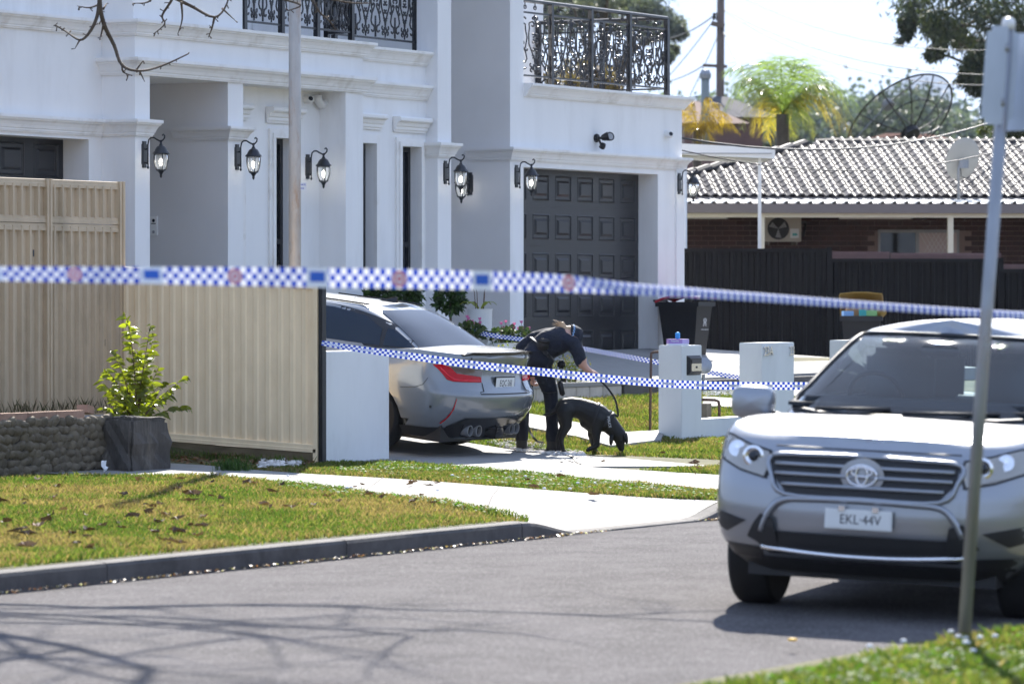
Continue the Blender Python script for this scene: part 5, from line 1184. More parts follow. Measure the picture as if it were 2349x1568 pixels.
# far wooded ridge, distance haze painted into its blue-grey colours
V=[]
for i in range(900):
    x=rnd.uniform(1450,2460); y=272-22*math.sin((x-1500)/170)-10*math.sin(x/47)+rnd.uniform(0,70)+ (20 if x<1640 else 0)-(34*math.exp(-((x-2060)/110)**2)); d=rnd.uniform(230,262); V.append(np.array(pd(x,y+14,d))+rng.normal(size=(60,3))*.8)
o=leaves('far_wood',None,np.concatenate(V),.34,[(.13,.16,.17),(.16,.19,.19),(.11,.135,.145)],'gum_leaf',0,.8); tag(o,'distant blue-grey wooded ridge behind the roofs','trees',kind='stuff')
F=frame_at(1400,265,0); rows=[]
for i in range(60):
    x=i*.7-3; px=1400+ (x)*FP/265; y=292-22*math.sin((px-1500)/170)-10*math.sin(px/47)-(30*math.exp(-((px-2060)/110)**2)); zz=hit(px,y,F).z
    rows.append([tuple(F@Vector((x,0,.5))),tuple(F@Vector((x,0,zz))),tuple(F@Vector((x,8,zz-.5))),tuple(F@Vector((x,8,.5)))])
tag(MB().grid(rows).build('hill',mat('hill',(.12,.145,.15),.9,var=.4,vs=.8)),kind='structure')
# palm
PDp=92; hb=pd(1795,262,PDp); pal=thing('palm_tree','palm tree with arching backlit green and golden fronds','tree',(hb.x,hb.y,.8))
MB().tube([(hb.x,hb.y,.5),(hb.x+.05,hb.y,hb.z*.6),hb],[.2,.16,.14],12).build('trunk',M['bark'],pal,smooth=True)
def frond(b,tip,arch,col,nl=52,ll=.8,hang=.4):
    d=tip-b; mid=b.lerp(tip,.5)+Vector((0,0,arch)); pts=[]
    for i in range(nl+1): u=i/nl; pts.append(b*(1-u)**2+mid*(2*u*(1-u))+tip*u*u)
    V=[];F=[];C=[]
    for i in range(0,nl):
        p,q=pts[i],pts[i+1]; t=(q-p).normalized(); s_=t.cross(Vector((0,0,1))); s_=s_.normalized() if s_.length>.01 else RT; u=i/nl
        w_=.012*(1-u)+.004; k=len(V); V+=[p-s_*w_,p+s_*w_,q+s_*w_,q-s_*w_]; F.append((k,k+1,k+2,k+3)); C+=[(*col,1)]*4
        if u<.08: continue
        l=ll*math.sin(math.pi*(u*.85+.12))**.7
        for sd_ in (-1,1):
            for rep in range(1):
                dd=(s_*sd_*rnd.uniform(.5,1)+t*rnd.uniform(.3,.8)+Vector((0,0,rnd.uniform(.1,.5)-hang*rnd.uniform(.6,2.2)))).normalized(); L_=l*rnd.uniform(.7,1.1)
                m2=p+dd*L_*.5; e=m2+(dd+Vector((0,0,-hang*1.2))).normalized()*L_*.5; wv=t*.0065; k=len(V); f=rnd.uniform(.6,1.4)
                V+=[p-wv,p+wv,m2+wv,m2-wv,e]; F+=[(k,k+1,k+2,k+3),(k+3,k+2,k+4,k+4)]; C+=[(col[0]*f,col[1]*f,col[2]*f,1)]*5
    me=bpy.data.meshes.new('frond'); me.from_pydata([tuple(v) for v in V],[],[f if f[2]!=f[3] else f[:3] for f in F]); a=me.attributes.new('col','FLOAT_COLOR','POINT'); a.data.foreach_set('color',np.array(C,dtype=np.float32).ravel()); me.materials.append(M['palm_leaf']); link('frond',me,pal)
tips_=[(1668,160,.9,0),(1690,225,1.2,0),(1735,150,.8,0),(1790,128,.5,0),(1850,150,.7,0),(1880,175,1,0),(1930,215,1.2,0),(1965,290,1.6,1),(1975,250,1.3,0),(1700,300,1.5,1),(1655,260,1.5,0),(1760,140,.6,0),(1830,135,.5,0),(1720,310,1.2,2),(1760,322,1,2),(1820,322,1,1),(1870,315,1.2,1),(1920,310,1.4,2),(1960,322,1.4,2),(1900,250,1.1,0),(1680,200,1,0),(1780,300,.7,1),(1845,300,.8,0)]
pc=[(.19,.25,.08),(.32,.31,.08),(.50,.36,.07)]
for x,y,a,k in tips_: frond(hb+Vector((0,0,-.05)),pd(x,y,PDp+rnd.uniform(-.9,.9)),a,pc[k])
# low golden palm beside it
h2=pd(1600,300,90); pal=thing('palm_tree','golden yellow palm leaves hanging right beside the white house','tree',(h2.x,h2.y,.8)); MB().tube([(h2.x,h2.y,.5),h2],.1,10).build('trunk',M['bark'],pal,smooth=True)
for x,y,a in ((1570,250,.5),(1590,235,.4),(1625,225,.5),(1650,245,.6),(1680,275,.6),(1700,310,.7),(1570,300,.4),(1600,330,.3),(1640,330,.4),(1660,300,.4),(1545,270,.5)): frond(h2,pd(x,y,90+rnd.uniform(-.6,.6)),a,(.34,.22,.03),34,.38,.9)
# ---------------------------------------------------------------- cars
class Car:
    def __init__(c,low,zb,gh,cr,cf,gcr,gcf,arches,crown,gcrown,sill,flare=.0):
        c.low=np.array(low); c.zbx=np.array(zb); c.gh=np.array(gh); c.cr,c.cf,c.gcr,c.gcf=cr,cf,gcr,gcf; c.arches=arches; c.crown=crown; c.gcrown=gcrown; c.sill=sill; c.flare=flare
    def lv(c,z):  # smooth lookup: half width, rear, front
        t=c.low; return [float(np.interp(z,t[:,0],t[:,k])) for k in (1,2,3)]
    def zb(c,x): return float(np.interp(x,c.zbx[:,0],c.zbx[:,1]))
    def gl(c,g): t=c.gh; return [float(np.interp(g,t[:,0],t[:,k])) for k in (1,2,3,4)]
    @staticmethod
    def end(y,w,dep,p): q=min(1,abs(y)/w); return dep*(1-(1-q**p)**(1/p))
    def outline(c,w,xr,xf,cr,cf,n):
        P=[]
        for i in range(n): f=math.pi/2*i/n; P.append((xr+cr[0]*(1-math.cos(f)**(2/cr[1])),w*math.sin(f)**(2/cr[1])))
        m=int(n*2.4)
        for i in range(m): u=i/m; P.append((xr+cr[0]+(xf-cf[0]-xr-cr[0])*u,w*(1+.012*math.sin(math.pi*u))))
        for i in range(n+1): f=math.pi/2*(1-i/n); P.append((xf-cf[0]*(1-math.cos(f)**(2/cf[1])),w*math.sin(f)**(2/cf[1])))
        return P
    def zn_of(c,x,z): b=c.zb(x); return c.sill+(z-c.sill)/(b-c.sill)*(1-c.sill)
    def z_of(c,x,zn): return c.sill+(zn-c.sill)/(1-c.sill)*(c.zb(x)-c.sill)
    # points on the skin of the lower body
    def rear(c,y,z,o=0):
        x=.1
        for k in range(3): w,xr,xf=c.lv(c.zn_of(x,z)); x=xr+c.end(y,w,*c.cr)
        return Vector((x-o,y,z))
    def front(c,y,z,o=0):
        x=c.low[:,3].max()
        for k in range(3): w,xr,xf=c.lv(c.zn_of(x,z)); x=xf-c.end(y,w,*c.cf)
        return Vector((x+o,y,z))
    def side(c,x,z,o=0,sg=1):
        w,xr,xf=c.lv(c.zn_of(x,z)); y=w*(1+.012*math.sin(math.pi*max(0,min(1,(x-xr-c.cr[0])/(xf-c.cf[0]-xr-c.cr[0])))))
        if x<xr+c.cr[0]: q=min(1,max(0,1-(x-xr)/c.cr[0])); y=w*(1-q**c.cr[1])**(1/c.cr[1])
        if x>xf-c.cf[0]: q=max(0,1-(xf-x)/c.cf[0]); y=w*(1-min(1,q)**c.cf[1])**(1/c.cf[1])
        for a,r in c.arches: y+=c.flare*math.exp(-((x-a)/.42)**4)*math.exp(-((z-.62)/.3)**4)
        return Vector((x,sg*(y+o),z))
    def g_of(c,z): return float(np.interp(z,c.gh[:,1],c.gh[:,0]))
    def gside(c,x,z,o=0,sg=1):
        _,w,xr,xf=c.gl(c.g_of(z)); y=w
        if x<xr+c.gcr[0]: q=min(1,max(0,1-(x-xr)/c.gcr[0])); y=w*(1-q**c.gcr[1])**(1/c.gcr[1])
        if x>xf-c.gcf[0]: q=min(1,max(0,1-(xf-x)/c.gcf[0])); y=w*(1-q**c.gcf[1])**(1/c.gcf[1])
        return Vector((x,sg*(y+o),z+o*.3))
    def grear(c,y,z,o=0): _,w,xr,xf=c.gl(c.g_of(z)); return Vector((xr+c.end(y,w,*c.gcr)-o,y,z+o*.6))
    def gfront(c,y,z,o=0): _,w,xr,xf=c.gl(c.g_of(z)); return Vector((xf-c.end(y,w,*c.gcf)+o,y,z+o*.6))
    def skin(c,t,paint,roofm,hole=None):
        n=16; zs=np.concatenate([np.linspace(c.sill,1.0,26)]); rows=[]
        for zn in zs:
            w,xr,xf=c.lv(zn); O=c.outline(w,xr,xf,c.cr,c.cf,n); row=[]
            for x,y in O:
                z=c.z_of(x,zn); yy=y
                for a,r in c.arches:
                    if abs(x-a)<r and y>.5:
                        zz=.33+math.sqrt(r*r-(x-a)**2)
                        if z<zz: z=zz+(z-c.sill)*.02
                    if y>.5: yy+=c.flare*math.exp(-((x-a)/.42)**4)*math.exp(-((z-.62)/.3)**4)
                row.append((x,yy,z))
            rows.append(row)
        last=rows[-1]
        for q in (.985,.95,.88,.75,.55,.3,0):
            row=[]
            for x,y,z in last: row.append((x if q>.9 else x,y*q,z+c.crown*(1-q*q)*math.sin(math.pi*min(1,max(0,(x-.05)/(c.low[:,3].max()-.1))))**.3))
            rows.append(row)
        inn=[(x,max(0,y-.16),max(z,c.sill)) for x,y,z in rows[0]]; rows=[inn]+rows
        full=lambda R_:[list(r)+[(x,-y,z) for x,y,z in reversed(r)] for r in R_]
        MB().grid(full(rows)).build('body',paint,t,fix=True,auto=38)
        rows=[]
        for g in np.linspace(0,1,14):
            z,w,xr,xf=c.gl(g); rows.append([(x,y,z) for x,y in c.outline(w,xr,xf,c.gcr,c.gcf,n)])
        top=rows[-1]
        for q in (.97,.88,.7,.45,.2,0): rows.append([(x,y*q,top[0][2]+c.gcrown*(1-q*q)) for x,y,z in top])
        g_=MB().grid(full(rows))
        if hole:
            keep=[]
            for f in g_.f:
                cc=sum((Vector(g_.v[i]) for i in f),Vector())/len(f)
                if not hole(cc): keep.append(f)
            g_.f=keep
        g_.build('roof',roofm,t,fix=True,auto=60)
def spl(P,n=6,closed=True):
    P=[Vector((*p,0)) if len(p)==2 else Vector(p) for p in P]; m=len(P); out=[]
    for i in range(m if closed else m-1):
        a,b,c,d=(P[(i-1)%m],P[i],P[(i+1)%m],P[(i+2)%m]) if closed else (P[max(0,i-1)],P[i],P[i+1],P[min(m-1,i+2)])
        for k in range(n):
            u=k/n; out.append(.5*((2*b)+(c-a)*u+(2*a-5*b+4*c-d)*u*u+(3*b-a-3*c+d)*u**3))
    return out
def patch(name,m,parent,poly,f,cuts=2,smoothed=False,seg=5):
    if smoothed: P=spl(poly,seg)
    else:
        P=[]
        for i in range(len(poly)):
            a=Vector((*poly[i],0)); b=Vector((*poly[(i+1)%len(poly)],0))
            for k in range(seg): P.append(a.lerp(b,k/seg))
    bm=bmesh.new(); bm.faces.new([bm.verts.new((p.x,p.y,0)) for p in P]); bmesh.ops.triangulate(bm,faces=bm.faces)
    for k in range(max(cuts,5)): bmesh.ops.subdivide_edges(bm,edges=[e for e in bm.edges if e.calc_length()>.06],cuts=1); bmesh.ops.triangulate(bm,faces=bm.faces)
    for v in bm.verts: v.co=f(v.co.x,v.co.y)
    bmesh.ops.recalc_face_normals(bm,faces=bm.faces)
    me=bpy.data.meshes.new(name); bm.to_mesh(me); bm.free(); me.polygons.foreach_set('use_smooth',[True]*len(me.polygons)); me.materials.append(m); return link(name,me,parent)
def strip(name,m,parent,pts,r,n=5,flat=None): return MB().tube(pts,r,n,flat=flat).build(name,m,parent,smooth=True)
def wheel(parent,x,y,r,w_,rimm,sg):
    Mx=Matrix.Translation((x,y,r))@Matrix.Rotation(R(90),4,'X')
    wh=MB().lathe([(r*.68,-w_/2),(r*.93,-w_/2),(r*.985,-w_*.42),(r,-w_*.3),(r,w_*.3),(r*.985,w_*.42),(r*.93,w_/2),(r*.68,w_/2)],n=40,M=Mx).build('wheel',M['rubber'],parent,auto=35)
    MB().lathe([(r*.70,-w_*.48),(r*.66,-w_*.46),(r*.62,-w_*.2),(r*.62,w_*.2),(r*.66,w_*.46),(r*.70,w_*.48)],n=32,M=Mx).build('rim',rimm,wh,smooth=True)
    sp=MB(); o=-sg*w_*.40
    for k in range(10):
        a=k*math.pi/5; c_,s_=math.cos(a),math.sin(a)
        pts=[(.06*c_,.06*s_,o),(r*.66*c_,r*.66*s_,o)]; sp.tube([Mx@Vector(p) for p in pts],[.022,.016],5)
    sp.lathe([(0,o-.02),(.06,o-.02),(.06,o+.02),(0,o+.02)],n=14,M=Mx); sp.build('spokes',rimm,wh)
    MB().lathe([(0,-.02),(r*.6,-.02),(r*.6,.02),(0,.02)],n=20,M=Mx).build('brake_disc',M['trim_black'],wh)
def underbody(t,x0,x1,w,z0,z1): MB().box(x0,x1,-w,w,z0,z1).build('underbody',M['trim_black'],t)
def rbox_(name,c,sz,m,parent):
    bm=bmesh.new(); bmesh.ops.create_cube(bm,size=1); bmesh.ops.scale(bm,vec=sz,verts=bm.verts); bmesh.ops.bevel(bm,geom=bm.edges[:],offset=min(sz)*.35,segments=3,affect='EDGES'); bmesh.ops.translate(bm,vec=c,verts=bm.verts)
    me=bpy.data.meshes.new(name); bm.to_mesh(me); bm.free(); me.materials.append(m); me.polygons.foreach_set('use_smooth',[True]*len(me.polygons)); return link(name,me,parent)
# ---- grey sedan in the driveway
bm_s=37.15; bm_n=20.70; ang=math.atan((.82-.241)/5); z0=zt(bm_s,bm_n+1.07)+.018-1.07*math.sin(ang)
car=thing('car','grey sports sedan parked nose-in on the driveway behind the white pillar','car',(bm_s,bm_n,z0),rot=(0,-ang,math.pi/2))
B=Car([(.20,.80,.22,4.6),(.30,.88,.15,4.7),(.40,.925,.07,4.76),(.48,.94,.02,4.78),(.60,.948,0,4.79),(.655,.948,.01,4.79),(.69,.947,.05,4.77),(.76,.945,.085,4.74),(.86,.935,.10,4.7),(.95,.915,.075,4.6),(.985,.90,.06,4.52),(1.0,.88,.075,4.5)],
 [(0,1.045),(.3,1.06),(.6,1.06),(1.2,1.0),(2.2,.955),(3.3,.94),(4.0,.88),(4.79,.76)],
 [(0,1.0,.80,.48,3.45),(.3,1.13,.742,.72,3.18),(.6,1.25,.68,.95,2.92),(.85,1.345,.61,1.17,2.68),(1,1.395,.53,1.34,2.48)],(.50,2.7),(.9,2.4),(.30,3.2),(.35,3),[(1.07,.375),(3.93,.375)],.045,.035,.20,.028)
mp=M['bmw_grey']; B.skin(car,mp,mp); underbody(car,.3,4.5,.78,.17,.5)
for x in (1.07,3.93):
    for sg in (1,-1): wheel(car,x,sg*.80,.338,.27,M['rim_dark'],sg)
# glass
patch('rear_window',M['car_glass'],car,[(-.70,1.055),(.70,1.055),(.66,1.12),(.60,1.24),(.53,1.345),(.47,1.365),(0,1.372),(-.47,1.365),(-.53,1.345),(-.60,1.24),(-.66,1.12)],lambda y,z:B.grear(y,z,.006),3)
for sg in (1,-1):
    patch('window_surround',M['gloss_black'],car,[(.62,1.03),(.70,1.10),(.92,1.21),(1.25,1.31),(1.7,1.368),(2.2,1.36),(2.7,1.26),(3.25,1.04),(2.4,1.01),(1.4,1.01)],lambda x,z:B.gside(x,z,.005,sg),2,True,4)
    patch('side_window',M['side_glass'],car,[(1.09,1.035),(1.12,1.20),(1.35,1.30),(1.75,1.345),(1.93,1.345),(1.98,1.03)],lambda x,z:B.gside(x,z,.010,sg),2)
    patch('side_window',M['side_glass'],car,[(2.05,1.03),(2.02,1.345),(2.25,1.335),(2.65,1.24),(3.1,1.05)],lambda x,z:B.gside(x,z,.010,sg),2)
    patch('quarter_window',M['side_glass'],car,[(.72,1.05),(.80,1.11),(.98,1.20),(1.06,1.21),(1.05,1.04)],lambda x,z:B.gside(x,z,.010,sg),2)
    # lamps, reflectors, seams
    patch('tail_light',M['tail_red'],car,[(sg*.905,.935),(sg*.86,.945),(sg*.80,.925),(sg*.74,.865),(sg*.42,.835),(sg*.42,.785),(sg*.78,.785),(sg*.83,.80)],lambda y,z:B.rear(y,z,.008),2)
    patch('tail_lens',M['tail_smoke'],car,[(sg*.795,.925),(sg*.62,.915),(sg*.40,.895),(sg*.42,.838),(sg*.735,.868)],lambda y,z:B.rear(y,z,.009),2)
    strip('light_bar',mat('tail_bright',(.75,.03,.05),.2),car,[B.rear(sg*y,z,.011) for y,z in ((.44,.80),(.6,.80),(.77,.805),(.82,.84),(.87,.915))],.007)
    patch('reflector',M['tail_red'],car,[(sg*.795,.62),(sg*.80,.625),(sg*.815,.36),(sg*.80,.355)],lambda y,z:B.rear(y,z,.01),1)
    strip('bumper_seam',M['trim_black'],car,[B.rear(sg*y,z,.001) for y,z in ((.41,.78),(.43,.70),(.5,.69))]+[],.004)
    strip('panel_seam',M['trim_black'],car,[B.side(x,z,.001,sg) for x,z in ((.42,.80),(.46,.73),(.55,.69),(.7,.675))],.003)
    strip('boot_seam',M['trim_black'],car,[B.rear(sg*.60,1.03,.002),B.rear(sg*.60,.95,.002),B.rear(sg*.60,.90,.002)],.004)
    patch('side_blade',M['trim_black'],car,[(.12,.205),(.70,.205),(.72,.30),(.40,.305),(.10,.33)],lambda x,z:B.side(x,z,.012,sg),2)
    for x,z in ((.36,.52),): MB().lathe([(0,0),(.014,0),(.014,.003),(0,.003)],tuple(B.side(x,z,.002,sg)),10,M=Matrix.Rotation(R(-90*sg),4,'X')).build('parking_sensor',M['trim_black'],car)
    for y in (.34,.475):
        p=B.rear(sg*y,.295,0); et=MB().lathe([(.054,.06),(.058,-.05),(.056,-.06),(.048,-.06),(.044,-.04),(.044,.04)],(p.x+.0,p.y,p.z),20,M=Matrix.Rotation(R(90),4,'Y')).build('exhaust_tip',M['galv'],car,auto=40); MB().lathe([(0,-.03),(.046,-.03),(.046,-.02),(0,-.02)],(p.x,p.y,p.z),16,M=Matrix.Rotation(R(90),4,'Y')).build('exhaust_bore',M['plastic_black'],et)
patch('diffuser',M['gloss_black'],car,[(-.70,.215),(.70,.215),(.74,.33),(.62,.425),(-.62,.425),(-.74,.33)],lambda y,z:B.rear(y,z,.014),2)
strip('bumper_seam',M['trim_black'],car,[B.rear(y,.675,.002) for y in np.linspace(-.5,.5,9)],.006)
sp_=[]
for y in np.linspace(-.70,.70,17): p=B.rear(y,1.03,0); q=smooth((.72-abs(y))/.15); sp_.append([p+Vector((.14,0,.028)),p+Vector((.05,0,.028+.022*q)),p+Vector((-.02,0,.024+.03*q)),p+Vector((-.022,0,.012+.02*q)),p+Vector((.04,0,.008))])
MB().grid(sp_).build('boot_spoiler',M['gloss_black'],car,fix=True)
MB().add([(1.62,-.012,1.425),(1.62,.012,1.425),(1.40,-.03,1.405),(1.40,.03,1.405),(1.40,-.004,1.485),(1.40,.004,1.485),(1.43,-.004,1.488),(1.43,.004,1.488)],[(0,2,3,1),(2,4,5,3),(0,6,4,2),(1,3,5,7),(0,1,7,6),(4,6,7,5)]).build('antenna_fin',M['gloss_black'],car,fix=True)
for sg in (1,-1): strip('roof_strip',M['gloss_black'],car,[(x,sg*.50,z) for x,z in ((1.42,1.408),(1.8,1.412),(2.4,1.41))],.009)
def numplate(t,Mx,txt,w_=.372,h=.107,ts=.088,frame=True,sx=.8):
    pl=MB().box(-w_/2-.012,w_/2+.012,-h/2-.012,h/2+.012,-.006,.002).xf(Mx).build('number_plate',M['trim_black'] if frame else M['plate_white'],t)
    MB().box(-w_/2,w_/2,-h/2,h/2,.0021,.005).xf(Mx).build('plate_face',M['plate_white'],pl)
    put_text(txt,ts,Mx@Matrix.Translation((.012,-.003,.0056)),M['ink'],pl,'plate_lettering',.0006,sx)
p=B.rear(0,.775,.012); MR=Matrix(((0,0,-1,p.x),(-1,0,0,p.y),(0,1,0,p.z),(0,0,0,1)))
numplate(car,MR,'EQC\u00b726J')
p=B.rear(0,.925,.006); MR2=Matrix(((0,0,-1,p.x),(-1,0,0,p.y),(0,1,0,p.z),(0,0,0,1)))
bd=MB().lathe([(0,0),(.04,0),(.041,.006),(.034,.008),(.033,.006),(0,.006)],M=MR2,n=20).build('badge',M['gloss_black'],car); q=MB()
for k in (0,2): q.add([MR2@Vector((0,0,.0075))]+[MR2@Vector((.028*math.cos(a),.028*math.sin(a),.0075)) for a in np.linspace(k*math.pi/2,(k+1)*math.pi/2,7)],[tuple(range(8))])
q.build('badge_quarter',M['paper'],bd)
# ---- silver wagon facing the camera
KX=bpy.data.objects
fr_s,fr_n=22.40,10.15; ky=math.pi+R(11)
kl=thing('car','silver sport utility car parked at the near kerb facing the camera','car',(fr_s-4.785*math.cos(ky),fr_n-4.785*math.sin(ky),-.045),rot=(R(-2.5),0,ky))
K=Car([(.25,.78,.25,4.52),(.33,.87,.13,4.68),(.42,.93,.05,4.745),(.52,.95,.03,4.775),(.62,.957,.02,4.785),(.74,.957,.03,4.775),(.85,.953,.05,4.745),(.93,.947,.07,4.705),(.975,.938,.08,4.655),(1.0,.915,.09,4.60)],
 [(0,1.12),(2.5,1.10),(3.5,1.13),(3.9,1.125),(4.3,1.095),(4.55,1.055),(4.7,1.02),(4.785,.995)],
 [(0,1.08,.84,.12,3.86),(.12,1.16,.825,.14,3.72),(.3,1.29,.79,.20,3.44),(.6,1.46,.735,.32,3.06),(.85,1.59,.68,.45,2.76),(1,1.655,.60,.62,2.52)],(.45,2.8),(.48,2.9),(.3,3),(.52,2.5),[(1.07,.40),(3.86,.40)],.04,.085,.25,.02)
WS=[(-.74,1.165),(0,1.15),(.74,1.165),(.735,1.30),(.66,1.47),(.59,1.59),(.52,1.625),(0,1.635),(-.52,1.625),(-.59,1.59),(-.66,1.47),(-.735,1.30)]
SW=[(.5,1.2),(.6,1.5),(1.0,1.58),(2.3,1.60),(2.62,1.54),(3.35,1.2)]; RW=[(-.62,1.2),(.62,1.2),(.55,1.55),(-.55,1.55)]
def khole(c):
    A=np.array
    if c.x>2.4 and inpoly(A([c.y]),A([c.z]),WS)[0] and abs(c.y)<.97*K.gl(K.g_of(c.z))[1] and (K.gfront(c.y,c.z)-c).length<.06: return True
    if c.x<.9 and inpoly(A([c.y]),A([c.z]),RW)[0]: return True
    return abs(c.y)>.55 and inpoly(A([c.x]),A([c.z]),SW)[0]
sv=M['silver_paint']; K.skin(kl,sv,sv,khole); underbody(kl,.3,4.45,.74,.22,.6)
for x in (1.07,3.86):
    for sg in (1,-1): wheel(kl,x,sg*.815,.365,.245,M['galv'],sg)
kf=K.front
patch('windscreen',M['glass_clear'],kl,[(-.74,1.165),(0,1.15),(.74,1.165),(.735,1.30),(.66,1.47),(.59,1.59),(.52,1.625),(0,1.635),(-.52,1.625),(-.59,1.59),(-.66,1.47),(-.735,1.30)],lambda y,z:K.gfront(y,z,.008),3)
strip('windscreen_edge',M['trim_black'],kl,[K.gfront(q.x,q.y,.006) for q in spl(WS,3)]+[K.gfront(*WS[0],.006)],.02)
for sg in (1,-1):
    patch('side_window',M['glass_clear'],kl,[(.5,1.2),(.6,1.5),(1.0,1.58),(2.3,1.60),(2.62,1.54),(3.35,1.2)],lambda x,z:K.gside(x,z,.006,sg),2)
    patch('headlight_bezel',M['trim_black'],kl,[(sg*.585,.80),(sg*.555,.90),(sg*.57,.965),(sg*.72,.997),(sg*.86,1.042),(sg*.912,1.047),(sg*.944,.965),(sg*.91,.893),(sg*.76,.836)],lambda y,z:kf(y,z,.008),2)
    patch('headlight',M['lamp_lens'],kl,[(sg*.60,.815),(sg*.57,.90),(sg*.585,.955),(sg*.72,.985),(sg*.86,1.03),(sg*.90,1.035),(sg*.93,.965),(sg*.90,.905),(sg*.76,.85)],lambda y,z:kf(y,z,.012),2)
    p=kf(sg*.68,.925,.014); pj_=MB().lathe([(0,.0),(.06,0),(.064,.012),(.048,.016),(.036,.008),(0,.004)],tuple(p),18,M=Matrix.Rotation(R(90),4,'Y')).build('projector',M['chrome'],kl,auto=40); MB().lathe([(0,.0),(.034,.004),(.026,.02),(.012,.027),(0,.028)],tuple(p),14,M=Matrix.Rotation(R(90),4,'Y')).build('projector_lens',M['glass_dark'],pj_,smooth=True)
    p=kf(sg*.80,.96,.012); MB().lathe([(0,.0),(.045,0),(.05,.01),(.03,.012),(0,.004)],tuple(p),14,M=Matrix.Rotation(R(75),4,'Y')).build('indicator',M['chrome'],kl,auto=40)
    patch('fog_recess',M['trim_black'],kl,[(sg*.70,.55),(sg*.93,.60),(sg*.945,.51),(sg*.84,.475)],lambda y,z:kf(y,z,.008),2)
    patch('lower_intake',M['trim_black'],kl,[(sg*.60,.395),(sg*.90,.41),(sg*.86,.30),(sg*.60,.29)],lambda y,z:kf(y,z,.008),2)
    patch('bumper_horn',M['trim_black'],kl,[(sg*.52,.575),(sg*.60,.60),(sg*.64,.55),(sg*.69,.46),(sg*.56,.40),(sg*.50,.43)],lambda y,z:kf(y,z,.03),2)
    # mirror
    Mm=Matrix.Translation((3.36,sg*1.035,1.19)); m=MB(); rows=[]
    for i in range(13):
        th=math.pi*i/12; rows.append([tuple(Mm@Vector((.085*math.cos(th)*abs(math.cos(th))**-.3 if abs(math.cos(th))>.01 else 0,.135*math.sin(th)**.7*(abs(math.cos(a))**.55)*(1 if math.cos(a)>0 else -1),.105*math.sin(th)**.7*(abs(math.sin(a))**.55)*(1 if math.sin(a)>0 else -1)))) for a in [2*math.pi*j/24 for j in range(25)]])
    mi=m.grid(rows).build('mirror',sv,kl,fix=True,auto=50)
    strip('mirror_arm',M['trim_black'],mi,[(3.36,sg*.93,1.12),(3.38,sg*.82,1.10)],.03,8)
    strip('door_handle',sv,kl,[K.side(2.1,.93,.02,sg),K.side(1.9,.93,.025,sg)],.016,6)
    for xa,xb in ((1.6,1.6),(2.55,2.55)): strip('door_seam',M['trim_black'],kl,[K.side(xa,z,.001,sg) for z in (.35,.6,.85,1.05)],.004)
# cabin
MB().box(.35,3.5,-.78,.78,1.19,1.215).build('cabin_floor',M['interior'],kl)
for sg in (1,-1):
    for x in (2.25,1.35):
        st_=rbox_('seat',(x,sg*.37,1.36),(.16,.44,.36),M['seat'],kl); rbox_('headrest',(x-.03,sg*.37,1.575),(.10,.26,.12),M['seat'],kl)
rbox_('dashboard',(3.22,0,1.20),(.5,1.45,.10),M['interior'],kl); strip('steering_wheel',M['interior'],kl,[(2.92+.07*math.sin(a),-.37+.17*math.cos(a),1.25+.15*math.sin(a)) for a in np.linspace(0,2*math.pi,21)],.016,6)
rbox_('mirror_inside',(2.82,0,1.545),(.03,.24,.06),M['interior'],kl)
# grille
gp_=patch('grille',M['trim_black'],kl,[(-.555,.93),(-.3,.945),(0,.95),(.3,.945),(.555,.93),(.545,.83),(.45,.725),(-.45,.725),(-.545,.83)],lambda y,z:kf(y,z,.010),2)
strip('grille_surround',sv,gp_,[kf(y,z,.02) for y,z in spl([(-.56,.96),(-.3,.982),(0,.988),(.3,.982),(.56,.96),(.55,.84),(.455,.72),(0,.715),(-.455,.72),(-.55,.84)],4)[:41] for y,z in ((y,z),)] if False else [kf(p.x,p.y,.018) for p in spl([(-.56,.935),(-.3,.952),(0,.957),(.3,.952),(.56,.935),(.55,.83),(.455,.72),(0,.715),(-.455,.72),(-.55,.83)],4)]+[kf(-.56,.935,.018)],.016)
for z,w_ in ((.895,.53),(.84,.525),(.78,.48)):
    strip('grille_bar',M['silver_paint'],gp_,[kf(y,z,.022) for y in np.linspace(-w_,w_,15)],.017,6,.8)
e=[]; p=kf(0,.85,.03)
MB().lathe([(0,-.01),(.13,-.008),(.13,.0),(0,.004)],(p.x,p.y,p.z),24,M=Matrix.Rotation(R(90),4,'Y')@Matrix.Diagonal((.78,1,1,1))).build('badge_plinth',sv,gp_)
for cy,cz,ry,rz in ((0,0,.088,.06),(0,.005,.034,.056),(0,.022,.062,.026)):
    strip('badge_ring',M['chrome'],gp_,[(p.x+.014,p.y+cy+ry*math.cos(a),p.z+cz+rz*math.sin(a)) for a in np.linspace(0,2*math.pi,29)],.0075,6)
# bumper: plate bay, intake, chrome lips
strip('bumper_arch',sv,kl,[kf(q.x,q.y,.015) for q in spl([(-.60,.50),(-.55,.61),(-.47,.685),(-.3,.70),(0,.705),(.3,.70),(.47,.685),(.55,.61),(.60,.50)],4,False)],.022,6)
patch('lower_grille',M['trim_black'],kl,[(-.60,.50),(.60,.50),(.62,.42),(.56,.365),(-.56,.365),(-.62,.42)],lambda y,z:kf(y,z,.012),2)
strip('chrome_lip',M['chrome'],kl,[kf(y,.375+.03*(abs(y)/.6)**2,.02) for y in np.linspace(-.6,.6,15)],.018,6)
patch('chin',M['trim_black'],kl,[(-.85,.345),(.85,.345),(.80,.255),(-.80,.255)],lambda y,z:kf(y,z,.010),2)
p=kf(0,.60,.045); MF=Matrix(((0,0,1,p.x),(1,0,0,p.y),(0,1,0,p.z),(0,0,0,1)))
numplate(kl,MF,'EKL\u00b744V',.372,.090,.078,False,.9)
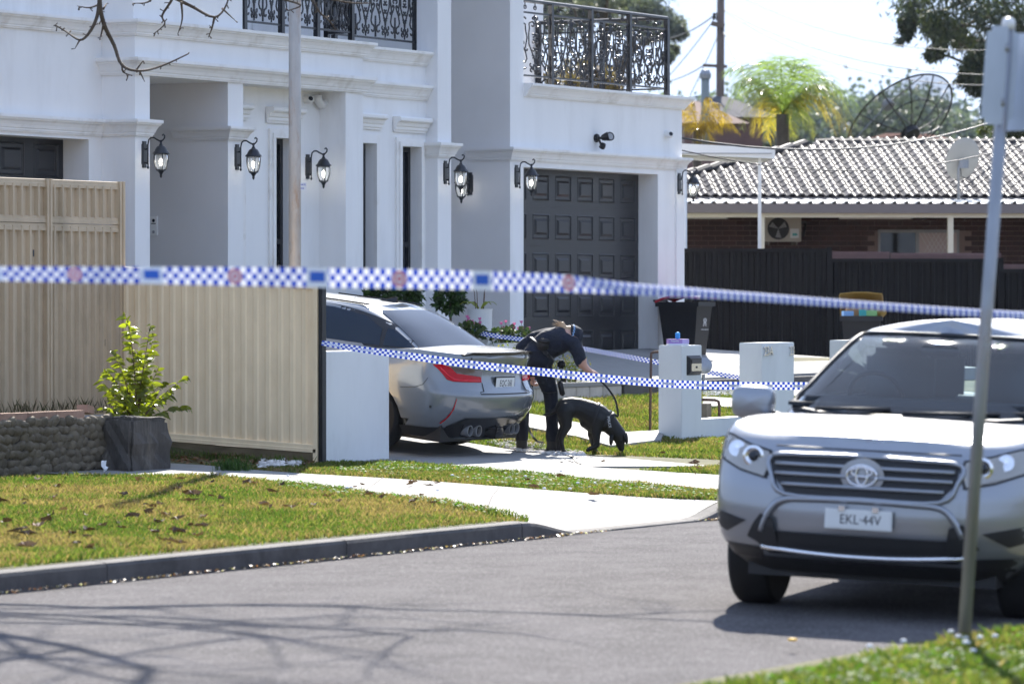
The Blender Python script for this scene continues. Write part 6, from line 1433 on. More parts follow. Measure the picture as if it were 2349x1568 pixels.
for sg in (1,-1): MB().box(-.018,.018,-.015,.015,-.02,.012).xf(MF@Matrix.Translation((sg*.10,.06,0))).build('plate_clip',M['chrome'],kl)
for y0,y1 in ((.55,-.02),(-.10,-.58)): strip('wiper',M['trim_black'],kl,[K.gfront(y0,1.19,.02),K.gfront((y0+y1)/2,1.175,.03),K.gfront(y1,1.172,.02)],.011)
for s_ in (.5,1.05): pass
# interior seen through the glass is too dark to read; a label on the screen and bonnet seam
strip('bonnet_seam',M['trim_black'],kl,[K.front(y,.992-.0*abs(y),.004) for y in np.linspace(-.55,.55,11)],.005)
# ---------------------------------------------------------------- bodies grown from joints into one skin
def cap(p0,p1,r0,r1,m,n=14):
    p0,p1=Vector(p0),Vector(p1); d=p1-p0; L=d.length
    if L<1e-5: d=Vector((0,0,1e-4)); p1=p0+d
    t=d.normalized(); pts=[];rs=[]
    for k in range(5): a=math.pi/2*k/5; pts.append(p0-t*(r0*math.cos(a))); rs.append(max(.0008,r0*math.sin(a)))
    for k in range(5): u=k/4; pts.append(p0+d*u); rs.append(r0+(r1-r0)*u)
    for k in range(4,-1,-1): a=math.pi/2*k/5; pts.append(p1+t*(r1*math.cos(a))); rs.append(max(.0008,r1*math.sin(a)))
    m.tube(pts,rs,n)
def grow(name,chains,voxel,mats,pick,parent,it=5,fac=.5):
    m=MB()
    for ch in chains:
        for (a,ra),(b,rb_) in zip(ch,ch[1:]): cap(a,b,ra,rb_,m)
    o=m.build(name,None if False else mats[0]); md=o.modifiers.new('r','REMESH'); md.mode='VOXEL'; md.voxel_size=voxel
    sm_=o.modifiers.new('s','SMOOTH'); sm_.factor=fac; sm_.iterations=it
    dg=bpy.context.evaluated_depsgraph_get(); me=bpy.data.meshes.new_from_object(o.evaluated_get(dg)); bpy.data.objects.remove(o)
    me.materials.clear()
    for q in mats: me.materials.append(q)
    me.polygons.foreach_set('use_smooth',[True]*len(me.polygons))
    if pick:
        idx=[pick(p.center) for p in me.polygons]; me.polygons.foreach_set('material_index',idx)
    me.name=name; return link(name,me,parent)
PDEP=43.75
def Q(zx,zy,dd=0): return pd(1147+.256*zx,688.2+.256*zy,PDEP+dd)
def ch(*pts): return [(Q(*p[:2],p[3] if len(p)>3 else 0),p[2]) for p in pts]
per=thing('person','person in navy uniform and cap bending forward beside the grey car to guide the dog','person',tuple(Q(470,1375)))
body=[ch((285,525,.135,.12),(330,515,.155,.05),(370,535,.13,-.04)),
 ch((330,500,.15),(380,440,.15),(440,392,.155),(520,362,.15),(585,352,.12)),
 ch((420,335,.10,.14),(500,335,.11,.05),(600,370,.10,-.06),(650,385,.078,-.10)),
 ch((350,545,.12,-.04),(405,690,.098,-.03),(452,825,.078,0),(462,960,.072,0),(468,1130,.062,0),(470,1215,.074,0),(472,1245,.07,0)),
 ch((295,560,.115,.14),(235,700,.095,.2),(215,820,.078,.24),(205,1000,.07,.25),(195,1230,.068,.26)),
 ch((650,385,.078,-.1),(700,470,.07,-.11),(722,545,.066,-.12),(727,558,.06,-.12)),
 ch((722,540,.046,-.12),(760,600,.040,-.12),(795,632,.032,-.12),(812,640,.03,-.12)),
 ch((425,320,.085,.15),(310,345,.078,.22),(195,425,.066,.26)),
 ch((195,425,.064,.26),(225,540,.055,.22),(262,650,.042,.16),(278,680,.032,.14)),
 ch((590,340,.07),(625,330,.065)),ch((630,330,.088,-.0),(655,340,.09,0)),ch((660,345,.075),(665,372,.06))]
# boots
body+= [ch((470,1255,.062),(470,1330,.06),(500,1345,.052),(540,1356,.042)),ch((470,1335,.055),(436,1350,.042)),ch((195,1250,.06,.26),(195,1335,.058,.26),(240,1352,.045,.26))]
cuff=Q(722,552,-.12); hcen=Q(645,335); wz=Q(470,1262).z
def pick(c):
    if c.z<wz: return 3
    v=c-cuff; fd=(Q(800,635,-.12)-cuff).normalized()
    if v.dot(fd)>.012 and v.length<.25 and v.dot(RT)>-.02 and (c-cuff-fd*v.dot(fd)).length<.07: return 2
    if (c-Q(276,676,.14)).length<.05: return 2
    if (c-hcen).length<.125 and (c-Q(585,345)).length>.06: return 2
    return 0 if c.z<Q(0,430).z-.0 and (c-Q(330,520,.05)).dot(RT)<.22 and c.z<Q(330,455).z or c.z<Q(0,560).z-.001 and (c-Q(722,552,-.12)).length>.2 and (c-Q(225,540,.22)).length>.2 else 1
grow('body',body,.011,[M['navy'],M['navy_shirt'],M['skin'],M['boot']],pick,per,6)
def hand(w,dirv,curl,nrm,parent,side=1,s=1.0):
    d=Vector(dirv).normalized(); nv=(Vector(nrm)-d*d.dot(Vector(nrm))).normalized(); c=d.cross(nv)*side; chn=[]
    chn.append([(w,.026*s),(w+d*.045*s,.030*s),(w+d*.075*s,.027*s)]); 
    for k,(o,L) in enumerate(((-.027,.072),(-.009,.082),(.009,.076),(.026,.060))):
        b=w+d*(.075*s)+c*(o*s); p1=b+(d+nv*curl*.5).normalized()*(L*.45*s); p2=p1+(d*(1-curl)+nv*curl*1.4).normalized()*(L*.32*s); p3=p2+(d*(.2-curl)+nv*curl*1.5).normalized()*(L*.28*s); chn.append([(b,.0095*s),(p1,.009*s),(p2,.0085*s),(p3,.007*s)])
    b=w+d*.03*s-c*.028*s; p1=b+(d*.6-c*.7+nv*.3).normalized()*.035*s; p2=p1+(d*.9-c*.1+nv*.5).normalized()*.03*s; chn.append([(b,.013*s),(p1,.011*s),(p2,.0085*s)])
    return grow('hand',chn,.0045,[M['skin']],None,parent,3)
hand(Q(808,638,-.12),RT*.8+Vector((0,0,-.45)),.75,RT*.3+Vector((0,0,-1)),per)
hand(Q(276,676,.14),RT*.25+Vector((0,0,-1)),.8,RT*1.0+AX*-.2,per)
# cap with chequered band, hair, bun and loose strands
hm=Matrix.Translation(Q(650,328))
ax=(RT*.75+Vector((0,0,-.30))+AX*.25).normalized()   # crown of the head points forward-down
cx=ax.to_track_quat('Z','X').to_matrix().to_4x4()
MB().lathe([(.112,-.045),(.118,-.02),(.119,.02),(.112,.06),(.09,.09),(.05,.108),(.005,.113)],n=22,M=Matrix.Translation(Q(640,322))@cx).build('cap',M['navy_shirt'],per,auto=50)
tb=[]
for k in range(24):
    a0,a1=2*math.pi*k/24,2*math.pi*(k+.55)/24
    for j,(z0_,z1_) in enumerate(((-.038,-.028),(-.028,-.018))):
        b0,b1=(a0,a1) if j==0 else (a1,a0+2*math.pi/24); MB_=[(.1205*math.cos(b),.1205*math.sin(b),z) for b,z in ((b0,z0_),(b1,z0_),(b1,z1_),(b0,z1_))]; tb.append([Matrix.Translation(Q(640,322))@cx@Vector(v) for v in MB_])
mm=MB()
for q in tb: mm.add(q,[(0,1,2,3)])
mm.build('cap_band',M['carton_blue'],per)
br_=[]; f_=(Vector((0,0,-1))+RT*.35).normalized()
rows=[]
for u in np.linspace(0,1,5): rows.append([Q(668,345)+f_*(.10*u*math.cos(a*.9))+AX*(.085*math.sin(a))+RT*(.045+.02*math.cos(a)) for a in np.linspace(-1.2,1.2,9)])
MB().grid(rows).build('cap_peak',M['navy_shirt'],per,smooth=True)
grow('hair',[ch((590,290,.07),(620,270,.05)),ch((585,310,.075),(600,350,.06)),ch((545,240,.032),(560,215,.026)),ch((560,235,.036),(580,262,.04))],.008,[M['hair']],None,per,3)
hs=MB()
for k in range(26):
    a=Q(545+rnd.uniform(-15,25),225+rnd.uniform(-15,25),rnd.uniform(-.03,.03)); e=Q(rnd.uniform(445,560),rnd.uniform(172,255),rnd.uniform(-.05,.05)); hs.tube([a,a.lerp(e,.5)+Vector((0,0,.012)),e],[.0035,.0025,.001],4)
for k in range(8):
    a=Q(590,250); e=Q(rnd.uniform(600,640),rnd.uniform(225,250)); hs.tube([a,e],[.003,.001],4)
hs.build('loose_hair',M['hair'],per)
# belt, pouch, holster
bc=Q(380,440); bax=(Q(440,392)-Q(340,490)).normalized(); bu=bax.cross(AX).normalized(); bv=bax.cross(bu)
bring=[bc+bu*(.172*math.cos(a))+bv*(.185*math.sin(a))+AX*.02 for a in np.linspace(0,2*math.pi,33)]
MB().tube(bring,.024,6,False,flat=.35).build('belt',M['belt'],per,smooth=True)
def rbox(name,c,ex,ey,ez,sx,sy,sz,m,parent,bev=.25):
    bm=bmesh.new(); bmesh.ops.create_cube(bm,size=1); bmesh.ops.scale(bm,vec=(sx,sy,sz),verts=bm.verts); bmesh.ops.bevel(bm,geom=bm.edges[:],offset=min(sx,sy,sz)*bev,segments=3,affect='EDGES')
    Mx=Matrix(((ex.x,ey.x,ez.x,c.x),(ex.y,ey.y,ez.y,c.y),(ex.z,ey.z,ez.z,c.z),(0,0,0,1)))
    for v in bm.verts: v.co=Mx@v.co
    bmesh.ops.recalc_face_normals(bm,faces=bm.faces); me=bpy.data.meshes.new(name); bm.to_mesh(me); bm.free(); me.polygons.foreach_set('use_smooth',[True]*len(me.polygons)); me.materials.append(m); return link(name,me,parent)
Zv=Vector((0,0,1))
rbox('pouch',Q(385,400,-.17),(RT+Zv*.1).normalized(),AX,(Zv-RT*.1).normalized(),.12,.06,.105,M['belt'],per); rbox('pouch_flap',Q(395,368,-.19),(RT+Zv*-.08).normalized(),AX,(Zv+RT*.08).normalized(),.125,.055,.05,M['belt'],per)
MB().tube([Q(410+20*math.cos(a),470+18*math.sin(a),-.17) for a in np.linspace(0,2*math.pi,17)],.005,5,False).build('key_ring',M['iron'],per)
rbox('holster',Q(548,790,-.06),(RT+Zv*.15).normalized(),AX,(Zv-RT*.22).normalized(),.055,.06,.16,M['boot'],per); rbox('pistol_grip',Q(562,705,-.06),(RT+Zv*.1).normalized(),AX,(Zv-RT*.1).normalized(),.05,.035,.05,M['iron'],per)
rbox('radio_pouch',Q(548,575,-.02),RT,AX,Zv,.08,.07,.085,M['belt'],per)
MB().tube([Q(440+62*math.cos(a),812+18*math.sin(a),.09*math.sin(a)*-1) for a in np.linspace(0,2*math.pi,25)],.014,6,False,flat=.4).build('thigh_strap',M['belt'],per)
# ---------------------------------------------------------------- dog
PDEP=43.55
dog=thing('dog','black labrador in a police harness sniffing the grass edge','dog',tuple(Q(720,1388)))
dg_=[ch((590,965,.105),(640,958,.105),(720,968,.107),(800,1005,.125),(865,1045,.142),(930,1075,.120)),ch((600,990,.10,-.05),(585,1010,.09,-.06)),ch((600,990,.10,.05),(585,1010,.09,.06)),
 ch((915,1065,.115),(975,1105,.098),(1025,1160,.085)),ch((1025,1160,.085),(1062,1205,.080)),ch((1062,1205,.078),(1075,1240,.066)),ch((1070,1240,.054),(1078,1290,.046),(1086,1322,.036),(1088,1333,.030)),
 ch((585,1005,.085,-.07),(592,1075,.066,-.08),(603,1120,.05,-.09),(575,1180,.038,-.09),(548,1232,.030,-.09),(552,1290,.024,-.09),(568,1352,.024,-.09),(592,1372,.026,-.09),(608,1378,.022,-.09)),
 ch((580,1005,.085,.07),(575,1080,.064,.08),(580,1125,.048,.09),(545,1185,.036,.09),(522,1235,.029,.09),(520,1290,.024,.09),(530,1345,.024,.09),(552,1366,.025,.09)),
 ch((880,1075,.09,-.07),(868,1140,.064,-.08),(862,1195,.048,-.09),(866,1250,.036,-.09),(868,1300,.030,-.09),(835,1322,.025,-.09),(800,1330,.024,-.09),(785,1345,.022,-.09)),
 ch((860,1085,.09,.07),(835,1150,.062,.08),(822,1200,.044,.09),(832,1260,.033,.09),(845,1325,.027,.09),(858,1366,.026,.09),(895,1380,.024,.09)),
 ch((550,945,.038),(500,985,.03),(440,1020,.022),(392,1028,.013)),
 ch((765,1095,.06),(840,1120,.09))]
grow('body',dg_,.010,[M['dog_fur']],None,dog,5)
def ear(px,py,dd,s):
    rows=[]; 
    for u in np.linspace(0,1,7):
        w_=.036*math.sin(math.pi*min(1,.25+.7*u))*(1 if u<.95 else .4); c=Q(px+s*22*u,py-25+88*u,dd-.012*math.sin(u*3)); rows.append([c-RT*w_*.5-AX*.004,c+AX*-.012,c+RT*w_*.5-AX*.004])
    e=MB().grid(rows).build('ear',M['dog_fur'],dog,smooth=True); e.modifiers.new('s','SOLIDIFY').thickness=.012
ear(1120,1215,-.03,.7); ear(1000,1230,-.06,-.3)
for x,dd in ((1092,-.066),(1098,.03)): MB().lathe([(0,-.008),(.007,-.004),(.009,0),(.007,.004),(0,.008)],tuple(Q(x,1262,dd)),8).build('eye',M['glass_dark'],dog,smooth=True)
MB().lathe([(0,-.014),(.014,-.008),(.018,0),(.013,.01),(0,.013)],tuple(Q(1092,1348,-.01)),10).build('nose',M['gloss_black'],dog,smooth=True)
# harness straps
def ringstrap(name,c,axis,r1,r2,w_,a0=0,a1=2*math.pi,par=dog,m='strap'):
    axis=axis.normalized(); u=axis.cross(AX).normalized(); v=axis.cross(u); rows=[]
    for a in np.linspace(a0,a1,33): d=u*math.cos(a)*r1+v*math.sin(a)*r2; rows.append([c+d-axis*w_/2,c+d+axis*w_/2])
    o=MB().grid(rows).build(name,M[m],par,smooth=True); o.modifiers.new('s','SOLIDIFY').thickness=.005; return u,v
nax=Q(1025,1160)-Q(915,1065); u_,v_=ringstrap('harness',Q(955,1092),nax,.122,.118,.045); ringstrap('chest_strap',Q(850,1045),RT+Zv*-.3,.150,.146,.03)
tn=-AX; tx=(Q(985,1150)-Q(968,1040)).normalized(); ty=tn.cross(tx); c=Q(978,1090,-.128)
put_text('POLICE',.036,Matrix(((tx.x,ty.x,tn.x,c.x),(tx.y,ty.y,tn.y,c.y),(tx.z,ty.z,tn.z,c.z),(0,0,0,1))),M['paper'],dog,'lettering',.001)
MB().tube([Q(990+14*math.cos(a),1000+12*math.sin(a),-.02) for a in np.linspace(0,2*math.pi,13)],.005,5,False).build('leash_ring',M['chrome'],dog)
# leash
def strap(pts,w_,name,parent=None,m='strap',side=None):
    P=spl(pts,6,False)+[Vector(pts[-1])]; rows=[]
    for i,p in enumerate(P):
        t=(P[min(i+1,len(P)-1)]-P[max(i-1,0)]).normalized(); s_=side if side else t.cross(AX); s_=(s_-t*s_.dot(t)).normalized(); nn=t.cross(s_)*.0015
        rows.append([p-s_*w_/2-nn,p+s_*w_/2-nn,p+s_*w_/2+nn,p-s_*w_/2+nn,p-s_*w_/2-nn])
    return MB().grid(rows).build(name,M[m],parent,smooth=False)
lsh=thing('leash','long black dog leash from the raised hand to the dog and looped on the driveway','leash',tuple(Q(300,1345)))
strap([Q(996,1000,-.03),Q(1050,1040,-.06),Q(1056,1000,-.07),Q(1035,900,-.08),Q(985,815,-.09),Q(925,745,-.1),Q(850,672,-.12),Q(835,655,-.12)],.02,'lead',lsh)
def gq(zx,zy): p=gp(1147+.256*zx,688.2+.256*zy); return Vector((p.x,p.y,p.z+.028))
PDEP=43.75
strap([Q(285,705,.14),Q(250,745,.15),Q(228,830,.17),Q(222,940,.15),Q(235,1060,.05),Q(270,1180,-.1),Q(330,1260,-.2)]+[gq(*p) for p in ((390,1300),(395,1330),(340,1343),(200,1310),(60,1262),(30,1270),(80,1300),(250,1340),(420,1372))],.022,'lead',lsh,side=None)
strap([gq(*p) for p in ((420,1372),(540,1395),(640,1420),(690,1470),(725,1488),(640,1482),(560,1470),(552,1455),(600,1450),(660,1470))],.022,'lead',lsh,side=RT)
# ---------------------------------------------------------------- police tape
def ribbon(name,label,ctr,tilt,width,fold=None,m='tape_check',sq=.025,seg=10):
    P=spl(ctr,seg,False)+[Vector(ctr[-1])]; n=len(P); T=list(np.interp(np.linspace(0,len(ctr)-1,n),range(len(ctr)),tilt)); Wd=list(np.interp(np.linspace(0,len(ctr)-1,n),range(len(ctr)),width))
    arc=[0]
    for i in range(1,n): arc.append(arc[-1]+(P[i]-P[i-1]).length)
    frm=[]
    for i in range(n):
        t=(P[min(i+1,n-1)]-P[max(i-1,0)]).normalized(); h=Zv-t*t.z; h=h.normalized(); b=t.cross(h); a=T[i]; wv=h*math.cos(a)-b*math.sin(a); frm.append((wv,t.cross(wv)))
    root=thing(name,label,'police tape',tuple(P[0]))
    me=bpy.data.meshes.new('band'); V=[];F=[]
    FL=list(np.interp(np.linspace(0,len(ctr)-1,n),range(len(ctr)),fold)) if fold else [0]*n
    for i in range(n):
        wv,nv=frm[i]; nv=nv if nv.dot(CAM-P[i])>0 else -nv; lo=P[i]-wv*Wd[i]/2; mi=lo+wv*Wd[i]*.33; hi=mi+(wv*math.cos(FL[i])-nv*math.sin(FL[i]))*Wd[i]*.67
        V+=[tuple(lo),tuple(mi),tuple(hi)]
    for i in range(n-1): F+=[(3*i,3*i+3,3*i+4,3*i+1),(3*i+1,3*i+4,3*i+5,3*i+2)]
    me.from_pydata(V,[],F); uv=me.uv_layers.new(name='UVMap')
    for l in me.loops: i=l.vertex_index; uv.data[l.index].uv=(arc[i//3],(0,.3333,1)[i%3])
    me.polygons.foreach_set('use_smooth',[True]*len(me.polygons)); me.materials.append(M[m]); link('band',me,root)
    def at(u,v,o):   # along, across (-.5..+.5), lift towards the viewer
        i=min(n-2,max(0,int(np.searchsorted(arc,u))-1)); f=(u-arc[i])/(arc[i+1]-arc[i]); p=P[i].lerp(P[i+1],f); wv=frm[i][0].lerp(frm[i+1][0],f); nv=frm[i][1].lerp(frm[i+1][1],f); wd=Wd[i]
        if nv.dot(CAM-p)<0: nv=-nv
        return p+wv*(v*wd)+nv*o
    return root,arc[-1],at
def mapped(name,me,at,u0,m,o,parent,H=1):
    for v in me.vertices: v.co=at(u0+v.co.x,v.co.y*H,o)
    me.materials.clear(); me.materials.append(m); return link(name,me,parent)
def rectm(x0,x1,y0,y1,k=6):
    m=MB().grid([[(x0+(x1-x0)*i/k,y0,0),(x0+(x1-x0)*i/k,y1,0)] for i in range(k+1)]); return m.mesh('p')
def disc(r,H,k=18,hole=0):
    m=MB()
    if hole: m.grid([[(r*math.cos(a),r*math.sin(a)*H,0),(hole*math.cos(a),hole*math.sin(a)*H,0)] for a in np.linspace(0,2*math.pi,k+1)])
    else: m.add([(r*math.cos(a),r*math.sin(a)*H,0) for a in np.linspace(0,2*math.pi,k+1)[:-1]],[tuple(range(k))])
    return m.mesh('p')
t2=[(738,786,40.35),(805,797.6,40.35),(893,810,40.35),(981,822,40.35),(1069,834,40.35),(1186,847,40.4),(1275,856,40.5),(1362,865,40.6),(1492,877,40.7),(1609,883,40.8),(1726,884.5,40.9),(1852,885,41),(2030,886,41.1)]
rt,L2,at2=ribbon('police_tape','blue and white chequered tape across the driveway in front of the person and dog',[pd(*p) for p in t2],[.9,.75,.55,.35,.3,.2,.15,.1,.1,.05,0,0,0],[.075]*13)
u=.12; k=0
while u<L2-.2:
    mapped('word_panel',rectm(-.062,.062,-.165,.165),at2,u,M['tape_white'],.002,rt)
    me=text_mesh('POLICE',.030,0); 
    for v in me.vertices: v.co.y/=.075; v.co.x*=1.05
    mapped('lettering',me,at2,u,M['blue_ink'],.004,rt); u+=.325
t3=[(1050,752,25.1),(1085,759,24.9),(1130,769,24.6),(1240,784,24.2),(1335,799,23.5),(1430,816,22.8),(1515,832,22.3),(1610,851,21.9),(1700,866,21.55),(1752,874,21.45)]
ribbon('police_tape','thin far length of chequered tape running from the pots to the numbered pillar',[pn(*p) for p in t3],[.5]*10,[.06]*10)
t1=[(-420,618,17.6),(-150,625,17.7),(120,629,17.9),(400,632,18.1),(700,636,18.3),(1000,641,18.5),(1250,647,18.8),(1450,655,19.1),(1700,668,19.7),(1950,686,20.4),(2265,708,21.25),(2520,720,22.1),(2900,735,23.2)]
rt,L1,at1=ribbon('police_tape','nearest blurred length of blue and white chequered tape, tied to the street sign pole',[pd(*p) for p in t1],[.7,.6,.45,.3,.1,0,.1,.15,.1,.1,.1,.1,.1],[.07,.07,.072,.078,.085,.085,.085,.085,.085,.085,.085,.085,.085],[0,0,0,0,0,0,.2,.9,1.2,1.25,1.25,1.25,1.25],seg=12)
def uofx(px):
    best=min(np.linspace(0,L1,600),key=lambda u:abs(proj(at1(u,0,0))[0]-px)); return best
for px in (168,540,917,1303,-205):
    u=uofx(px); mapped('white_disc',disc(.036,1/.075),at1,u,M['tape_white'],.002,rt,.9) ; mapped('red_ring',disc(.030,1/.075,18,.021),at1,u,M['red_ink'],.004,rt); mapped('red_mark',disc(.010,1/.075,8),at1,u,M['red_ink'],.004,rt)
for px in (350,727,1108,-20):
    u=uofx(px); mapped('white_panel',rectm(-.05,.05,-.5,.5),at1,u,M['tape_white'],.002,rt); mapped('blue_panel',rectm(-.034,.034,-.22,.30),at1,u,mat('tape_blue',(.02,.11,.50),.4),.004,rt)
# ---------------------------------------------------------------- street sign at the right
b=pn(2206,HZ,8.16); b.z=zt(b.x,8.16); sd_=(b-CAM).dot(FW); tp=pd(2313,58,sd_); sg_=thing('street_sign','leaning grey street sign pole seen from behind with two back-to-back plates','street sign',tuple(b))
MB().tube([b-Vector((0,0,.15)),b.lerp(tp,.5),tp],.0315,18).build('pole',M['galv'],sg_,smooth=True)
lean=(tp-b).normalized(); MB().lathe([(.034,-.02),(.035,.012),(.028,.03),(.012,.038),(0,.04)],n=14,M=Matrix.Translation(tp)@lean.to_track_quat('Z','X').to_matrix().to_4x4()).build('pole_cap',M['plastic_white'],sg_,smooth=True)
def plate(x0,x1,y0,y1,yaw,off,name):
    ex=(RT*math.cos(yaw)+AX*math.sin(yaw)).normalized(); ey=lean; ez=ex.cross(ey); c=pd((x0+x1)/2,(y0+y1)/2,sd_+off); wq=(x1-x0)*sd_/FP/math.cos(yaw); hq=(y1-y0)*sd_/FP
    bm=bmesh.new(); bmesh.ops.create_cube(bm,size=1); bmesh.ops.scale(bm,vec=(wq,hq,.003),verts=bm.verts)
    bmesh.ops.bevel(bm,geom=[e for e in bm.edges if abs(e.verts[0].co.z-e.verts[1].co.z)>.001],offset=.03,segments=5,affect='EDGES')
    Mx=Matrix(((ex.x,ey.x,ez.x,c.x),(ex.y,ey.y,ez.y,c.y),(ex.z,ey.z,ez.z,c.z),(0,0,0,1)))
    for v in bm.verts: v.co=Mx@v.co
    me=bpy.data.meshes.new(name); bm.to_mesh(me); bm.free(); me.materials.append(mat('plate_back',(.45,.50,.58),.45,metal=.4,var=.1)); link(name,me,sg_)
plate(2254,2334,60,286,R(35),-.05,'sign_plate'); plate(2296,2420,75,300,R(-40),.06,'sign_plate')
for yy in (110,235): c=pd(2304-(yy-60)*.08,yy,sd_); MB().lathe([(.036,-.02),(.042,-.02),(.042,.02),(.036,.02)],n=14,M=Matrix.Translation(c)@lean.to_track_quat('Z','X').to_matrix().to_4x4()).build('bracket',M['galv'],sg_,smooth=True)
# ---------------------------------------------------------------- bare street tree on the left verge, branches hang into view
tb=Vector((24.2,19.3,zt(24,19.3))); tree=thing('street_tree','bare winter tree whose twigs hang into the top left of the picture','tree',tuple(tb))
lb=MB(); tw_=MB(); 
def branch(m,a,d,L,r,dep,seg=5,droop=0):
    pts=[a]; p=a.copy(); d=d.normalized()
    for i in range(seg):
        d=(d+Vector((rnd.gauss(0,.13),rnd.gauss(0,.13),rnd.gauss(0,.10)-droop))).normalized(); p=p+d*L/seg; pts.append(p.copy())
    for q in pts[1:]:
        a_,b_,_=proj(q)
        if -40<a_<2390 and b_>-25: return pts
    m.tube(pts,[r*(1-.55*i/seg) for i in range(seg+1)],6 if r>.02 else 4)
    if dep>0:
        for k in range(4 if dep>1 else 4):
            q=pts[rnd.randint(2,seg)]; e=(d*.8+Vector((rnd.gauss(0,.6),rnd.gauss(0,.6),rnd.gauss(0,.35)))).normalized(); branch(m,q,e,L*rnd.uniform(.45,.7),r*.45,dep-1,seg,droop)
    return pts
MB().tube([tb-Vector((0,0,.1)),tb+Vector((.05,.05,1.5)),tb+Vector((.2,.0,3.2))],[.19,.15,.13],10).build('trunk',M['bark'],tree,smooth=True)
fk=tb+Vector((.2,0,3.1))
for v in ((2.2,-3.6,3.6),(3.4,-3.0,3.4),(1.2,-3.2,3.4),(3.0,-4.4,3.9),(2.6,-2.4,4.2),(.5,.6,1.6),(-.6,-1.8,2.4),(3.8,-4.0,3.4)):
    m=MB(); branch(m,fk,Vector(v),5.2,.085,3,6); m.build('branch',M['bark'],tree,smooth=True)
# the hanging twigs
def tws(pts,dep,r0):
    r0*=1.35
    P=[pd(x,y,dep+rnd.uniform(-.15,.15)) for x,y in pts]; m=MB(); PP=spl(P,4,False)+[P[-1]]; m.tube(PP,[r0*(1-.75*i/(len(PP)-1)) for i in range(len(PP))],5)
    for p in PP[4:]:
        for k in range(2):
            if rnd.random()<.6: e=p+Vector((rnd.gauss(0,.02),rnd.gauss(0,.02),rnd.gauss(0,.02))); m.tube([p,e],[.004,.0055],4)
    m.build('twig',M['bark'],tree,smooth=True)
dT=36.5
top=[pd(235,-60,dT),pd(560,-70,dT)]
for e in top: MB().tube([fk,fk.lerp(e,.5)+Vector((0,0,.9)),e],[.06,.04,.022],7).build('branch',M['bark'],tree,smooth=True)
tws([(235,-60),(228,0),(238,55),(262,105),(280,150),(320,163),(370,152),(432,124)],dT,.018); tws([(228,0),(222,40),(205,75),(183,92),(150,72),(127,58)],dT,.014); tws([(183,92),(172,112)],dT,.007); tws([(230,10),(205,18),(177,14)],dT,.008); tws([(237,20),(245,8)],dT,.008)
tws([(238,55),(232,80),(228,92)],dT,.008); tws([(280,150),(282,165),(298,172)],dT,.008); tws([(320,163),(332,188)],dT,.007); tws([(312,162),(328,140)],dT,.008)
tws([(400,-50),(396,-5),(372,35),(378,55),(357,75)],dT,.012); tws([(400,-5),(440,15),(492,40),(520,10),(530,-40)],dT,.013); tws([(492,40),(486,65),(478,86)],dT,.009); tws([(416,5),(418,45),(408,78)],dT,.009); tws([(360,-20),(340,5),(305,8)],dT,.009); tws([(510,20),(540,48)],dT,.008)
tws([(560,-70),(600,-30),(640,-5),(690,12),(660,25)],dT,.014); tws([(700,-30),(720,5),(735,30),(755,48),(770,70)],dT,.011); tws([(690,-20),(790,5),(850,8)],dT,.01)
# ---------------------------------------------------------------- fallen leaves, flowers, gutter litter
dl=[]
for k in range(4):
    m=MB(); n_=9; V=[(0,0,.004)]
    for i in range(n_): a=2*math.pi*i/n_; r=.035*(1.2 if i%2 else .6)*rnd.uniform(.8,1.2); V.append((r*math.cos(a)*1.3,r*math.sin(a)*.8,.02*rnd.random()+.012*abs(math.sin(a))))
    m.add(V,[(0,1+i,1+(i+1)%n_) for i in range(n_)]); dl.append(m.mesh('fallen_leaf',M['dry_leaf']))
cnt=0
areas=[((0,1105,560,1270),62),((560,1115,1000,1180),20),((900,1085,1600,1145),8),((1340,1040,1660,1085),6)]
for (x0,y0,x1,y1),n_ in areas:
    for k in range(n_):
        p=gp(rnd.uniform(x0,x1),rnd.uniform(y0,y1))
        if p.y<15.75: continue
        o=place('fallen_leaf',rnd.choice(dl),Matrix.Translation(p+Vector((0,0,.03)))@Matrix.Rotation(rnd.uniform(0,6.28),4,'Z')@Matrix.Rotation(rnd.gauss(0,.4),4,'X')@Matrix.Scale(rnd.uniform(.8,1.6),4)); tag(o,'curled dry brown leaf lying on the grass','leaf','dry leaves fallen on the lawns')
V=[];F=[];C=[]
for k in range(900):
    s_=rnd.uniform(19,29.5) if k<760 else rnd.uniform(31,33); y=15.48-abs(rnd.gauss(0,.05)); x=s_; zz=road_z(y)+.008; r=rnd.uniform(.006,.022); a=rnd.uniform(0,6.28); b=len(V); c=rnd.choice([(.30,.20,.12),(.45,.40,.34),(.12,.08,.05),(.22,.09,.05)])
    for j in range(3): V.append((x+r*math.cos(a+j*2.1),y+r*.7*math.sin(a+j*2.1),zz+rnd.uniform(0,.02)))
    F.append((b,b+1,b+2)); C+=[(*c,1)]*3
tag(npmesh('gutter_litter',V,F,M['leaf_attr'],C),'crumbled leaves gathered along the gutter of the far kerb','litter',kind='stuff')
V=[];F=[];C=[]
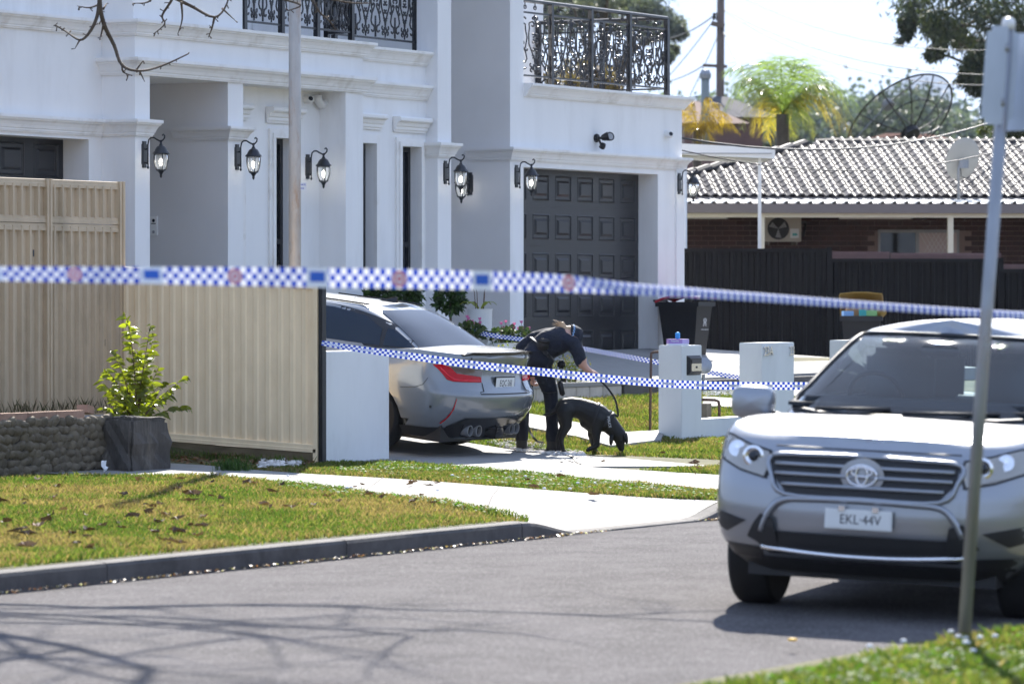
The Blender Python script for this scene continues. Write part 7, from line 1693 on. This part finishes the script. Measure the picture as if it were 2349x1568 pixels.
for k in range(260):
    x0=rnd.uniform(390,720); p=gp(x0,rnd.uniform(1048,1068) if x0<560 else rnd.uniform(1062,1072)); r=rnd.uniform(.015,.04); a=rnd.uniform(0,6.28); b=len(V); c=rnd.choice([(.17,.07,.035),(.23,.11,.06),(.10,.05,.03)])
    for j in range(4): V.append((p.x+r*math.cos(a+j*1.57),p.y+r*.7*math.sin(a+j*1.57),p.z+.015+rnd.uniform(0,.03)))
    F+=[(b,b+1,b+2),(b,b+2,b+3)]; C+=[(*c,1)]*4
tag(npmesh('leaf_drift',V,F,M['leaf_attr'],C),'drift of brown leaves at the foot of the cream fence','leaves',kind='stuff')
fm=MB().lathe([(0,0),(.014,.002),(.017,.009),(.010,.016),(0,.018)],n=7).mesh('daisy',M['paper'],True); fy=MB().lathe([(0,0),(.016,.002),(.02,.006),(.012,.012),(0,.013)],n=7).mesh('dandelion',mat('dandelion',(.75,.42,.02),.6),True)
for k in range(34):
    p=gp(rnd.uniform(1700,2340),rnd.uniform(1470,1560)) if k<22 else gp(rnd.uniform(600,1600),rnd.uniform(1090,1140))
    if 8.6<p.y<15.7: continue
    tag(place('clover_flower',fm,Matrix.Translation(p+Vector((0,0,.06 if k<22 else .04)))),'small white clover flower in the grass','flower','white clover flowers in the lawns')
p=gp(1818,1500); tag(place('dandelion',fy,Matrix.Translation(p+Vector((0,0,.07)))@Matrix.Scale(1.4,4)),'single yellow dandelion flower at the near verge edge','flower')

# ---------------------------------------------------------------- the air
hz=MB().box(-40,420,-60,330,-1.5,12.5).build('haze',None if False else bpy.data.materials.new('haze')); tag(hz,'faint pale haze filling the air','haze',kind='stuff')
hm_=hz.data.materials[0]; hm_.use_nodes=True; hn=hm_.node_tree; hn.nodes.clear(); ho=hn.nodes.new('ShaderNodeOutputMaterial'); hv=hn.nodes.new('ShaderNodeVolumePrincipled')
hv.inputs['Color'].default_value=(.8,.88,1,1); hv.inputs['Density'].default_value=.00006; hv.inputs['Anisotropy'].default_value=.3; hn.links.new(hv.outputs[0],ho.inputs['Volume'])
